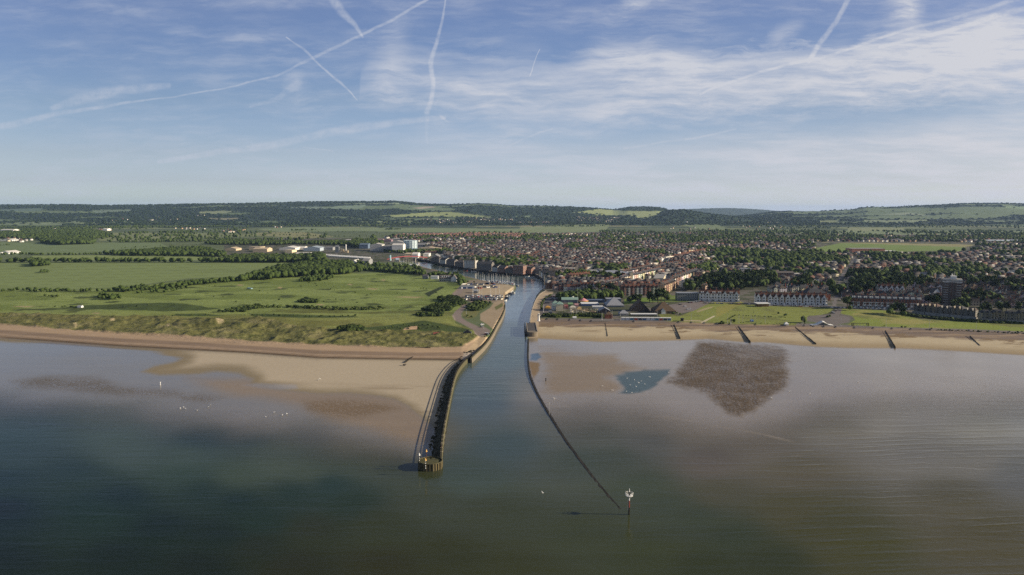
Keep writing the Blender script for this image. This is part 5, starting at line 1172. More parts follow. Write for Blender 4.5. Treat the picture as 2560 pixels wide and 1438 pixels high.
# green shed and town blocks
block('green_shed', (1524, 700), 1561, 686, 70, M_GREENW, M_GREYROOF, 'big green clad shed with pale grey roof in the old town', 'shed', 'flat', 0, py1=697, rz=R(24), w=52)
block('market_hall', (1464, 688), 1500, 681, 60, M_SHEDG, M_LEAD, 'wide grey flat roofed hall left of the green shed', 'hall')
block('market_hall', (1496, 688), 1522, 682, 40, M_FR, M_LEAD, 'pale flat roofed hall touching the green shed', 'hall')
block('long_block', (1633, 712), 1644, 700, 78, M_CREAM, M_LEAD, 'long cream block with flat grey roof beside the tall terrace', 'apartment block', rz=R(-14), hw=10, w=15)
for i, (x0, y0, x1, t, m_, lab) in enumerate([(1420, 676, 1430, 652, FAC_C, 'cream tower like corner building'), (1372, 703, 1388, 676, FAC_D, 'dark glazed riverside flats with stepped balconies'), (1357, 697, 1376, 672, FAC_D, 'dark riverside flats at the river bend'), (1422, 684, 1438, 672, FAC_C, 'tall cream block behind the quay'),
        (1446, 683, 1458, 671, FAC_W, 'white four storey block by the market hall'), (1392, 702, 1410, 692, FAC_W, 'white building with blue gable beside the quay road'), (1456, 655, 1478, 647, M_FR, 'white flat roofed block in mid town'), (1440, 668, 1462, 661, M_CREAM, 'cream low block in mid town'),
        (1560, 668, 1578, 658, M_BEIGE, 'beige block with pale roof in mid town'), (1574, 706, 1582, 680, M_CREAM, 'narrow cream block above the terrace'), (1330, 654, 1352, 645, M_FR, 'white block close behind the river flats'), (1608, 656, 1630, 648, FAC_B, 'brick block with red roof in mid town'),
        (1500, 692, 1512, 676, FAC_B, 'brick block behind the dark terrace'), (1690, 700, 1712, 684, FAC_W, 'pale gabled block right of the cream terrace'), (1740, 700, 1756, 680, FAC_B, 'brown flats with balconies by the trees')]):
    block('town_building', (x0, y0), x1, t, 14, m_, (M_LEAD, M_TILEBR, M_SLATE)[i % 3], lab, 'building', ('flat', 'gable', 'hip')[i % 3], (0, 3, 3)[i % 3])
# riverside row on the far bank: every building its own
RV = [(1078, 655, 1098, 645, FAC_D, 'hip'), (1099, 659, 1114, 649, FAC_W, 'gable'), (1115, 663, 1136, 652, FAC_D, 'gable'), (1137, 667, 1159, 655, FAC_D, 'hip'), (1160, 670, 1186, 651, FAC_W, 'flat'), (1191, 676, 1229, 659, FAC_D, 'gable'), (1230, 679, 1243, 667, FAC_W, 'gable'), (1244, 681, 1262, 669, FAC_B, 'gable'), (1263, 683, 1281, 671, FAC_D, 'hip'), (1282, 685, 1308, 664, FAC_B, 'flat'), (1312, 684, 1328, 672, FAC_B, 'gable'), (1330, 684, 1350, 674, FAC_D, 'hip')]
for i, (x0, y0, x1, t, m_, rf) in enumerate(RV):
    block('riverside_flats', (x0, y0), x1, t, 15, m_, M_SLATE if i % 2 else M_TILEBR, f'{ORD[i]} block from the left along the far bank, {"white" if m_ is FAC_W else "brick" if m_ is FAC_B else "dark"} with {rf} roof', 'apartment block', rf, 4, group='flats along the far river bank', py1=y0 + 1)
lit = G(1186, 671); MB().box(0, 0, 0, 1.2, 14, 16).box(0, 6, 16, 1.2, 10, 21).build('gable_wall', M_CREAM, None, (lit.x + .6, lit.y, 4.3)); tag(bpy.context.scene.objects['gable_wall'], 'tall cream end wall catching the sun beside the white river flats', 'wall')
# gasholder
gc = G(1024, 628); gr_ = 19.0; gh = hgt(1024, 601.5, 628)
go = empty('gasholder', (gc.x, gc.y + gr_, 4.3), 0, 'huge pale blue gasholder drum with dark blue base, left of the river town', 'gas holder')
MB().cyl(0, 0, 0, gh * .27, gr_, None, 40).build('lower_drum', C('dark blue steel', (60, 104, 132)), go, (0, 0, 0)); MB().cyl(0, 0, gh * .27, gh, gr_ - .5, None, 40).build('upper_drum', C('pale blue steel', (190, 204, 206)), go, (0, 0, 0))
fr_ = MB()
for i in range(16):
    a = 2 * math.pi * i / 16; fr_.box(-.35, -.35, 0, .35, .35, gh + .8, c=((gr_ + .4) * math.cos(a), (gr_ + .4) * math.sin(a)), rz=a)
for q in (.27, .52, .76, 1.0):
    for i in range(40):
        a, b = 2 * math.pi * i / 40, 2 * math.pi * (i + 1) / 40; fr_.tube(((gr_ + .3) * math.cos(a), (gr_ + .3) * math.sin(a), gh * q), ((gr_ + .3) * math.cos(b), (gr_ + .3) * math.sin(b), gh * q), .25, 0, 4)
fr_.build('guide_frame', C('frame steel', (184, 198, 202)), go, (0, 0, 0))
# industrial sheds
IND = [(563, 627, 590, 621, 'beige'), (622, 625, 650, 618, 'beige'), (632, 630, 668, 622, 'beige'), (698, 626, 738, 619, 'white'), (712, 632, 730, 626, 'cream'), (742, 624, 760, 619, 'white'), (759, 628, 800, 619, 'blue grey'), (800, 626, 832, 619, 'grey'),
 (736, 640, 772, 635, 'white'), (751, 645, 763, 639, 'white'), (708, 640, 718, 636, 'white'), (800, 607, 832, 604, 'brown'), (832, 605, 862, 603, 'grey'), (862, 603, 875, 600, 'white'), (898, 622, 920, 611, 'slate blue'), (925, 628, 955, 611, 'pale'), (903, 609, 950, 604, 'pale'), (936, 605, 956, 599, 'mauve'), (958, 605, 978, 599, 'mauve'),
 (954, 630, 982, 616, 'grey'), (980, 632, 1008, 612, 'white'), (975, 610, 1008, 604, 'pale'), (980, 600, 1030, 597, 'pale'), (1043, 619, 1066, 611, 'grey'), (1042, 627, 1100, 621, 'beige'), (1011, 645, 1030, 635, 'cream'), (1030, 645, 1045, 635, 'white'), (1080, 655, 1096, 640, 'grey'), (1058, 642, 1072, 635, 'white'), (905, 662, 922, 651, 'grey'), (880, 660, 890, 654, 'white'), (1062, 633, 1090, 629, 'brown'),
 (0, 582, 34, 574, 'white'), (0, 603, 30, 599, 'white'), (-160, 605, -60, 598, 'white'), (256, 577, 268, 572, 'white'), (0, 634, 24, 630, 'white'), (1110, 602, 1200, 599, 'grey'), (1230, 601, 1290, 598, 'grey'), (1360, 602, 1420, 599, 'grey'), (1540, 602, 1600, 599, 'grey')]
INDC = {'beige': (196, 178, 148), 'white': (224, 220, 210), 'cream': (216, 200, 164), 'blue grey': (164, 176, 184), 'grey': (140, 140, 138), 'brown': (150, 112, 90), 'slate blue': (98, 114, 132), 'pale': (190, 186, 176), 'mauve': (140, 116, 120)}
for i, (x0, y0, x1, t, c) in enumerate(IND):
    rf = ('front', 'flat', 'gable')[(i * 7) % 3]; wm = C(c + ' shed wall', INDC[c]); g0 = G((x0 + x1) / 2, y0)
    block('industrial_shed', (x0, y0), x1, t + (1 if rf != 'flat' else 0), 45 if x1 - x0 < 40 else 60, wm, C(c + ' shed roof', tuple(v * .9 for v in INDC[c])), where(f'{c} industrial shed', g0.x, g0.y), 'shed', rf, 4, group='industrial sheds')
stk = G(865, 631); tag(MB().cyl(0, 0, 0, hgt(865, 611, 631), 1.6, 1.3, 12).cyl(0, 0, 18, 19, 2.2, 2.2, 12).build('smokestack', M_WHITE, None, (stk.x, stk.y, 4.3)), 'tall white smokestack at the works beyond the fields', 'chimney')
wk = G(838, 632); wo_ = empty('works_plant', (wk.x, wk.y, 4.3), 0, 'grey conveyor towers and hoppers of a works left of the smokestack', 'plant')
MB().box(0, 0, 0, 10, 10, 16).gable(0, 0, 16, 10, 10, 4).build('hopper_tower', M_SHEDG, wo_, (0, 0, 0)); MB().box(14, 2, 0, 22, 10, 9).box(26, 0, 0, 34, 8, 6).build('silos', M_BEIGE, wo_, (0, 0, 0)); MB().tube((5, 5, 15), (30, 6, 4), 1.2).build('conveyor', M_SHEDG, wo_, (0, 0, 0))
# footbridge
fa, fb = G(968, 652), G(1068, 648); fo = empty('footbridge', (fa.x, fa.y, 0), math.atan2(fb.y - fa.y, fb.x - fa.x), 'thin red arched footbridge across the upper river with a pale pylon', 'bridge'); FL = (fb - fa).length
dkm = MB(); nb = 24
for i in range(nb):
    x0, x1 = FL * i / nb, FL * (i + 1) / nb; z0, z1 = [7 + 5 * (1 - (2 * q / nb - 1) ** 2) for q in (i, i + 1)]
    dkm.poly([(x0, -1.5, z0), (x1, -1.5, z1), (x1, -1.5, z1 + 1.6), (x0, -1.5, z0 + 1.6)]); dkm.poly([(x0, 1.5, z0 + .3), (x0, -1.5, z0 + .3), (x1, -1.5, z1 + .3), (x1, 1.5, z1 + .3)]); dkm.poly([(x1, 1.5, z1), (x0, 1.5, z0), (x0, 1.5, z0 + 1.6), (x1, 1.5, z1 + 1.6)])
dkm.build('deck', C('red bridge paint', (168, 84, 84)), fo, (0, 0, 0))
for q in (.1, .3, .7, .9): MB().box(FL * q - .8, -1, -2, FL * q + .8, 1, 9).build('pier', M_CONC, fo, (0, 0, 0))
MB().box(FL * .06, -2, 0, FL * .06 + 3, 2, 17).build('pylon', C('pale blue pylon', (150, 184, 194)), fo, (0, 0, 0))
# clubhouse
o, w, h = block('clubhouse', (1098, 704), 1128, 695, 12, facade('clubhouse wall', (150, 150, 146), sx=3, sz=3.2, wf=.6), M_SLATE, 'white and grey clubhouse with dark roof, white gable and dormers by the links', 'clubhouse', 'gable', 4.5)
MB().box(w, -2, 0, w + 8.5, 12, h).poly([(w, -2, h), (w + 8.5, -2, h), (w + 4.2, -2, h + 5)]).poly([(w + 8.5, 12, h), (w, 12, h), (w + 4.2, 12, h + 5)]).build('gable_wing', M_FR, o, (0, 0, 0))
MB().gable(w, -2.4, h + .05, w + 8.5, 12.3, 5, 0, None, 'y').build('wing_roof', M_SLATE, o, (0, 0, 0))
for i in range(4): MB().box(w * (.2 + .18 * i), 1.5, h + .8, w * (.2 + .18 * i) + 1.5, 5, h + 3.2).build('dormer', M_FR, o, (0, 0, 0))
block('annexe', (1077, 698), 1095, 691, 9, M_FR, M_FR, 'small white flat roofed annexe left of the clubhouse', 'building'); block('blue_hut', (1056, 697), 1070, 690, 8, M_SHEDG, M_SLATE, 'dark hut among trees left of the clubhouse', 'hut', 'gable', 2)
# kiosk, red-roofed hut, sheds on the links
o, w, h = block('kiosk', (1158, 838), 1178, 832, 7, M_SHEDG, M_BLACK, 'dark roofed kiosk at the seaward end of the lane, behind the dunes', 'kiosk', 'hip', 2.2)
block('hut', (1083, 837), 1108, 835, 6, C('red hut', (128, 72, 60)), C('red hut roof', (136, 80, 68)), 'low red roofed hut beside the dunes', 'hut', 'gable', 1.4); block('starter_hut', (193, 770), 203, 766, 5, M_FR, M_GREYROOF, 'small white hut standing alone on the links', 'hut', 'gable', 1.2)
# bunker face
bf = G(1024, 824); tag(MB().poly([(-6, -1, 0), (7, 1.5, 0), (7, 4, 3.0), (1, 3.6, 2.6), (-6, 1, .4)]).poly([(-6, -1, 0), (-6, 1, .4), (1, 3.6, 2.6), (7, 4, 3.0), (7.4, 5, 0), (-6, 4, 0)]).build('sand_hollow', C('bare sand', (190, 160, 128)), None, (bf.x, bf.y, 4.4)), 'pinkish bare sand face in the rough behind the dunes', 'sand pit')
tl = G(625, 722); tag(MB().box(-1.5, -6, 0, 1.5, 6, 1.2, rz=.8).build('tee_mat', C('teal sheet', (140, 170, 176)), None, (tl.x, tl.y, 4.6)), 'small pale teal strip on the upper links', 'sheet')

# ------------------------------------------------------------------ amusement park and seafront buildings
def park_tower(px, yb, yt, w, m_, rm_, lab):
    g0 = G(px, yb); h = hgt(px, yt, yb); o = empty('turret', (g0.x, g0.y, 4.4), 0, lab, 'turret'); MB().box(-w / 2, 0, 0, w / 2, w, h * .72).build('walls', m_, o, (0, 0, 0)); MB().cyl(0, w / 2, h * .72, h, w * .78, .1, 4, ph=math.pi / 4).build('roof', rm_, o, (0, 0, 0)); return o
block('arcade', (1404, 757), 1446, 749, 12, M_SHEDG, M_TEAL, 'long low arcade with pale green roof behind the rides', 'arcade', 'gable', 2.4)
park_tower(1388, 775, 752, 7, M_FR, M_TEAL, 'white turret with green pointed roof, left one of the park entrance'); park_tower(1399, 778, 754, 8, M_CREAM, M_TEAL, 'cream turret with green pointed roof, right one of the park entrance')
block('gatehouse', (1381, 776), 1398, 765, 10, M_FR, M_TEAL, 'white gatehouse between two green roofed turrets', 'gatehouse', 'flat')
g0 = G(1432, 754); o = empty('helter_skelter', (g0.x, g0.y, 4.4), 0, 'slim white ride tower behind the green roofed arcade', 'ride'); hh = hgt(1432, 741, 754)
MB().cyl(0, 0, 0, hh, 1.6, .7, 12).build('tower', M_WHITE, o, (0, 0, 0)); MB().cyl(0, 0, hh * .86, hh * .92, 1.6, 1.6, 12).build('gallery', M_WHITE, o, (0, 0, 0))
g0 = G(1458, 757); o = empty('carousel', (g0.x, g0.y, 4.4), 0, 'pink and yellow pointed carousel canopy', 'ride'); MB().cyl(0, 0, 2.6, 6.2, 6.4, .2, 16).build('canopy', M_PINK, o, (0, 0, 0)); MB().cyl(0, 0, 2.2, 2.9, 6.5, 6.5, 16).build('rim', M_GOLD, o, (0, 0, 0)); MB().cyl(0, 0, 0, 2.4, 3.2, 3.2, 12).build('drum', C('red ride', (150, 60, 56)), o, (0, 0, 0))
o, w, h = block('dodgem_hall', (1454, 765), 1497, 760, 16, M_BLUE, M_FR, 'white flat roofed dodgem hall with blue sides', 'hall')
block('dark_arcade', (1462, 757), 1512, 751, 12, C('dark blue wall', (54, 72, 96)), C('blue roof', (86, 100, 122)), 'dark blue roofed arcade right of the carousel', 'arcade')
o, w, h = block('pyramid_hall', (1516, 768), 1561, 763, 26, M_SHEDG, M_GREYROOF, 'large pale grey hipped hall with ribbed metal roof in the park', 'hall', 'hip', 8.5)
block('ride_shed', (1516, 757), 1553, 748, 14, M_GREYROOF, M_GREYROOF, 'pale grey boxy ride building behind the hipped hall', 'hall', 'flat')
o, w, h = block('grey_arcade', (1498, 783), 1526, 777, 14, C('dark arcade wall', (54, 52, 56)), M_GREYROOF, 'grey and white roofed arcade facing the beach', 'arcade', 'front', 3.5)
block('brick_kiosk', (1513, 797), 1532, 786, 9, M_BRICK, M_BROWNR, 'dark red brick building by the beach huts', 'building', 'hip', 2.5); block('white_booth', (1482, 772), 1508, 767, 8, M_FR, M_FR, 'white flat roofed booth left of the grey arcade', 'booth'); block('glass_cafe', (1548, 790), 1572, 783, 9, M_LEAD, M_GREYROOF, 'grey cafe with pale sloping roof behind the beach huts', 'cafe', 'hip', 3)
block('gabled_pavilion', (1578, 779), 1624, 775, 16, C('dark timber wall', (70, 62, 56)), M_BROWNR, 'brown building with a tall pointed gable behind the beach huts', 'pavilion', 'front', 11)
o, w, h = block('hipped_pavilion', (1637, 785), 1690, 777, 24, C('pavilion wall', (100, 88, 74)), M_BROWNR, 'wide brown hipped roof pavilion at the left end of the lawn', 'pavilion', 'hip', 9)
MB().box(w * .3, -1.2, 0, w * .5, 0, h).poly([(w * .3, -1.2, h), (w * .5, -1.2, h), (w * .4, -1.2, h + 2.5)]).gable(w * .3, -1.3, h, w * .5, 4, 2.5, 0, None, 'y').build('porch', M_FR, o, (0, 0, 0))
block('terrace_canopy', (1578, 790), 1643, 786, 7, C('canopy wall', (110, 104, 96)), M_FR, 'long white canopy in front of the pointed gable building', 'canopy')
for i, (x0, y0, x1, t, c, lb) in enumerate([(1362, 759, 1374, 755, (80, 84, 90), 'dark'), (1363, 772, 1376, 768, (196, 150, 70), 'yellow fronted'), (1410, 771, 1420, 765, (140, 84, 84), 'dull red'), (1424, 773, 1440, 768, (196, 190, 176), 'white topped'), (1420, 764, 1432, 760, (120, 150, 110), 'green'), (1442, 776, 1454, 771, (190, 160, 110), 'tan'), (1372, 784, 1380, 779, (90, 96, 104), 'grey'), (1456, 778, 1472, 774, (120, 104, 84), 'brown'), (1437, 766, 1446, 762, (176, 134, 134), 'pink'), (1474, 784, 1488, 779, (104, 92, 76), 'dark brown')]):
    g0 = G(x0, y0); block('ride_booth', (x0, y0), x1, t, 5, C(lb + ' booth wall', c), C(lb + ' booth roof', tuple(v * .95 for v in c)), where(f'{lb} fairground booth', g0.x, g0.y), 'booth', ('gable', 'hip')[i % 2], 1.6, group='booths in the amusement park')
# roller coaster track, low timber curves
g0 = G(1450, 782); o = empty('roller_coaster', (g0.x, g0.y, 4.4), 0, 'small tan roller coaster track curling behind the park hedge', 'ride'); tk = MB(); sp_ = MB(); pr = None
for i in range(40):
    a = i / 39 * 2 * math.pi; p = Vector((14 * math.cos(a) + 6 * math.cos(2 * a), 8 * math.sin(a), 3.4 + 1.8 * math.sin(3 * a)))
    if pr is not None: tk.tube(pr, p, .35)
    if i % 2 == 0: sp_.tube((p.x, p.y, 0), p, .14)
    pr = p
tk.build('track', M_BEIGE, o, (0, 0, 0)); sp_.build('trestle', M_WHITE, o, (0, 0, 0))
# beach huts
for i in range(12):
    a, b = G(1554 + i * 10.4, 800.5 + i * .1), G(1554 + (i + 1) * 10.4 - .9, 800.5 + i * .1); w_ = (b - a).length; c = [(196, 200, 204), (70, 96, 132), (60, 70, 84), (178, 92, 80), (90, 132, 150), (196, 200, 204)][i * 5 % 6]; cn = ['white', 'blue', 'dark blue', 'red', 'pale blue', 'white'][i * 5 % 6]
    o = empty('beach_hut', (a.x, a.y, 4.4), 0, f'{ORD[i]} beach hut from the left, {cn} fronted with a white roof', 'beach hut', 'beach huts along the promenade'); MB().box(0, 0, 0, w_, 3.4, 2.7).build('walls', M_FR, o, (0, 0, 0))
    MB().box(w_ * .08, -.08, .1, w_ * .92, 0, 2.3).build('door', C(cn + ' hut door', c), o, (0, 0, 0)); MB().box(-.1, -.8, 2.7, w_ + .1, 3.6, 2.95).build('roof', M_FR, o, (0, 0, 0))
block('white_hut', (1432, 796.5), 1441, 793, 3, M_FR, M_FR, 'small white lifeguard hut standing on the sand above the beach', 'hut', 'gable', .8); block('white_hut', (1962, 813), 1972, 809, 3, M_FR, M_FR, 'small white tent like hut on the promenade left of the wave shelter', 'hut', 'hip', 1.4)
block('dark_bin_store', (1703, 803), 1709, 797, 3, M_BLACK, M_BLACK, 'small dark box shed at the left end of the lawn', 'shed'); block('blue_hut', (1877, 805), 1884, 801, 3, M_BLUE, M_BLUE, 'small blue hut inside the hedged garden', 'hut', 'gable', .8)
tag(MB().box(-8, -.3, 0, 8, .3, 1.1).build('beach_ramp', M_CONC, None, G(1500, 804, 4.0)), 'short pale concrete ramp wall at the top of the beach', 'ramp')
# wave shelter: two flowing white shells
g0 = G(2028, 813); o = empty('wave_shelter', (g0.x, g0.y, 4.4), 0, 'white wave shaped promenade shelter rising to a rounded crest', 'shelter'); Ws = (G(2082, 813) - g0).length; sh = MB(); nx, ny = 28, 6
for i in range(nx + 1):
    for j in range(ny + 1):
        u_ = i / nx; v_ = j / ny; hgt_ = .25 + 4.0 * math.exp(-((u_ - .54) / .20) ** 2) * (.75 + .25 * math.sin(v_ * math.pi)); sh.v.append((u_ * Ws, -1 + v_ * 7, hgt_))
for i in range(nx):
    for j in range(ny): a = i * (ny + 1) + j; sh.f.append((a, a + ny + 1, a + ny + 2, a + 1)); sh.m.append(0)
so_ = sh.build('shell', M_WHITE, o, (0, 0, 0), smooth=True); md = so_.modifiers.new('thick', 'SOLIDIFY'); md.thickness = .3
MB().box(Ws * .42, .5, 0, Ws * .62, 4, 2.4).build('seating_bay', M_SHEDG, o, (0, 0, 0))
# swing frame right of the roundabout
g0 = G(2132, 816); o = empty('swing_frame', (g0.x, g0.y, 4.4), 0, 'long dark arched frame with hanging seats at the edge of the right hand lawn', 'swing'); Ws = (G(2170, 816) - g0).length; MB().box(0, 0, 0, .6, .6, 3).box(Ws, 0, 0, Ws + .6, .6, 3).box(0, 0, 3, Ws + .6, .6, 3.4).box(0, 3, 0, .4, 3.4, 3).box(Ws, 3, 0, Ws + .4, 3.4, 3).build('frame', M_BLACK, o, (0, 0, 0))
for i in range(5): MB().box(Ws * (i + .5) / 5, .2, .6, Ws * (i + .5) / 5 + 1, .5, .8).box(Ws * (i + .5) / 5, .3, .8, Ws * (i + .5) / 5 + .1, .4, 3).build('seat', M_STEEL, o, (0, 0, 0))
# big trawler-like ship at the quay bend
g0 = G(1362, 728, .2); o = empty('moored_ship', (g0.x, g0.y + 14, 0), R(88), 'dark workboat with two tall masts moored at the right bank', 'ship')
def hull(mb, L, B, D, m=0, z0=-.4, sheer=.5):
    n = 9; st = []
    for i in range(n):
        t = i / (n - 1); x = (t - .5) * L; bw = B / 2 * (min(1, (t + .22) ** .5)) * (1 - max(0, (t - .55) / .45) ** 2.0); zt = D + sheer * (2 * t - 1) ** 2
        st.append([(x, -bw, zt), (x * .96, -bw * .7, z0), (x * .96, bw * .7, z0), (x, bw, zt)])
    k_ = len(mb.v)
    for s_ in st: mb.v += s_
    for i in range(n - 1):
        for j in range(3): a = k_ + i * 4 + j; mb.f.append((a, a + 4, a + 5, a + 1)); mb.m.append(m)
        a = k_ + i * 4; mb.f.append((a + 3, a + 7, a + 4, a)); mb.m.append(m + 1)
    mb.f.append((k_, k_ + 1, k_ + 2, k_ + 3)); mb.m.append(m); return mb
hull(MB(), 26, 6.5, 2.6).build('hull', [M_BLACK, M_CONCDK], o, (0, 0, 0)); MB().box(-9, -2, 2.4, -3, 2, 6.5).box(-8, -1.5, 6.5, -5, 1.5, 8).build('wheelhouse', M_FR, o, (0, 0, 0)); MB().cyl(3, 0, 2, 21, .28, .15, 7).build('mast', M_BEIGE, o, (0, 0, 0)); MB().cyl(-2, 0, 2, 18, .25, .15, 7).build('mast', M_BEIGE, o, (0, 0, 0)); MB().box(3, -.3, 4, 12, .3, 4.6).build('boom', M_WOODDK, o, (0, 0, 0))
# ------------------------------------------------------------------ boats
M_HULL = mat('boat gel coat', None, .35, .05, .5, objcol=True, spec=.5)
def sail_proto():
    return hull(MB(), 8.5, 2.7, 1.1).mesh('sailing_boat', [M_HULL, M_LEAD]), MB().box(-1.6, -.8, 1.0, 1.4, .8, 1.7).mesh('cabin', M_FR), MB().cyl(.6, 0, 1, 11.5, .11, .07, 6).tube((.6, 0, 2.3), (-3.4, 0, 2.1), .09).tube((.5, -.9, 7.2), (.5, .9, 7.2), .04).mesh('mast', M_WHITE), MB().tube((.4, 0, 2.5), (-3.2, 0, 2.3), .22).mesh('furled_sail', M_BLUE)
SP_ = sail_proto()
MOT = (hull(MB(), 6.5, 2.4, .9).mesh('motor_boat', [M_HULL, M_LEAD]), MB().box(-1, -.8, .8, 1.6, .8, 1.9).mesh('cabin', M_DKGLASS))
BC = {'white': (226, 224, 216), 'dark blue': (44, 62, 104), 'pale grey': (176, 180, 182), 'red': (150, 56, 50), 'cream': (214, 204, 178)}
def boat(kind, x, y, rz, c, grp, z=.05, look=None):
    ms = SP_ if kind == 'sailing_boat' else MOT; o = link(kind, ms[0], None, (x, y, z), rz); o.color = (*lin(*BC[c]), 1); s_ = rg.uniform(1.0, 1.4); o.scale = (s_, s_, s_)
    tag(o, where(f'{c} {kind.replace("_", " ")}' + (look or ''), x, y), 'boat', grp)
    for me in ms[1:]: link(me.name.split('.')[0], me, o)
cs = ['white', 'white', 'dark blue', 'pale grey', 'white', 'cream', 'red', 'white']
for rw_, (xa, ya, xb, yb, n) in enumerate([(1196, 703, 1272, 707, 15), (1200, 706.5, 1286, 711, 16), (1212, 710, 1296, 716, 16)]):
    for i in range(n):
        a, b = G(xa, ya, 0), G(xb, yb, 0); p = a.lerp(b, (i + rg.uniform(-.2, .2)) / (n - 1)); boat('sailing_boat' if rg.random() < .85 else 'motor_boat', p.x, p.y, R(90 + rg.uniform(-8, 8)), rg.choice(cs), 'boats berthed in the marina')
for k_, (xa, ya, xb, yb) in enumerate([(1204, 708.5, 1284, 713.5)]):
    a, b = G(xa, ya, .4), G(xb, yb, .4); t = b - a; tag(MB().box(0, -1, 0, t.length, 1, .5).build('pontoon', M_CONCDK, None, a, math.atan2(t.y, t.x)), 'long floating pontoon between the berthed sailing boats', 'pontoon')
a, b = G(1262, 735, .4), G(1284, 734, .4); t = b - a; tag(MB().box(0, -.8, 0, t.length, .8, .5).build('pontoon', M_CONCDK, None, a, 0), 'short pontoon reaching into the channel from the boatyard', 'pontoon')
for x, y in ((1282, 733), (1276, 728), (1272, 731), (1268, 727), (1264, 736), (1268, 740), (1262, 742), (1274, 736), (1258, 745), (1256, 750), (1266, 746), (1260, 752), (1250, 748)): p = G(x, y, .3); boat('motor_boat', p.x, p.y, R(rg.uniform(-30, 30)), rg.choice(cs), 'small boats off the boatyard', .1)
for i in range(34):
    x, y = 1166 + (i % 17) * 5.6 + rg.uniform(-1.5, 1.5), 743 + (i // 17) * 6 + rg.uniform(-1, 1); p = G(x, y); boat('motor_boat' if rg.random() < .7 else 'sailing_boat', p.x, p.y, R(rg.uniform(60, 120)), rg.choice(cs), 'boats laid up in the boatyard', 4.9, ' on the hard')
for i in range(26):
    x, y = 1152 + (i % 13) * 7 + rg.uniform(-2, 2), 712 + (i // 13) * 8 + rg.uniform(-2, 2); p = G(x, y); boat('motor_boat', p.x, p.y, R(rg.uniform(0, 180)), rg.choice(cs[2:]), 'boats laid up in the boatyard', 4.9, ' on the hard')
for x, y in ((1118, 672), (1138, 676), (1164, 678), (1170, 677), (1182, 679), (1190, 679.5), (1202, 681), (1080, 664), (1318, 692), (1326, 694), (1332, 693), (1338, 697), (1346, 700), (1352, 702), (1356, 708), (1362, 718), (1060, 658)): p = G(x, y, .2); boat('motor_boat' if x != 1060 else 'sailing_boat', p.x, p.y, R(rg.uniform(-20, 20)), rg.choice(cs), 'boats moored along the far bank', .05, ' afloat')
for i in range(14): p = G(1000 + i * 3.4 + rg.uniform(-1, 1), 664 + rg.uniform(-2.5, 2.5)); boat('sailing_boat', p.x, p.y, R(rg.uniform(0, 180)), rg.choice(cs), 'boats stored in the upper yard', 4.9, ' ashore')
for x0, y0, x1, t, m_, rm_, lb in ((1152, 722, 1184, 717, M_BLUE, M_SHEDG, 'blue boat shed with grey roof in the boatyard'), (1184, 733, 1196, 727, M_SHEDG, M_GREYROOF, 'grey hut in the middle of the boatyard'), (1176, 753, 1206, 748, C('navy shed', (52, 58, 70)), C('dark shed roof', (60, 62, 68)), 'long dark boat club hut by the lane')): block('boat_shed', (x0, y0), x1, t, 8, m_, rm_, lb, 'shed', 'gable', 1.8)
# ------------------------------------------------------------------ caravans
CV = MB().box(-4.5, -1.6, .3, 4.5, 1.6, 2.9).gable(-4.5, -1.6, 2.9, 4.5, 1.6, .6, 0, 0).mesh('static_caravan', M_WHITE); CVW = MB().box(-3.8, -1.66, 1.3, -1.6, -1.6, 2.2).box(.6, -1.66, 1.3, 2.6, -1.6, 2.2).mesh('window', M_DKGLASS)
k_ = 0
for rw_ in range(3):
    for i in range(19 - rw_ * 2):
        x = 806 + i * 6.4 + rw_ * 10; y = 638.5 + i * .42 + rw_ * 1.9; p = G(x, y); o = link('static_caravan', CV, None, (p.x, p.y, 4.4), R(rg.uniform(-6, 6) - 12)); k_ += 1; tag(o, where('white static caravan', p.x, p.y), 'caravan', 'static caravans beyond the wood'); link('window', CVW, o); keep(p.x, p.y, 6)
for i in range(16): p = G(rg.uniform(0, 45), rg.uniform(600, 604) + (i % 2) * 32); o = link('static_caravan', CV, None, (p.x, p.y, 4.4), R(rg.uniform(0, 180))); tag(o, where('white static caravan', p.x, p.y), 'caravan', 'static caravans beyond the wood')
# ------------------------------------------------------------------ cars
M_CAR = mat('car paint', None, .3, .03, .5, objcol=True, spec=.6)
CB = MB().box(-2.1, -.88, .3, 2.1, .88, .85).box(-1.9, -.84, .85, 1.5, .84, .95).mesh('parked_car', M_CAR); CG = MB(); CG.v = [(-1.7, -.8, .95), (1.1, -.8, .95), (1.1, .8, .95), (-1.7, .8, .95), (-1.3, -.68, 1.45), (.5, -.68, 1.45), (.5, .68, 1.45), (-1.3, .68, 1.45)]; CG.f = [(0, 1, 5, 4), (1, 2, 6, 5), (2, 3, 7, 6), (3, 0, 4, 7), (4, 5, 6, 7)]; CG.m = [0, 0, 0, 0, 1]; CG = CG.mesh('cabin', [M_DKGLASS, M_CAR])
WH = MB(); [WH.tube((a, b - .1, .32), (a, b + .1, .32), .32, 0, 10) for a in (-1.3, 1.3) for b in (-.85, .85)]; WH = WH.mesh('wheels', M_BLACK)
CC = {'white': (220, 220, 218), 'silver': (160, 162, 166), 'black': (30, 30, 34), 'dark blue': (40, 54, 92), 'red': (140, 36, 34), 'grey': (96, 98, 102)}
def car(px, py, rz): 
    p = G(px, py); c = rg.choice(list(CC)); o = link('parked_car', CB, None, (p.x, p.y, ground_z(p.x, p.y) + .02), rz); o.color = (*lin(*CC[c]), 1); tag(o, where(f'{c} parked car', p.x, p.y), 'car', 'cars parked along the roads'); link('cabin', CG, o); link('wheels', WH, o)
for i in range(17): car(1722 + i * 3.2, 757.5 - i * .35 + rg.uniform(-.4, .4), R(70))
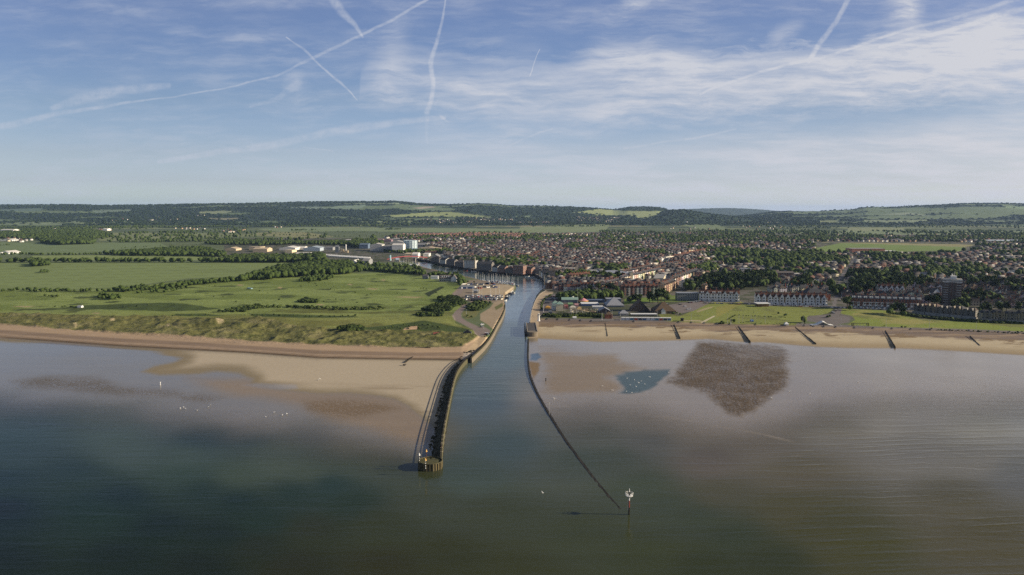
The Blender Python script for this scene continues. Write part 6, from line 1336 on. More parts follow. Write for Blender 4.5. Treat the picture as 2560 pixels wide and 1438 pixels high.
for x, y, a in ((1713, 767, 20), (1726, 774, 15), (1720, 775, 15), (1668, 762, 0), (1205, 812.5, 30), (1205, 818, 60), (1214, 836, 80), (1218, 836, 80), (1222, 837, 80), (1226, 836, 85), (1163, 769, 10), (2081, 782, 75), (2085, 784, 75), (2089, 778, 75), (1700, 762, 10)): car(x, y, R(a))
for i in range(46):
    x = 1750 + i * 11 + rg.uniform(-2, 2)
    if rg.random() < .72: car(x, 755.5 + (x - 1750) * .037 + 2.5, R(rg.choice((0, 180)) + 1))
for i in range(22):
    if rg.random() < .75: car(1365 + (i % 11) * 3.4, 741 + (i // 11) * 7 + rg.uniform(-.6, .6), R(85))
for i in range(18): car(2100 + rg.uniform(-4, 4) + i * 1.6, 752 - i * 6, R(80 + rg.uniform(-5, 5)))
# ------------------------------------------------------------------ gulls
GU = MB().ball((0, 0, .18), .14, 0, 1, (1.8, .8, .8)).ball((.27, 0, .27), .07, 0, 1); GU.cyl(-.28, 0, .14, .2, .05, .02, 4); GU = GU.mesh('gull', M_WHITE); GW = MB().poly([(-.12, 0, .24), (.1, 0, .24), (.02, .62, .38), (-.12, .6, .36)]).poly([(.1, 0, .24), (-.12, 0, .24), (-.12, -.6, .36), (.02, -.62, .38)]).mesh('wings', M_WHITE)
GL = [(1567.5, 947), (1575, 964), (1591, 967.5), (1566, 980), (1580, 983), (1603, 953.5), (1625, 944), (1531.5, 977), (1506.5, 966), (1671, 933), (1386, 997), (1974, 979), (1929, 996), (1597, 958), (1612, 962), (1587, 951), (451, 1022), (459, 1019), (464, 1023), (493, 1027), (521, 1018), (526, 1013), (686, 1032), (706, 1039), (717, 1036), (665, 1043), (800, 948), (797, 951), (2145, 955), (2025, 985)]
for i, (x, y) in enumerate(GL):
    z_ = .12; p = G(x, y, z_); o = link('gull', GU, None, p, R(rg.uniform(0, 360))); s_ = rg.uniform(1.3, 1.9); o.scale = (s_, s_, s_); zone = 'in the teal pool' if 1560 < x < 1630 and y > 940 else 'on the wet sand right of the channel' if x > 1300 else 'on the wet flats by the left beach'; nth = len([q for q in GL[:i] if (q[0] > 1300) == (x > 1300)])
    tag(o, f'{ORD[nth]} white gull standing {zone}', 'bird', 'gulls resting on the flats'); link('wings', GW, o)
p = G(1357, 1234, 12); o = link('gull', GU, None, p, R(20)); o.scale = (1.2, 1.2, 1.2); tag(o, 'white gull flying low over the channel mouth', 'bird'); q = link('wings', GW, o); q.scale = (1, 1.5, 1.4)
# ------------------------------------------------------------------ people
def person(px, py, z, rz, skin, top, legs, lab, stride=.18):
    V_ = {}; E = []; Rr = []
    def v(n, co_, r): V_[n] = len(Rr); Rr.append((co_, r))
    v('pel', (0, 0, .95), .14); v('wst', (0, 0, 1.1), .125); v('chs', (0, 0, 1.34), .15); v('nck', (0, .01, 1.5), .055); v('hd', (0, .02, 1.6), .09); v('crn', (0, .01, 1.7), .08)
    E += [('pel', 'wst'), ('wst', 'chs'), ('chs', 'nck'), ('nck', 'hd'), ('hd', 'crn')]
    for s_, n in ((-1, 'l'), (1, 'r')):
        f = stride * s_
        v(n + 'hip', (.1 * s_, 0, .88), .095); v(n + 'kn', (.11 * s_, f * .5, .5), .062); v(n + 'an', (.11 * s_, f - .02, .09), .042); v(n + 'to', (.12 * s_, f + .16, .04), .035)
        v(n + 'sh', (.18 * s_, 0, 1.41), .065); v(n + 'el', (.25 * s_, -f * .4, 1.14), .042); v(n + 'wr', (.26 * s_, -f * .8 + .05, .9), .028); v(n + 'pm', (.26 * s_, -f * .8 + .07, .82), .03)
        E += [('pel', n + 'hip'), (n + 'hip', n + 'kn'), (n + 'kn', n + 'an'), (n + 'an', n + 'to'), ('chs', n + 'sh'), (n + 'sh', n + 'el'), (n + 'el', n + 'wr'), (n + 'wr', n + 'pm')]
        for k2, (dx, L) in enumerate(((-.03, .075), (-.01, .09), (.01, .085), (.03, .065))): v(n + f'f{k2}', (.26 * s_ + dx * .3, -f * .8 + .07 + dx, .82 - L), .009); E.append((n + 'pm', n + f'f{k2}'))
        v(n + 'th', (.26 * s_ - .035 * s_, -f * .8 + .12, .80), .01); E.append((n + 'pm', n + 'th'))
    me = bpy.data.meshes.new('person'); me.from_pydata([c for c, r in Rr], [(V_[a], V_[b]) for a, b in E], []); o = bpy.data.objects.new('person', me); COL.objects.link(o)
    o.modifiers.new('skin', 'SKIN'); 
    for i, (c, r) in enumerate(Rr): me.skin_vertices[0].data[i].radius = (r, r)
    me.skin_vertices[0].data[0].use_root = True
    sd_ = o.modifiers.new('sub', 'SUBSURF'); sd_.levels = sd_.render_levels = 1
    dg = bpy.context.evaluated_depsgraph_get(); m2 = bpy.data.meshes.new_from_object(o.evaluated_get(dg)); o.modifiers.clear(); o.data = m2; m2.name = 'person'
    m2.materials.clear(); [m2.materials.append(q) for q in (C('skin', skin), top, legs, C('dark hair', (60, 44, 34)))]
    for f in m2.polygons:
        c = f.center; f.material_index = 3 if (c.z > 1.62 and (c.y < .06 or c.z > 1.72)) else 0 if c.z > 1.49 or (abs(c.x) > .2 and c.z < 1.16 and c.z > .7) else 1 if c.z > 1.0 else 2 if c.z > .1 else 3
    o.location = G(px, py, z) if not isinstance(px, Vector) else px; o.rotation_euler = (0, 0, rz); return tag(o, lab, 'person')
RED, NAVY, DARK, JEANS = C('red jacket', (190, 84, 72)), C('navy cloth', (48, 58, 92)), C('dark cloth', (36, 36, 40)), C('blue trousers', (60, 70, 100))
person(1103.5, 1121, 3.4, R(200), (190, 140, 112), RED, NAVY, 'person in a red top and navy trousers standing on the pier near its head')
person(1110.5, 923, .1, R(80), (190, 140, 112), DARK, DARK, 'person in dark clothes walking alone on the sand left of the pier')
person(1332, 792, 4.5, R(10), (190, 140, 112), JEANS, DARK, 'person in blue walking along the right quay towards the lighthouse'); person(1337, 768, 4.5, R(190), (190, 140, 112), C('white shirt', (220, 220, 214)), JEANS, 'person in a white shirt strolling up the quay')
person(1700, 803, 4.3, R(90), (190, 140, 112), DARK, JEANS, 'person in a dark top on the promenade by the lawn'); person(1912, 810, 4.2, R(270), (190, 140, 112), RED, DARK, 'person in a red top on the promenade by the garden hedge')
# driftwood and rocks on the left beach
g0 = G(1010, 914, .2); o = empty('driftwood', g0, .3, 'tangled dark driftwood stump lying on the open sand', 'driftwood'); q = MB(); [q.tube((rg.uniform(-1, 1), rg.uniform(-1, 1), 0), (rg.uniform(-2.2, 2.2), rg.uniform(-1.5, 1.5), rg.uniform(.4, 1.6)), .14) for _ in range(10)]; q.build('branches', M_WOODDK, o, (0, 0, 0))
a, b = G(1012, 907, .2), G(1032, 894, 1.6); o = empty('broken_groyne', a, 0, 'short run of broken timber piles crossing the foot of the shingle', 'groyne'); t = b - a
for i in range(9): p = t * (i / 8); MB().box(-.2, -.2, -1, .2, .2, .9 + .5 * (i % 2)).build('pile', M_WOODDK, o, (p.x, p.y, p.z))
MB().poly([(0, 0, -.5), tuple(t + Vector((0, 0, -.5))), tuple(t + Vector((0, 0, .9))), (0, 0, .7)]).build('boarding', M_WOODDK, o, (0, 0, 0))
g0 = G(1057, 871, 4); o = empty('timber_pile', g0, 0, 'low heap of dark timbers lying along the dune foot', 'timber'); q = MB(); [q.tube((rg.uniform(-9, 7), rg.uniform(-1, 1), rg.uniform(.1, .8)), (rg.uniform(-6, 9), rg.uniform(-1, 1), rg.uniform(.1, 1.2)), .2) for _ in range(12)]; q.build('timbers', M_WOODDK, o, (0, 0, 0))
for i in range(46):
    x, y = 1148 + rg.uniform(0, 46), 893 - rg.uniform(-8, 14); y += (x - 1170) * -.25; p = G(x, y, 2.2); s_ = rg.uniform(.5, 1.3)
    o = MB().ball((0, 0, 0), s_, 0, 1, (1.2, 1, .7), .25, rg).build('boulder', M_ROCK if rg.random() < .7 else M_WEED, None, (p.x, p.y, ground_z(p.x, p.y) + .2)); tag(o, where('rough grey boulder', p.x, p.y), 'rock', 'boulders heaped at the root of the pier')

# ------------------------------------------------------------------ the rest of the town, house by house
TOWN = [(1366, 722), (1385, 730), (1560, 742), (1640, 733), (1692, 722), (1745, 726), (1890, 728), (2060, 738), (2118, 750), (2126, 742), (2262, 752), (2440, 768), (2640, 782), (3300, 800), (3300, 594), (2560, 594), (2300, 592), (1960, 595), (1900, 586), (1740, 582), (1500, 585), (1250, 586), (1200, 584), (1000, 588), (960, 596), (990, 600), (1066, 606), (1066, 622), (1110, 628), (1110, 648), (1180, 662), (1300, 678), (1345, 688), (1362, 705)]
FIELDX = [(2030, 604), (2450, 606), (2430, 636), (2040, 636)]
MARSH = [(-900, 700)]
def inpoly(x, y, P):
    c = False; n = len(P)
    for i in range(n):
        (x0, y0), (x1, y1) = P[i], P[(i + 1) % n]
        if (y0 > y) != (y1 > y) and x < (x1 - x0) * (y - y0) / (y1 - y0) + x0: c = not c
    return c
CELL = {}
def mark(x, y, r): CELL.setdefault((int(x // 40), int(y // 40)), []).append((x, y, r))
for k_ in HOUSES: mark(*k_)
def free(x, y, r):
    ci, cj = int(x // 40), int(y // 40)
    for i in range(ci - 2, ci + 3):
        for j in range(cj - 2, cj + 3):
            for a, b, q in CELL.get((i, j), ()):
                if (a - x) ** 2 + (b - y) ** 2 < (q + r) ** 2: return False
    return True
ROADS = [((2098, 700), (2140, 640)), ((2060, 767), (2230, 773)), ((2085, 770), (2100, 700)), ((1700, 642), (1560, 700))]
RW = [(G(*a), G(*b)) for a, b in ROADS]
def near_road(x, y, w=9):
    p = Vector((x, y))
    for a, b in RW:
        a2, b2 = Vector((a.x, a.y)), Vector((b.x, b.y)); e = b2 - a2; t = max(0, min(1, (p - a2).dot(e) / e.length_squared))
        if (a2 + e * t - p).length < w: return True
    return False
fill = []; gtrees = []
Rg = random.Random(77)
yw = G(1280, 770).y
while yw < 4600:
    rowgap = 25 + Rg.uniform(-3, 5) + max(0, (yw - 1500) * .004)
    x0, x1 = yw * -0.20, yw * .86; x = x0; 
    while x < x1:
        px, py = proj(x, yw, 4.5)
        ang = (0.42 if px < 1800 else -0.12) + .25 * math.sin(px * .006 + yw * .002); ang0 = ang
        centre = px < 1760 and py > 612; dense = .96 if centre else (.88 if px > 1900 else .93)
        if py < 600: dense = .5 if px > 1300 else .8
        estate = 980 < px < 1310 and py < 596
        w_ = (7.0 if centre else 13.5) + Rg.uniform(-.8, 1.5)
        if yw > 1900: w_ += 2
        X_ = x + Rg.uniform(-1.5, 1.5); Y_ = yw + (x - x0) * .0 + 10 * math.sin(x * .011 + yw) + Rg.uniform(-2, 2)
        ppx, ppy = proj(X_, Y_, 4.5)
        if inpoly(ppx, ppy, TOWN) and not inpoly(ppx, ppy, FIELDX) and not near_road(X_, Y_) and free(X_, Y_, 5 if centre else 8):
            gap_ = (_h(np.array(int(X_ // 55)), np.array(int(Y_ // 60)), 9) > (.95 if centre else .86)) and not estate
            if not gap_ and Rg.random() < dense: fill.append((X_, Y_, ang, centre, estate, w_))
            elif Rg.random() < (.5 if not centre else .25): gtrees.append((X_, Y_, Rg.uniform(8, 15) if not centre else Rg.uniform(6, 11)))
            cl_ = float(fbm(np.array(X_ * .011), np.array(Y_ * .008), 91, 3))
            if cl_ > (.62 if not centre else .66):
                for _ in range(1 + int((cl_ - .53) * 20)):
                    gtrees.append((X_ + Rg.uniform(-11, 11), Y_ + Rg.uniform(-4, rowgap - 4), Rg.uniform(7, 16)))
            elif Rg.random() < (.16 if not centre else .05): gtrees.append((X_ + Rg.uniform(-6, 6), Y_ + rowgap * .5, Rg.uniform(4, 9)))
        x += w_ * (1.0 if centre else 1.12)
    yw += rowgap
fill.sort(key=lambda t: t[1])
n_terr = sum(1 for o in COL.objects if o.name.startswith('terraced_house'))
print('rows', n_terr, 'fill', len(fill), 'garden trees', len(gtrees))
tc_, dc_ = 0, 0; rest = []
for X_, Y_, ang, centre, estate, w_ in fill:
    if centre and n_terr + tc_ < 300:
        tc_ += 1; c = Rg.choice(['cream', 'red brick', 'white', 'white', 'cream', 'buff brick', 'grey rendered'])
        place_house('terraced_house', 'mid', (5.8, 9, 7.5, 2.8, M_WIN, M_TILEBR, 'bay'), X_, Y_, ang, tuple(v * Rg.uniform(.9, 1.05) for v in WALLC[c]), f'{c} town house', 'house', TERR, True, (w_ / 6, 1, Rg.uniform(.85, 1.25)))
    elif not centre and dc_ < 300:
        dc_ += 1; c = Rg.choice(['cream', 'red brick', 'white', 'brown brick', 'white']); kd = Rg.choice(['hip', 'wing', 'gab'])
        place_house('detached_house', 'det' + kd, (9.5, 8.5, 5.4, 3.6, M_WIN, M_TILEBR, kd), X_, Y_, ang + Rg.choice((0, math.pi / 2)), tuple(v * Rg.uniform(.85, 1.0) for v in WALLC[c]), f'{c} {"hipped" if kd == "hip" else "gabled" if kd == "gab" else "winged"} house', 'house', 'detached houses in the leafy streets', True, (Rg.uniform(.9, 1.2), 1, Rg.uniform(.85, 1.1)))
    else: rest.append((X_, Y_, ang, centre, estate, w_))
# hill town and hamlets far off
for a, b, n in (((1440, 562), (1545, 548), 150), ((1290, 563), (1380, 566), 60), ((1180, 560), (1280, 556), 70), ((1050, 556), (1180, 566), 70), ((690, 566), (720, 570), 8), ((560, 575), (620, 582), 14), ((280, 560), (330, 556), 8), ((440, 576), (520, 570), 10), ((380, 552), (450, 560), 8), ((500, 531), (520, 536), 8), ((10, 590), (100, 606), 20), ((130, 585), (300, 572), 14), ((2000, 585), (2500, 600), 40), ((1650, 575), (1960, 560), 30)):
    for _ in range(n):
        px, py = Rg.uniform(a[0], b[0]), Rg.uniform(min(a[1], b[1]), max(a[1], b[1]))
        d_ = G(px, py, 4.5).y if py > 566 else min(6900, 5600 + (568 - py) * 75); u_ = (px - CX) / F; rest.append((u_ * d_ * 1.003, d_, Rg.uniform(-.5, .5), False, False, 13))
def far_houses(items, name, label):
    V, Fq, Ft, T = [], [], [], []
    n = len(items); vs = np.zeros((n, 14, 3)); tint = np.zeros((n, 14, 3))
    for i, (x, y, a, cen, est, w) in enumerate(items):
        big_ = Rg.random() < (.09 if cen else .05)
        hx, hy = w * (.5 if cen else .38), 4.4
        if big_: hx, hy = Rg.uniform(10, 22), Rg.uniform(6, 9)
        h = Rg.uniform(6.5, 9.5) if cen else Rg.uniform(4.8, 6); rh = .6 if big_ else 3.2; z = ground_z(x, y) - .2 if y > 5000 else 4.3
        if Rg.random() < .5 and not cen: a += math.pi / 2
        ca, sa = math.cos(a), math.sin(a)
        L = [(-hx, -hy, 0), (hx, -hy, 0), (hx, hy, 0), (-hx, hy, 0), (-hx, -hy, h), (hx, -hy, h), (hx, hy, h), (-hx, hy, h), (-hx - .2, -hy - .4, h - .1), (hx + .2, -hy - .4, h - .1), (hx + .2, hy + .4, h - .1), (-hx - .2, hy + .4, h - .1), (-hx, 0, h + rh), (hx, 0, h + rh)]
        vs[i] = [(x + p * ca - q * sa, y + p * sa + q * ca, z + r) for p, q, r in L]
        wc = np.array(lin(*WALLC[Rg.choice(['cream', 'white', 'white', 'red brick', 'brown brick', 'grey rendered', 'buff brick', 'cream'])])) * Rg.uniform(.85, 1.15)
        rc = np.array(lin(*Rg.choice([(128, 88, 74), (144, 108, 92)] if est else [(74, 66, 60), (82, 68, 60), (68, 65, 63), (96, 72, 61), (78, 78, 78), (68, 63, 59), (62, 61, 63), (88, 82, 76), (108, 76, 63), (150, 146, 138)])))
        if big_: wc = np.array(lin(214, 206, 188)); rc = np.array(lin(*Rg.choice([(150, 148, 142), (110, 106, 100), (190, 186, 176)])))
        tint[i, :8] = wc; tint[i, 8:] = rc * Rg.uniform(.85, 1.1)
    base = np.arange(n)[:, None, None] * 14
    q = (np.array([(0, 1, 5, 4), (1, 2, 6, 5), (2, 3, 7, 6), (3, 0, 4, 7), (8, 9, 13, 12), (10, 11, 12, 13)])[None] + base).reshape(-1, 4)
    t3 = (np.array([(9, 10, 13), (11, 8, 12)])[None] + base).reshape(-1, 3)
    me = bpy.data.meshes.new(name); me.vertices.add(n * 14); me.vertices.foreach_set('co', vs.astype(np.float32).ravel())
    loops = np.concatenate([q.ravel(), t3.ravel()]); me.loops.add(len(loops)); me.loops.foreach_set('vertex_index', loops.astype(np.int32))
    st = np.concatenate([np.arange(len(q)) * 4, len(q) * 4 + np.arange(len(t3)) * 3]); me.polygons.add(len(st)); me.polygons.foreach_set('loop_start', st.astype(np.int32)); me.update(calc_edges=True)
    at = me.attributes.new('tint', 'FLOAT_COLOR', 'POINT'); d4 = np.ones((n * 14, 4), np.float32); d4[:, :3] = tint.reshape(-1, 3); at.data.foreach_set('color', d4.ravel())
    m_, k, bs = newmat('far houses'); k.put(bs.inputs['Base Color'], k.new('ShaderNodeAttribute', attribute_name='tint').outputs['Color']); bs.inputs['Roughness'].default_value = .8; me.materials.append(m_)
    o = bpy.data.objects.new(name, me); COL.objects.link(o); return tag(o, label, kind='stuff')
far_houses(rest, 'distant_houses', 'thousands of small red and brown roofed houses filling the town beyond the nearer streets')

# ------------------------------------------------------------------ trees
def leafmat(name, cols):
    m_, k, bs = newmat(name)
    r = k.new('ShaderNodeObjectInfo').outputs['Random']; pos = k.new('ShaderNodeNewGeometry').outputs['Position']
    n = k.noise(pos, .09, 3, .5); n2 = k.noise(pos, .9, 3, .6)
    c = k.mix(k.ss(k.m('ADD', n, k.m('MULTIPLY', k.m('SUBTRACT', r, .5), .3)), .36, .66), lin(*cols[0]), lin(*cols[1]))
    v = k.m('MULTIPLY_ADD', n2, 1.1, .45); c = k.mix(1.0, c, k.xyz(v, v, v), 'MULTIPLY')
    k.put(bs.inputs['Base Color'], c); bs.inputs['Roughness'].default_value = .9; bs.inputs['Specular IOR Level'].default_value = .12
    return m_
M_LEAF = leafmat('foliage', [(34, 48, 28), (66, 80, 38)]); M_BUSH = leafmat('scrub foliage', [(38, 50, 26), (64, 76, 36)])
M_BARK = mat('bark', (78, 66, 52), .9, .3, 1)
def lump(seed, sub=2, jit=.22):
    bm = bmesh.new(); bmesh.ops.create_icosphere(bm, subdivisions=sub, radius=1); q = random.Random(seed)
    v = np.array([tuple(x.co) for x in bm.verts]); f = np.array([[x.index for x in y.verts] for y in bm.faces]); bm.free()
    v = v * (1 + np.array([q.uniform(-jit, jit) for _ in v]))[:, None]; return v, f
def crown(seed, h=1.0):
    """crown of a tree one unit high: clumps of leaf sprays with gaps between, all loose leaf-sized faces"""
    q = random.Random(seed); mb = MB()
    for i in range(9):
        a = q.uniform(0, 6.28); rr_ = q.uniform(0, .26) if i else 0; c = Vector((rr_ * math.cos(a), rr_ * math.sin(a), q.uniform(.42, .84) if i else .6)); R0 = q.uniform(.13, .21)
        v, f = lump(seed * 31 + i, 1, .25); k_ = len(mb.v); mb.v += [tuple(c + Vector(p) * R0 * .8) for p in v]; mb.f += [tuple(int(t) + k_ for t in x) for x in f]; mb.m += [0] * len(f)
        for _ in range(26):
            d = Vector((q.gauss(0, 1), q.gauss(0, 1), q.gauss(0, .8) + .25)).normalized(); p = c + d * R0 * q.uniform(.85, 1.2); t1 = d.cross(Vector((q.uniform(-1, 1), q.uniform(-1, 1), 1))).normalized() * .045; t2 = (d.cross(t1) + d * q.uniform(-.6, .6)).normalized() * .045
            mb.poly([p - t1 - t2, p + t1 - t2, p + t1 + t2, p - t1 + t2])
    return mb.mesh('crown', M_LEAF)
CROWNS = [crown(i + 3) for i in range(6)]
TRUNK = MB().cyl(0, 0, -.02, .5, .035, .02, 7).tube((0, 0, .35), (.14, .05, .58), .012).tube((0, 0, .3), (-.12, .08, .55), .012).tube((0, 0, .4), (.02, -.13, .62), .011).mesh('trunk', M_BARK)
def bushm(seed):
    q = random.Random(seed); mb = MB()
    for i in range(5):
        v, f = lump(seed * 17 + i, 1, .28); c = Vector((q.uniform(-.5, .5), q.uniform(-.35, .35), .28)); s_ = q.uniform(.35, .6); k_ = len(mb.v); mb.v += [tuple(c + Vector((p[0] * s_, p[1] * s_, p[2] * s_ * .85))) for p in v]; mb.f += [tuple(int(t) + k_ for t in x) for x in f]; mb.m += [0] * len(f)
        for _ in range(10):
            d = Vector((q.gauss(0, 1), q.gauss(0, 1), abs(q.gauss(0, .8)))).normalized(); p = c + d * s_ * q.uniform(.9, 1.15); t1 = d.cross(Vector((q.uniform(-1, 1), q.uniform(-1, 1), 1))).normalized() * .09; t2 = d.cross(t1).normalized() * .09; mb.poly([p - t1 - t2, p + t1 - t2, p + t1 + t2, p - t1 + t2])
    return mb.mesh('bush', M_BUSH)
BUSHES = [bushm(i) for i in range(5)]
TREES, BUSH, HILLT = [], [], []
def area(poly, hmin, hmax, sp, lst, z=4.5, jit=.4, prob=1.0):
    W_ = [G(a, b, z) for a, b in poly]; P = [(p.x, p.y) for p in W_]; xs, ys = [p[0] for p in P], [p[1] for p in P]; y = min(ys)
    while y <= max(ys):
        x = min(xs) 
        while x <= max(xs):
            a, b = x + Rg.uniform(-1, 1) * sp * jit, y + Rg.uniform(-1, 1) * sp * jit
            if inpoly(a, b, P) and Rg.random() < prob: lst.append((a, b, Rg.uniform(hmin, hmax)))
            x += sp
        y += sp
def line(pts, width, hmin, hmax, sp, lst, prob=1.0, z=4.5):
    for (a, b) in zip(pts[:-1], pts[1:]):
        p, q = G(*a, z), G(*b, z); L = (q - p).length; n = max(1, int(L / sp)); t = (q - p).normalized()
        for i in range(n):
            for w in range(max(1, round(width / sp))):
                if Rg.random() < prob:
                    s_ = (w + .5) * sp - width / 2 + Rg.uniform(-1, 1) * sp * .3; c = p + t * (i + Rg.uniform(0, 1)) * L / n; lst.append((c.x - t.y * s_, c.y + t.x * s_, Rg.uniform(hmin, hmax)))
# woods and hedges west of the river
area([(600, 705), (640, 701), (673, 700), (752, 692), (863, 686), (906, 679), (902, 674), (834, 662), (760, 666), (700, 676), (640, 691)], 10, 15, 7.5, TREES)
area([(752, 705), (800, 704), (838, 696), (800, 694), (757, 699)], 6, 9, 7, TREES)
area([(906, 677), (950, 680), (1047, 688), (1062, 690), (1060, 684), (980, 676), (920, 672)], 6, 10, 7, TREES)
line([(-700, 727), (-300, 728), (0, 729), (60, 726), (120, 731), (180, 730), (290, 730)], 16, 4, 7, 7, TREES, .8); line([(290, 730), (340, 726), (400, 723), (450, 716), (500, 710), (560, 706), (605, 702)], 26, 5, 9, 7, TREES)
area([(240, 750), (300, 750), (302, 744), (262, 738), (240, 744)], 4, 7, 7, TREES); area([(330, 722), (440, 716), (470, 722), (400, 734), (320, 734)], 3, 6, 9, TREES, prob=.6); line([(110, 742), (150, 744)], 6, 2, 4, 5, BUSH)
line([(-600, 655), (0, 656), (75, 656), (140, 656), (240, 656), (330, 656), (480, 656)], 22, 8, 13, 9, TREES); line([(500, 656), (640, 656), (700, 656), (800, 655)], 30, 9, 14, 9, TREES)
area([(76, 668), (118, 665), (122, 659), (80, 660)], 9, 13, 9, TREES); area([(102, 683), (122, 682), (124, 679), (102, 679)], 4, 6, 7, TREES)
line([(-600, 636), (0, 638), (60, 637), (160, 638), (250, 637), (300, 635)], 14, 5, 8, 9, TREES); area([(262, 637), (340, 632), (440, 624), (510, 624), (566, 638), (560, 643), (440, 641), (300, 640)], 8, 14, 11, TREES)
area([(104, 609), (130, 603), (230, 604), (241, 610), (150, 613)], 13, 18, 12, TREES); area([(-900, 600), (-100, 600), (0, 597), (100, 600), (106, 604), (190, 601), (280, 594), (280, 588), (230, 576), (-900, 575)], 7, 15, 12, TREES, prob=.62, jit=.9)
area([(510, 610), (560, 603), (640, 604), (700, 606), (770, 608), (700, 613), (540, 613)], 9, 13, 13, TREES); area([(560, 652), (580, 646), (650, 644), (760, 645), (800, 650), (800, 656), (560, 656)], 10, 14, 9, TREES); area([(765, 662), (770, 648), (800, 646), (815, 664)], 14, 20, 9, TREES)
area([(640, 616), (700, 612), (800, 612), (870, 616), (930, 612), (920, 606), (860, 606), (700, 608)], 8, 13, 13, TREES); area([(870, 615), (885, 604), (930, 606), (960, 612), (940, 620), (890, 622)], 12, 18, 12, TREES); area([(960, 632), (1000, 634), (1110, 632), (1110, 626), (1060, 628), (960, 626)], 6, 10, 10, TREES, prob=.6)
area([(820, 660), (900, 664), (980, 672), (1060, 682), (1050, 670), (940, 662), (860, 655)], 5, 10, 9, TREES, prob=.55)
for x, y, h in ((772, 590, 12), (815, 588, 10), (932, 600, 22), (1020, 566, 12), (955, 570, 9), (978, 572, 9)): area([(x - 3, y), (x + 3, y), (x + 3, y - 1), (x - 3, y - 1)], h * .8, h, 8, TREES)
line([(420, 600), (500, 597), (640, 598), (760, 600)], 10, 4, 7, 12, TREES, .8); line([(300, 622), (430, 614), (560, 612)], 8, 3, 5, 12, TREES, .5); line([(700, 588), (830, 592), (930, 592), (1040, 588)], 12, 4, 8, 13, TREES, .7); line([(560, 592), (700, 584), (840, 580), (960, 582)], 12, 4, 8, 15, TREES, .6)
area([(1050, 692), (1075, 692), (1090, 686), (1142, 690), (1160, 700), (1162, 712), (1150, 716), (1144, 704), (1140, 694), (1095, 690), (1060, 694)], 5, 9, 7, TREES); area([(1100, 692), (1150, 698), (1200, 710), (1160, 706)], 2, 4, 7, BUSH, prob=.5)
area([(746, 757), (798, 757), (800, 752), (765, 747), (746, 752)], 2.5, 4.5, 4.5, BUSH); area([(540, 783), (600, 780), (655, 771), (652, 764), (600, 768), (560, 776)], 2, 4, 5, BUSH); line([(655, 771), (720, 769), (780, 771), (850, 774), (900, 773), (960, 774)], 14, 2, 4, 5, BUSH); line([(596, 788), (700, 791), (800, 793), (880, 792), (897, 788)], 5, 1.2, 2.5, 5, BUSH)
area([(1064, 778), (1080, 764), (1130, 760), (1131, 774), (1100, 782)], 3, 6, 5, BUSH); area([(1032, 793), (1040, 786), (1064, 784), (1066, 792)], 3, 5.5, 5, BUSH); area([(1068, 793), (1100, 793), (1102, 784), (1070, 786)], 2.5, 4.5, 5, BUSH); area([(1098, 748), (1130, 742), (1150, 752), (1160, 762), (1145, 766), (1110, 760)], 4, 7, 6, BUSH)
area([(843, 829), (868, 818), (900, 817), (912, 826), (880, 831)], 2.5, 5, 4.5, BUSH); area([(940, 826), (1000, 812), (1070, 812), (1110, 824), (1060, 828)], 1.2, 2.5, 6, BUSH, prob=.5); area([(1170, 778), (1166, 766), (1186, 757), (1212, 756), (1230, 758), (1212, 772), (1196, 778)], 2, 4, 4.5, BUSH); area([(1160, 792), (1175, 796), (1188, 792), (1170, 788)], 1, 2, 4, BUSH); area([(1220, 838), (1228, 830), (1222, 846), (1206, 842)], 1, 2, 3, BUSH)
line([(300, 770), (400, 764), (470, 764)], 10, 1, 2.5, 7, BUSH, .6); line([(140, 768), (200, 770)], 6, 1.5, 3, 5, BUSH); line([(430, 792), (520, 788)], 5, 1.2, 2.5, 6, BUSH)
for _ in range(46): x, y = Rg.uniform(480, 1100), Rg.uniform(704, 760); BUSH.append((*G(x, y)[:2], Rg.uniform(1, 2.4))) if not inpoly(x, y, ROAD_L) else None
# east side
area([(1388, 752), (1408, 741), (1460, 737), (1545, 741), (1560, 748), (1500, 752), (1430, 754)], 7, 11, 7.5, TREES); line([(1358, 789), (1400, 792), (1440, 790), (1500, 791)], 12, 2.5, 5, 4, BUSH); line([(1352, 776), (1354, 760), (1362, 748), (1380, 738)], 3, 1, 2.5, 3, BUSH)
for x, y, h in ((1588, 762, 13), (1598, 760, 12), (1578, 757, 10), (1624, 757, 14), (1632, 759, 12), (1645, 758, 17), (1653, 755, 18), (1662, 757, 14), (1670, 752, 10), (1740, 727, 14), (1730, 728, 12), (2008, 807, 7.5), (1828, 806, 4), (1836, 806, 4), (2068, 795, 3), (2075, 794, 3.5), (2232, 786, 12), (2240, 784, 13), (2250, 786, 12), (2226, 787, 9), (2258, 790, 10), (2262, 793, 7), (2445, 796, 12), (2450, 800, 9), (2118, 772, 14), (2122, 768, 12), (2125, 776, 6), (1916, 766, 3), (1946, 786, 3), (1964, 791, 3.5), (1768, 716, 15), (2410, 760, 12), (2400, 762, 11), (1700, 788, 3), (1682, 788, 4), (1692, 786, 3)): p = G(x, y); TREES.append((p.x, p.y, h * Rg.uniform(.95, 1.05)))
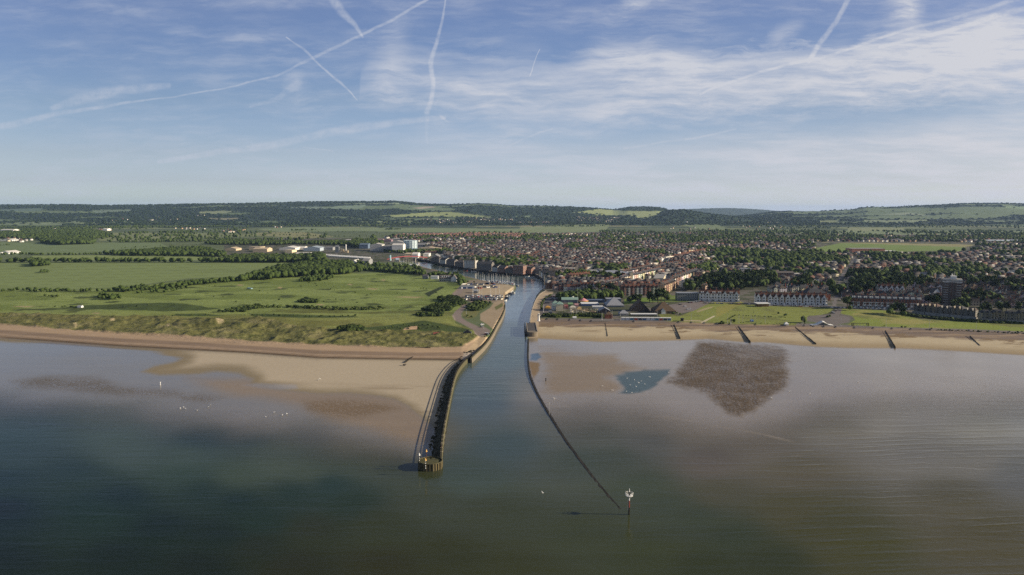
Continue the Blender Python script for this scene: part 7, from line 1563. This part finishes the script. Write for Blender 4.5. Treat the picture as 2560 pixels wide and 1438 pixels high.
for poly, h0, h1, pb in (([(1712, 726), (1760, 706), (1800, 694), (1930, 694), (1938, 718), (1880, 726), (1862, 724), (1750, 726)], 12, 18, .55), ([(1978, 726), (2024, 726), (2026, 704), (1980, 704)], 12, 16, .55), ([(2122, 752), (2130, 728), (2125, 690), (2250, 690), (2258, 734), (2190, 732), (2140, 745)], 12, 17, .5), ([(2238, 724), (2284, 724), (2280, 704), (2240, 702)], 14, 18, .8), ([(2286, 722), (2330, 722), (2326, 706), (2290, 706)], 12, 16, .5),
                         ([(2316, 770), (2352, 770), (2350, 756), (2322, 756)], 10, 14, .8), ([(2356, 775), (2420, 778), (2418, 760), (2398, 756), (2396, 770), (2356, 771)], 9, 13, .8), ([(2380, 760), (2500, 762), (2500, 746), (2390, 742)], 9, 14, .6), ([(2440, 785), (2560, 790), (2800, 800), (2800, 780), (2440, 772)], 9, 13, .4), ([(2080, 742), (2120, 742), (2112, 724), (2085, 724)], 9, 13, .5)):
    area(poly, h0, h1, 9.5, TREES, prob=pb)
line([(2258, 786), (2300, 794), (2380, 801), (2450, 806), (2560, 810), (2760, 822)], 7, 2, 4.5, 4, BUSH); line([(2326, 822.5), (2420, 826), (2560, 832), (2760, 842)], 2, 1, 1.6, 2.6, BUSH, .8); line([(2250, 819), (2270, 820)], 3, 1.2, 2, 3, BUSH); line([(2208, 817), (2216, 817)], 3, 1.2, 2, 3, BUSH); line([(1800, 808), (1815, 808)], 5, 2, 3, 3, BUSH)
line([(1820, 800), (1838, 789), (1850, 789)], 1.5, .8, 1.3, 2, BUSH); line([(1858, 790), (1900, 792), (1968, 795)], 1.5, .8, 1.4, 2.2, BUSH); line([(1850, 808), (1990, 812)], 1.5, .6, 1.2, 3, BUSH, .8); line([(1990, 809), (2018, 811)], 2, 1, 2, 3, BUSH)
own = set()
for x, y, h in gtrees:
    if y < 3200 and (free(x, y, 1.0) or Rg.random() < .4): TREES.append((x, y, h))
for a, b, h0, h1, pb in (((-300, 592), (560, 580), 8, 13, .35), ((-300, 578), (700, 566), 8, 14, .55), ((300, 606), (520, 604), 6, 9, .5), ((640, 577), (1000, 574), 6, 10, .35), ((-300, 570), (1000, 566), 9, 14, .6), ((-300, 616), (100, 614), 3, 6, .25)):
    p, q = G(*a), G(*b); n = int((q - p).length / 9)
    for i in range(n * 3):
        t = Rg.random(); c = p.lerp(q, t); k_ = fbm(np.array(c.x * .006), np.array(c.y * .002), 87, 3)
        if k_ > 1 - pb - .12: TREES.append((c.x + Rg.uniform(-4, 4), c.y + Rg.uniform(-45, 45), Rg.uniform(h0, h1)))
# far tree belts between the fields, and woods to the foot of the hills
for _ in range(5200):
    py = 566 + 40 * Rg.random() ** 1.6; px = Rg.uniform(-300, 2860)
    p = G(px, py)
    k_ = fbm(np.array(p.x * .0022), np.array(p.y * .0010), 81, 3)
    if k_ > .50 and not (620 < px < 1530 and 568 < py < 582): TREES.append((p.x, p.y, Rg.uniform(8, 15)))
for _ in range(2600):
    px = Rg.uniform(1500, 2860); py = Rg.uniform(578, 604); p = G(px, py); TREES.append((p.x, p.y, Rg.uniform(8, 14))) if fbm(np.array(p.x * .004), np.array(p.y * .0012), 83, 3) > .46 else None
for _ in range(20000):
    pxu = Rg.uniform(-200, 2760); d_ = Rg.uniform(5350, 9700); u_ = (pxu - CX) / F; i_ = min(len(rows) - 1, int(np.searchsorted(rows, d_))); j_ = min(len(cols) - 1, int(np.searchsorted(cols, u_)))
    if wmask[i_, j_] > .5 or (Rg.random() < .02): HILLT.append((u_ * d_, d_, Rg.uniform(8, 13)))
def wet_(x, y): return ground_z(x, y) < 1
TREES = [t for t in TREES if not wet_(t[0], t[1])]; BUSH = [t for t in BUSH if not wet_(t[0], t[1])]
TREES.sort(key=lambda t: t[2] / t[1], reverse=True); BUSH.sort(key=lambda t: t[2] / t[1], reverse=True)
infr = lambda t: -60 < proj(t[0], t[1], 4.5)[0] < 2620
near_t = [t for t in TREES if infr(t)][:290]; ids = set(map(id, near_t)); far_t = [t for t in TREES if id(t) not in ids]
near_b = [t for t in BUSH if infr(t)][:220]; ids = set(map(id, near_b)); far_b = [t for t in BUSH if id(t) not in ids]
for x, y, h in near_t:
    o = link('tree', Rg.choice(CROWNS), None, (x, y, ground_z(x, y) - .1), Rg.uniform(0, 6.28)); w_ = h * Rg.uniform(.85, 1.2); o.scale = (w_, w_, h)
    tag(o, where('tall broadleaf tree' if h > 11 else 'rounded green tree' if h > 6 else 'small green tree', x, y), 'tree', 'trees along the streets and fields'); link('trunk', TRUNK, o)
for x, y, h in near_b:
    o = link('bush', Rg.choice(BUSHES), None, (x, y, ground_z(x, y) - .15), Rg.uniform(0, 6.28)); w_ = h * Rg.uniform(.9, 1.5); o.scale = (w_, w_, h)
    tag(o, where('dark green bush' if h > 2 else 'low green bush', x, y), 'bush', 'bushes on the links and verges')
def mass(items, name, label, m_, wide, per=2):
    tmpl = [lump(200 + i, 1, .3) for i in range(5)]; nv = len(tmpl[0][0]); nf = len(tmpl[0][1]); N = len(items) * per
    V = np.zeros((N, nv, 3), np.float32); Ff = np.zeros((N, nf, 3), np.int64); k_ = 0
    for x, y, h in items:
        z = ground_z(x, y); 
        for j in range(per):
            v, f = tmpl[Rg.randrange(5)]; r = h * Rg.uniform(.30, .42) * wide; ox, oy = (Rg.uniform(-.3, .3) * h * wide for _ in range(2)) if j else (0, 0); zz = h * (.58 if j == 0 else Rg.uniform(.38, .6)); c, s_ = math.cos(k_), math.sin(k_)
            V[k_, :, 0] = x + ox + (v[:, 0] * c - v[:, 1] * s_) * r; V[k_, :, 1] = y + oy + (v[:, 0] * s_ + v[:, 1] * c) * r; V[k_, :, 2] = z + zz + v[:, 2] * h * .40; Ff[k_] = f + k_ * nv; k_ += 1
    me = bpy.data.meshes.new(name); me.vertices.add(N * nv); me.vertices.foreach_set('co', V.ravel()); me.loops.add(N * nf * 3); me.loops.foreach_set('vertex_index', Ff.ravel().astype(np.int32)); me.polygons.add(N * nf); me.polygons.foreach_set('loop_start', (np.arange(N * nf) * 3).astype(np.int32)); me.update(calc_edges=True)
    me.materials.append(m_); o = bpy.data.objects.new(name, me); COL.objects.link(o); return tag(o, label, kind='stuff')
mass(far_t, 'woodland', 'tree belts and garden trees too many to count, beyond the nearer streets', M_LEAF, 1.0, 3); mass(HILLT, 'hill_woods', 'dark woods covering the slopes of the far hills', M_LEAF, 2.2, 3); mass(far_b, 'shrubbery', 'low scrub and hedges scattered over the links and verges', M_BUSH, 1.5, 2)
print('trees', len(TREES), 'bushes', len(BUSH), 'objects', len(COL.objects))

# ------------------------------------------------------------------ haze
hz_ = MB().box(-24000, -1400, -6, 24000, 31000, 262).build('haze', M_WHITE); hz_.data.materials.clear()
hm = bpy.data.materials.new('haze'); hm.use_nodes = True; hm.node_tree.nodes.clear(); k = NG(hm.node_tree); ou = k.new('ShaderNodeOutputMaterial'); pv = k.new('ShaderNodeVolumePrincipled')
pv.inputs['Color'].default_value = (.44, .64, 1.0, 1); pv.inputs['Density'].default_value = 2.2e-5; pv.inputs['Anisotropy'].default_value = .1; k.l.new(pv.outputs[0], ou.inputs['Volume']); hz_.data.materials.append(hm)
tag(hz_, 'thin blue haze lying over the sea, town and hills', kind='stuff')
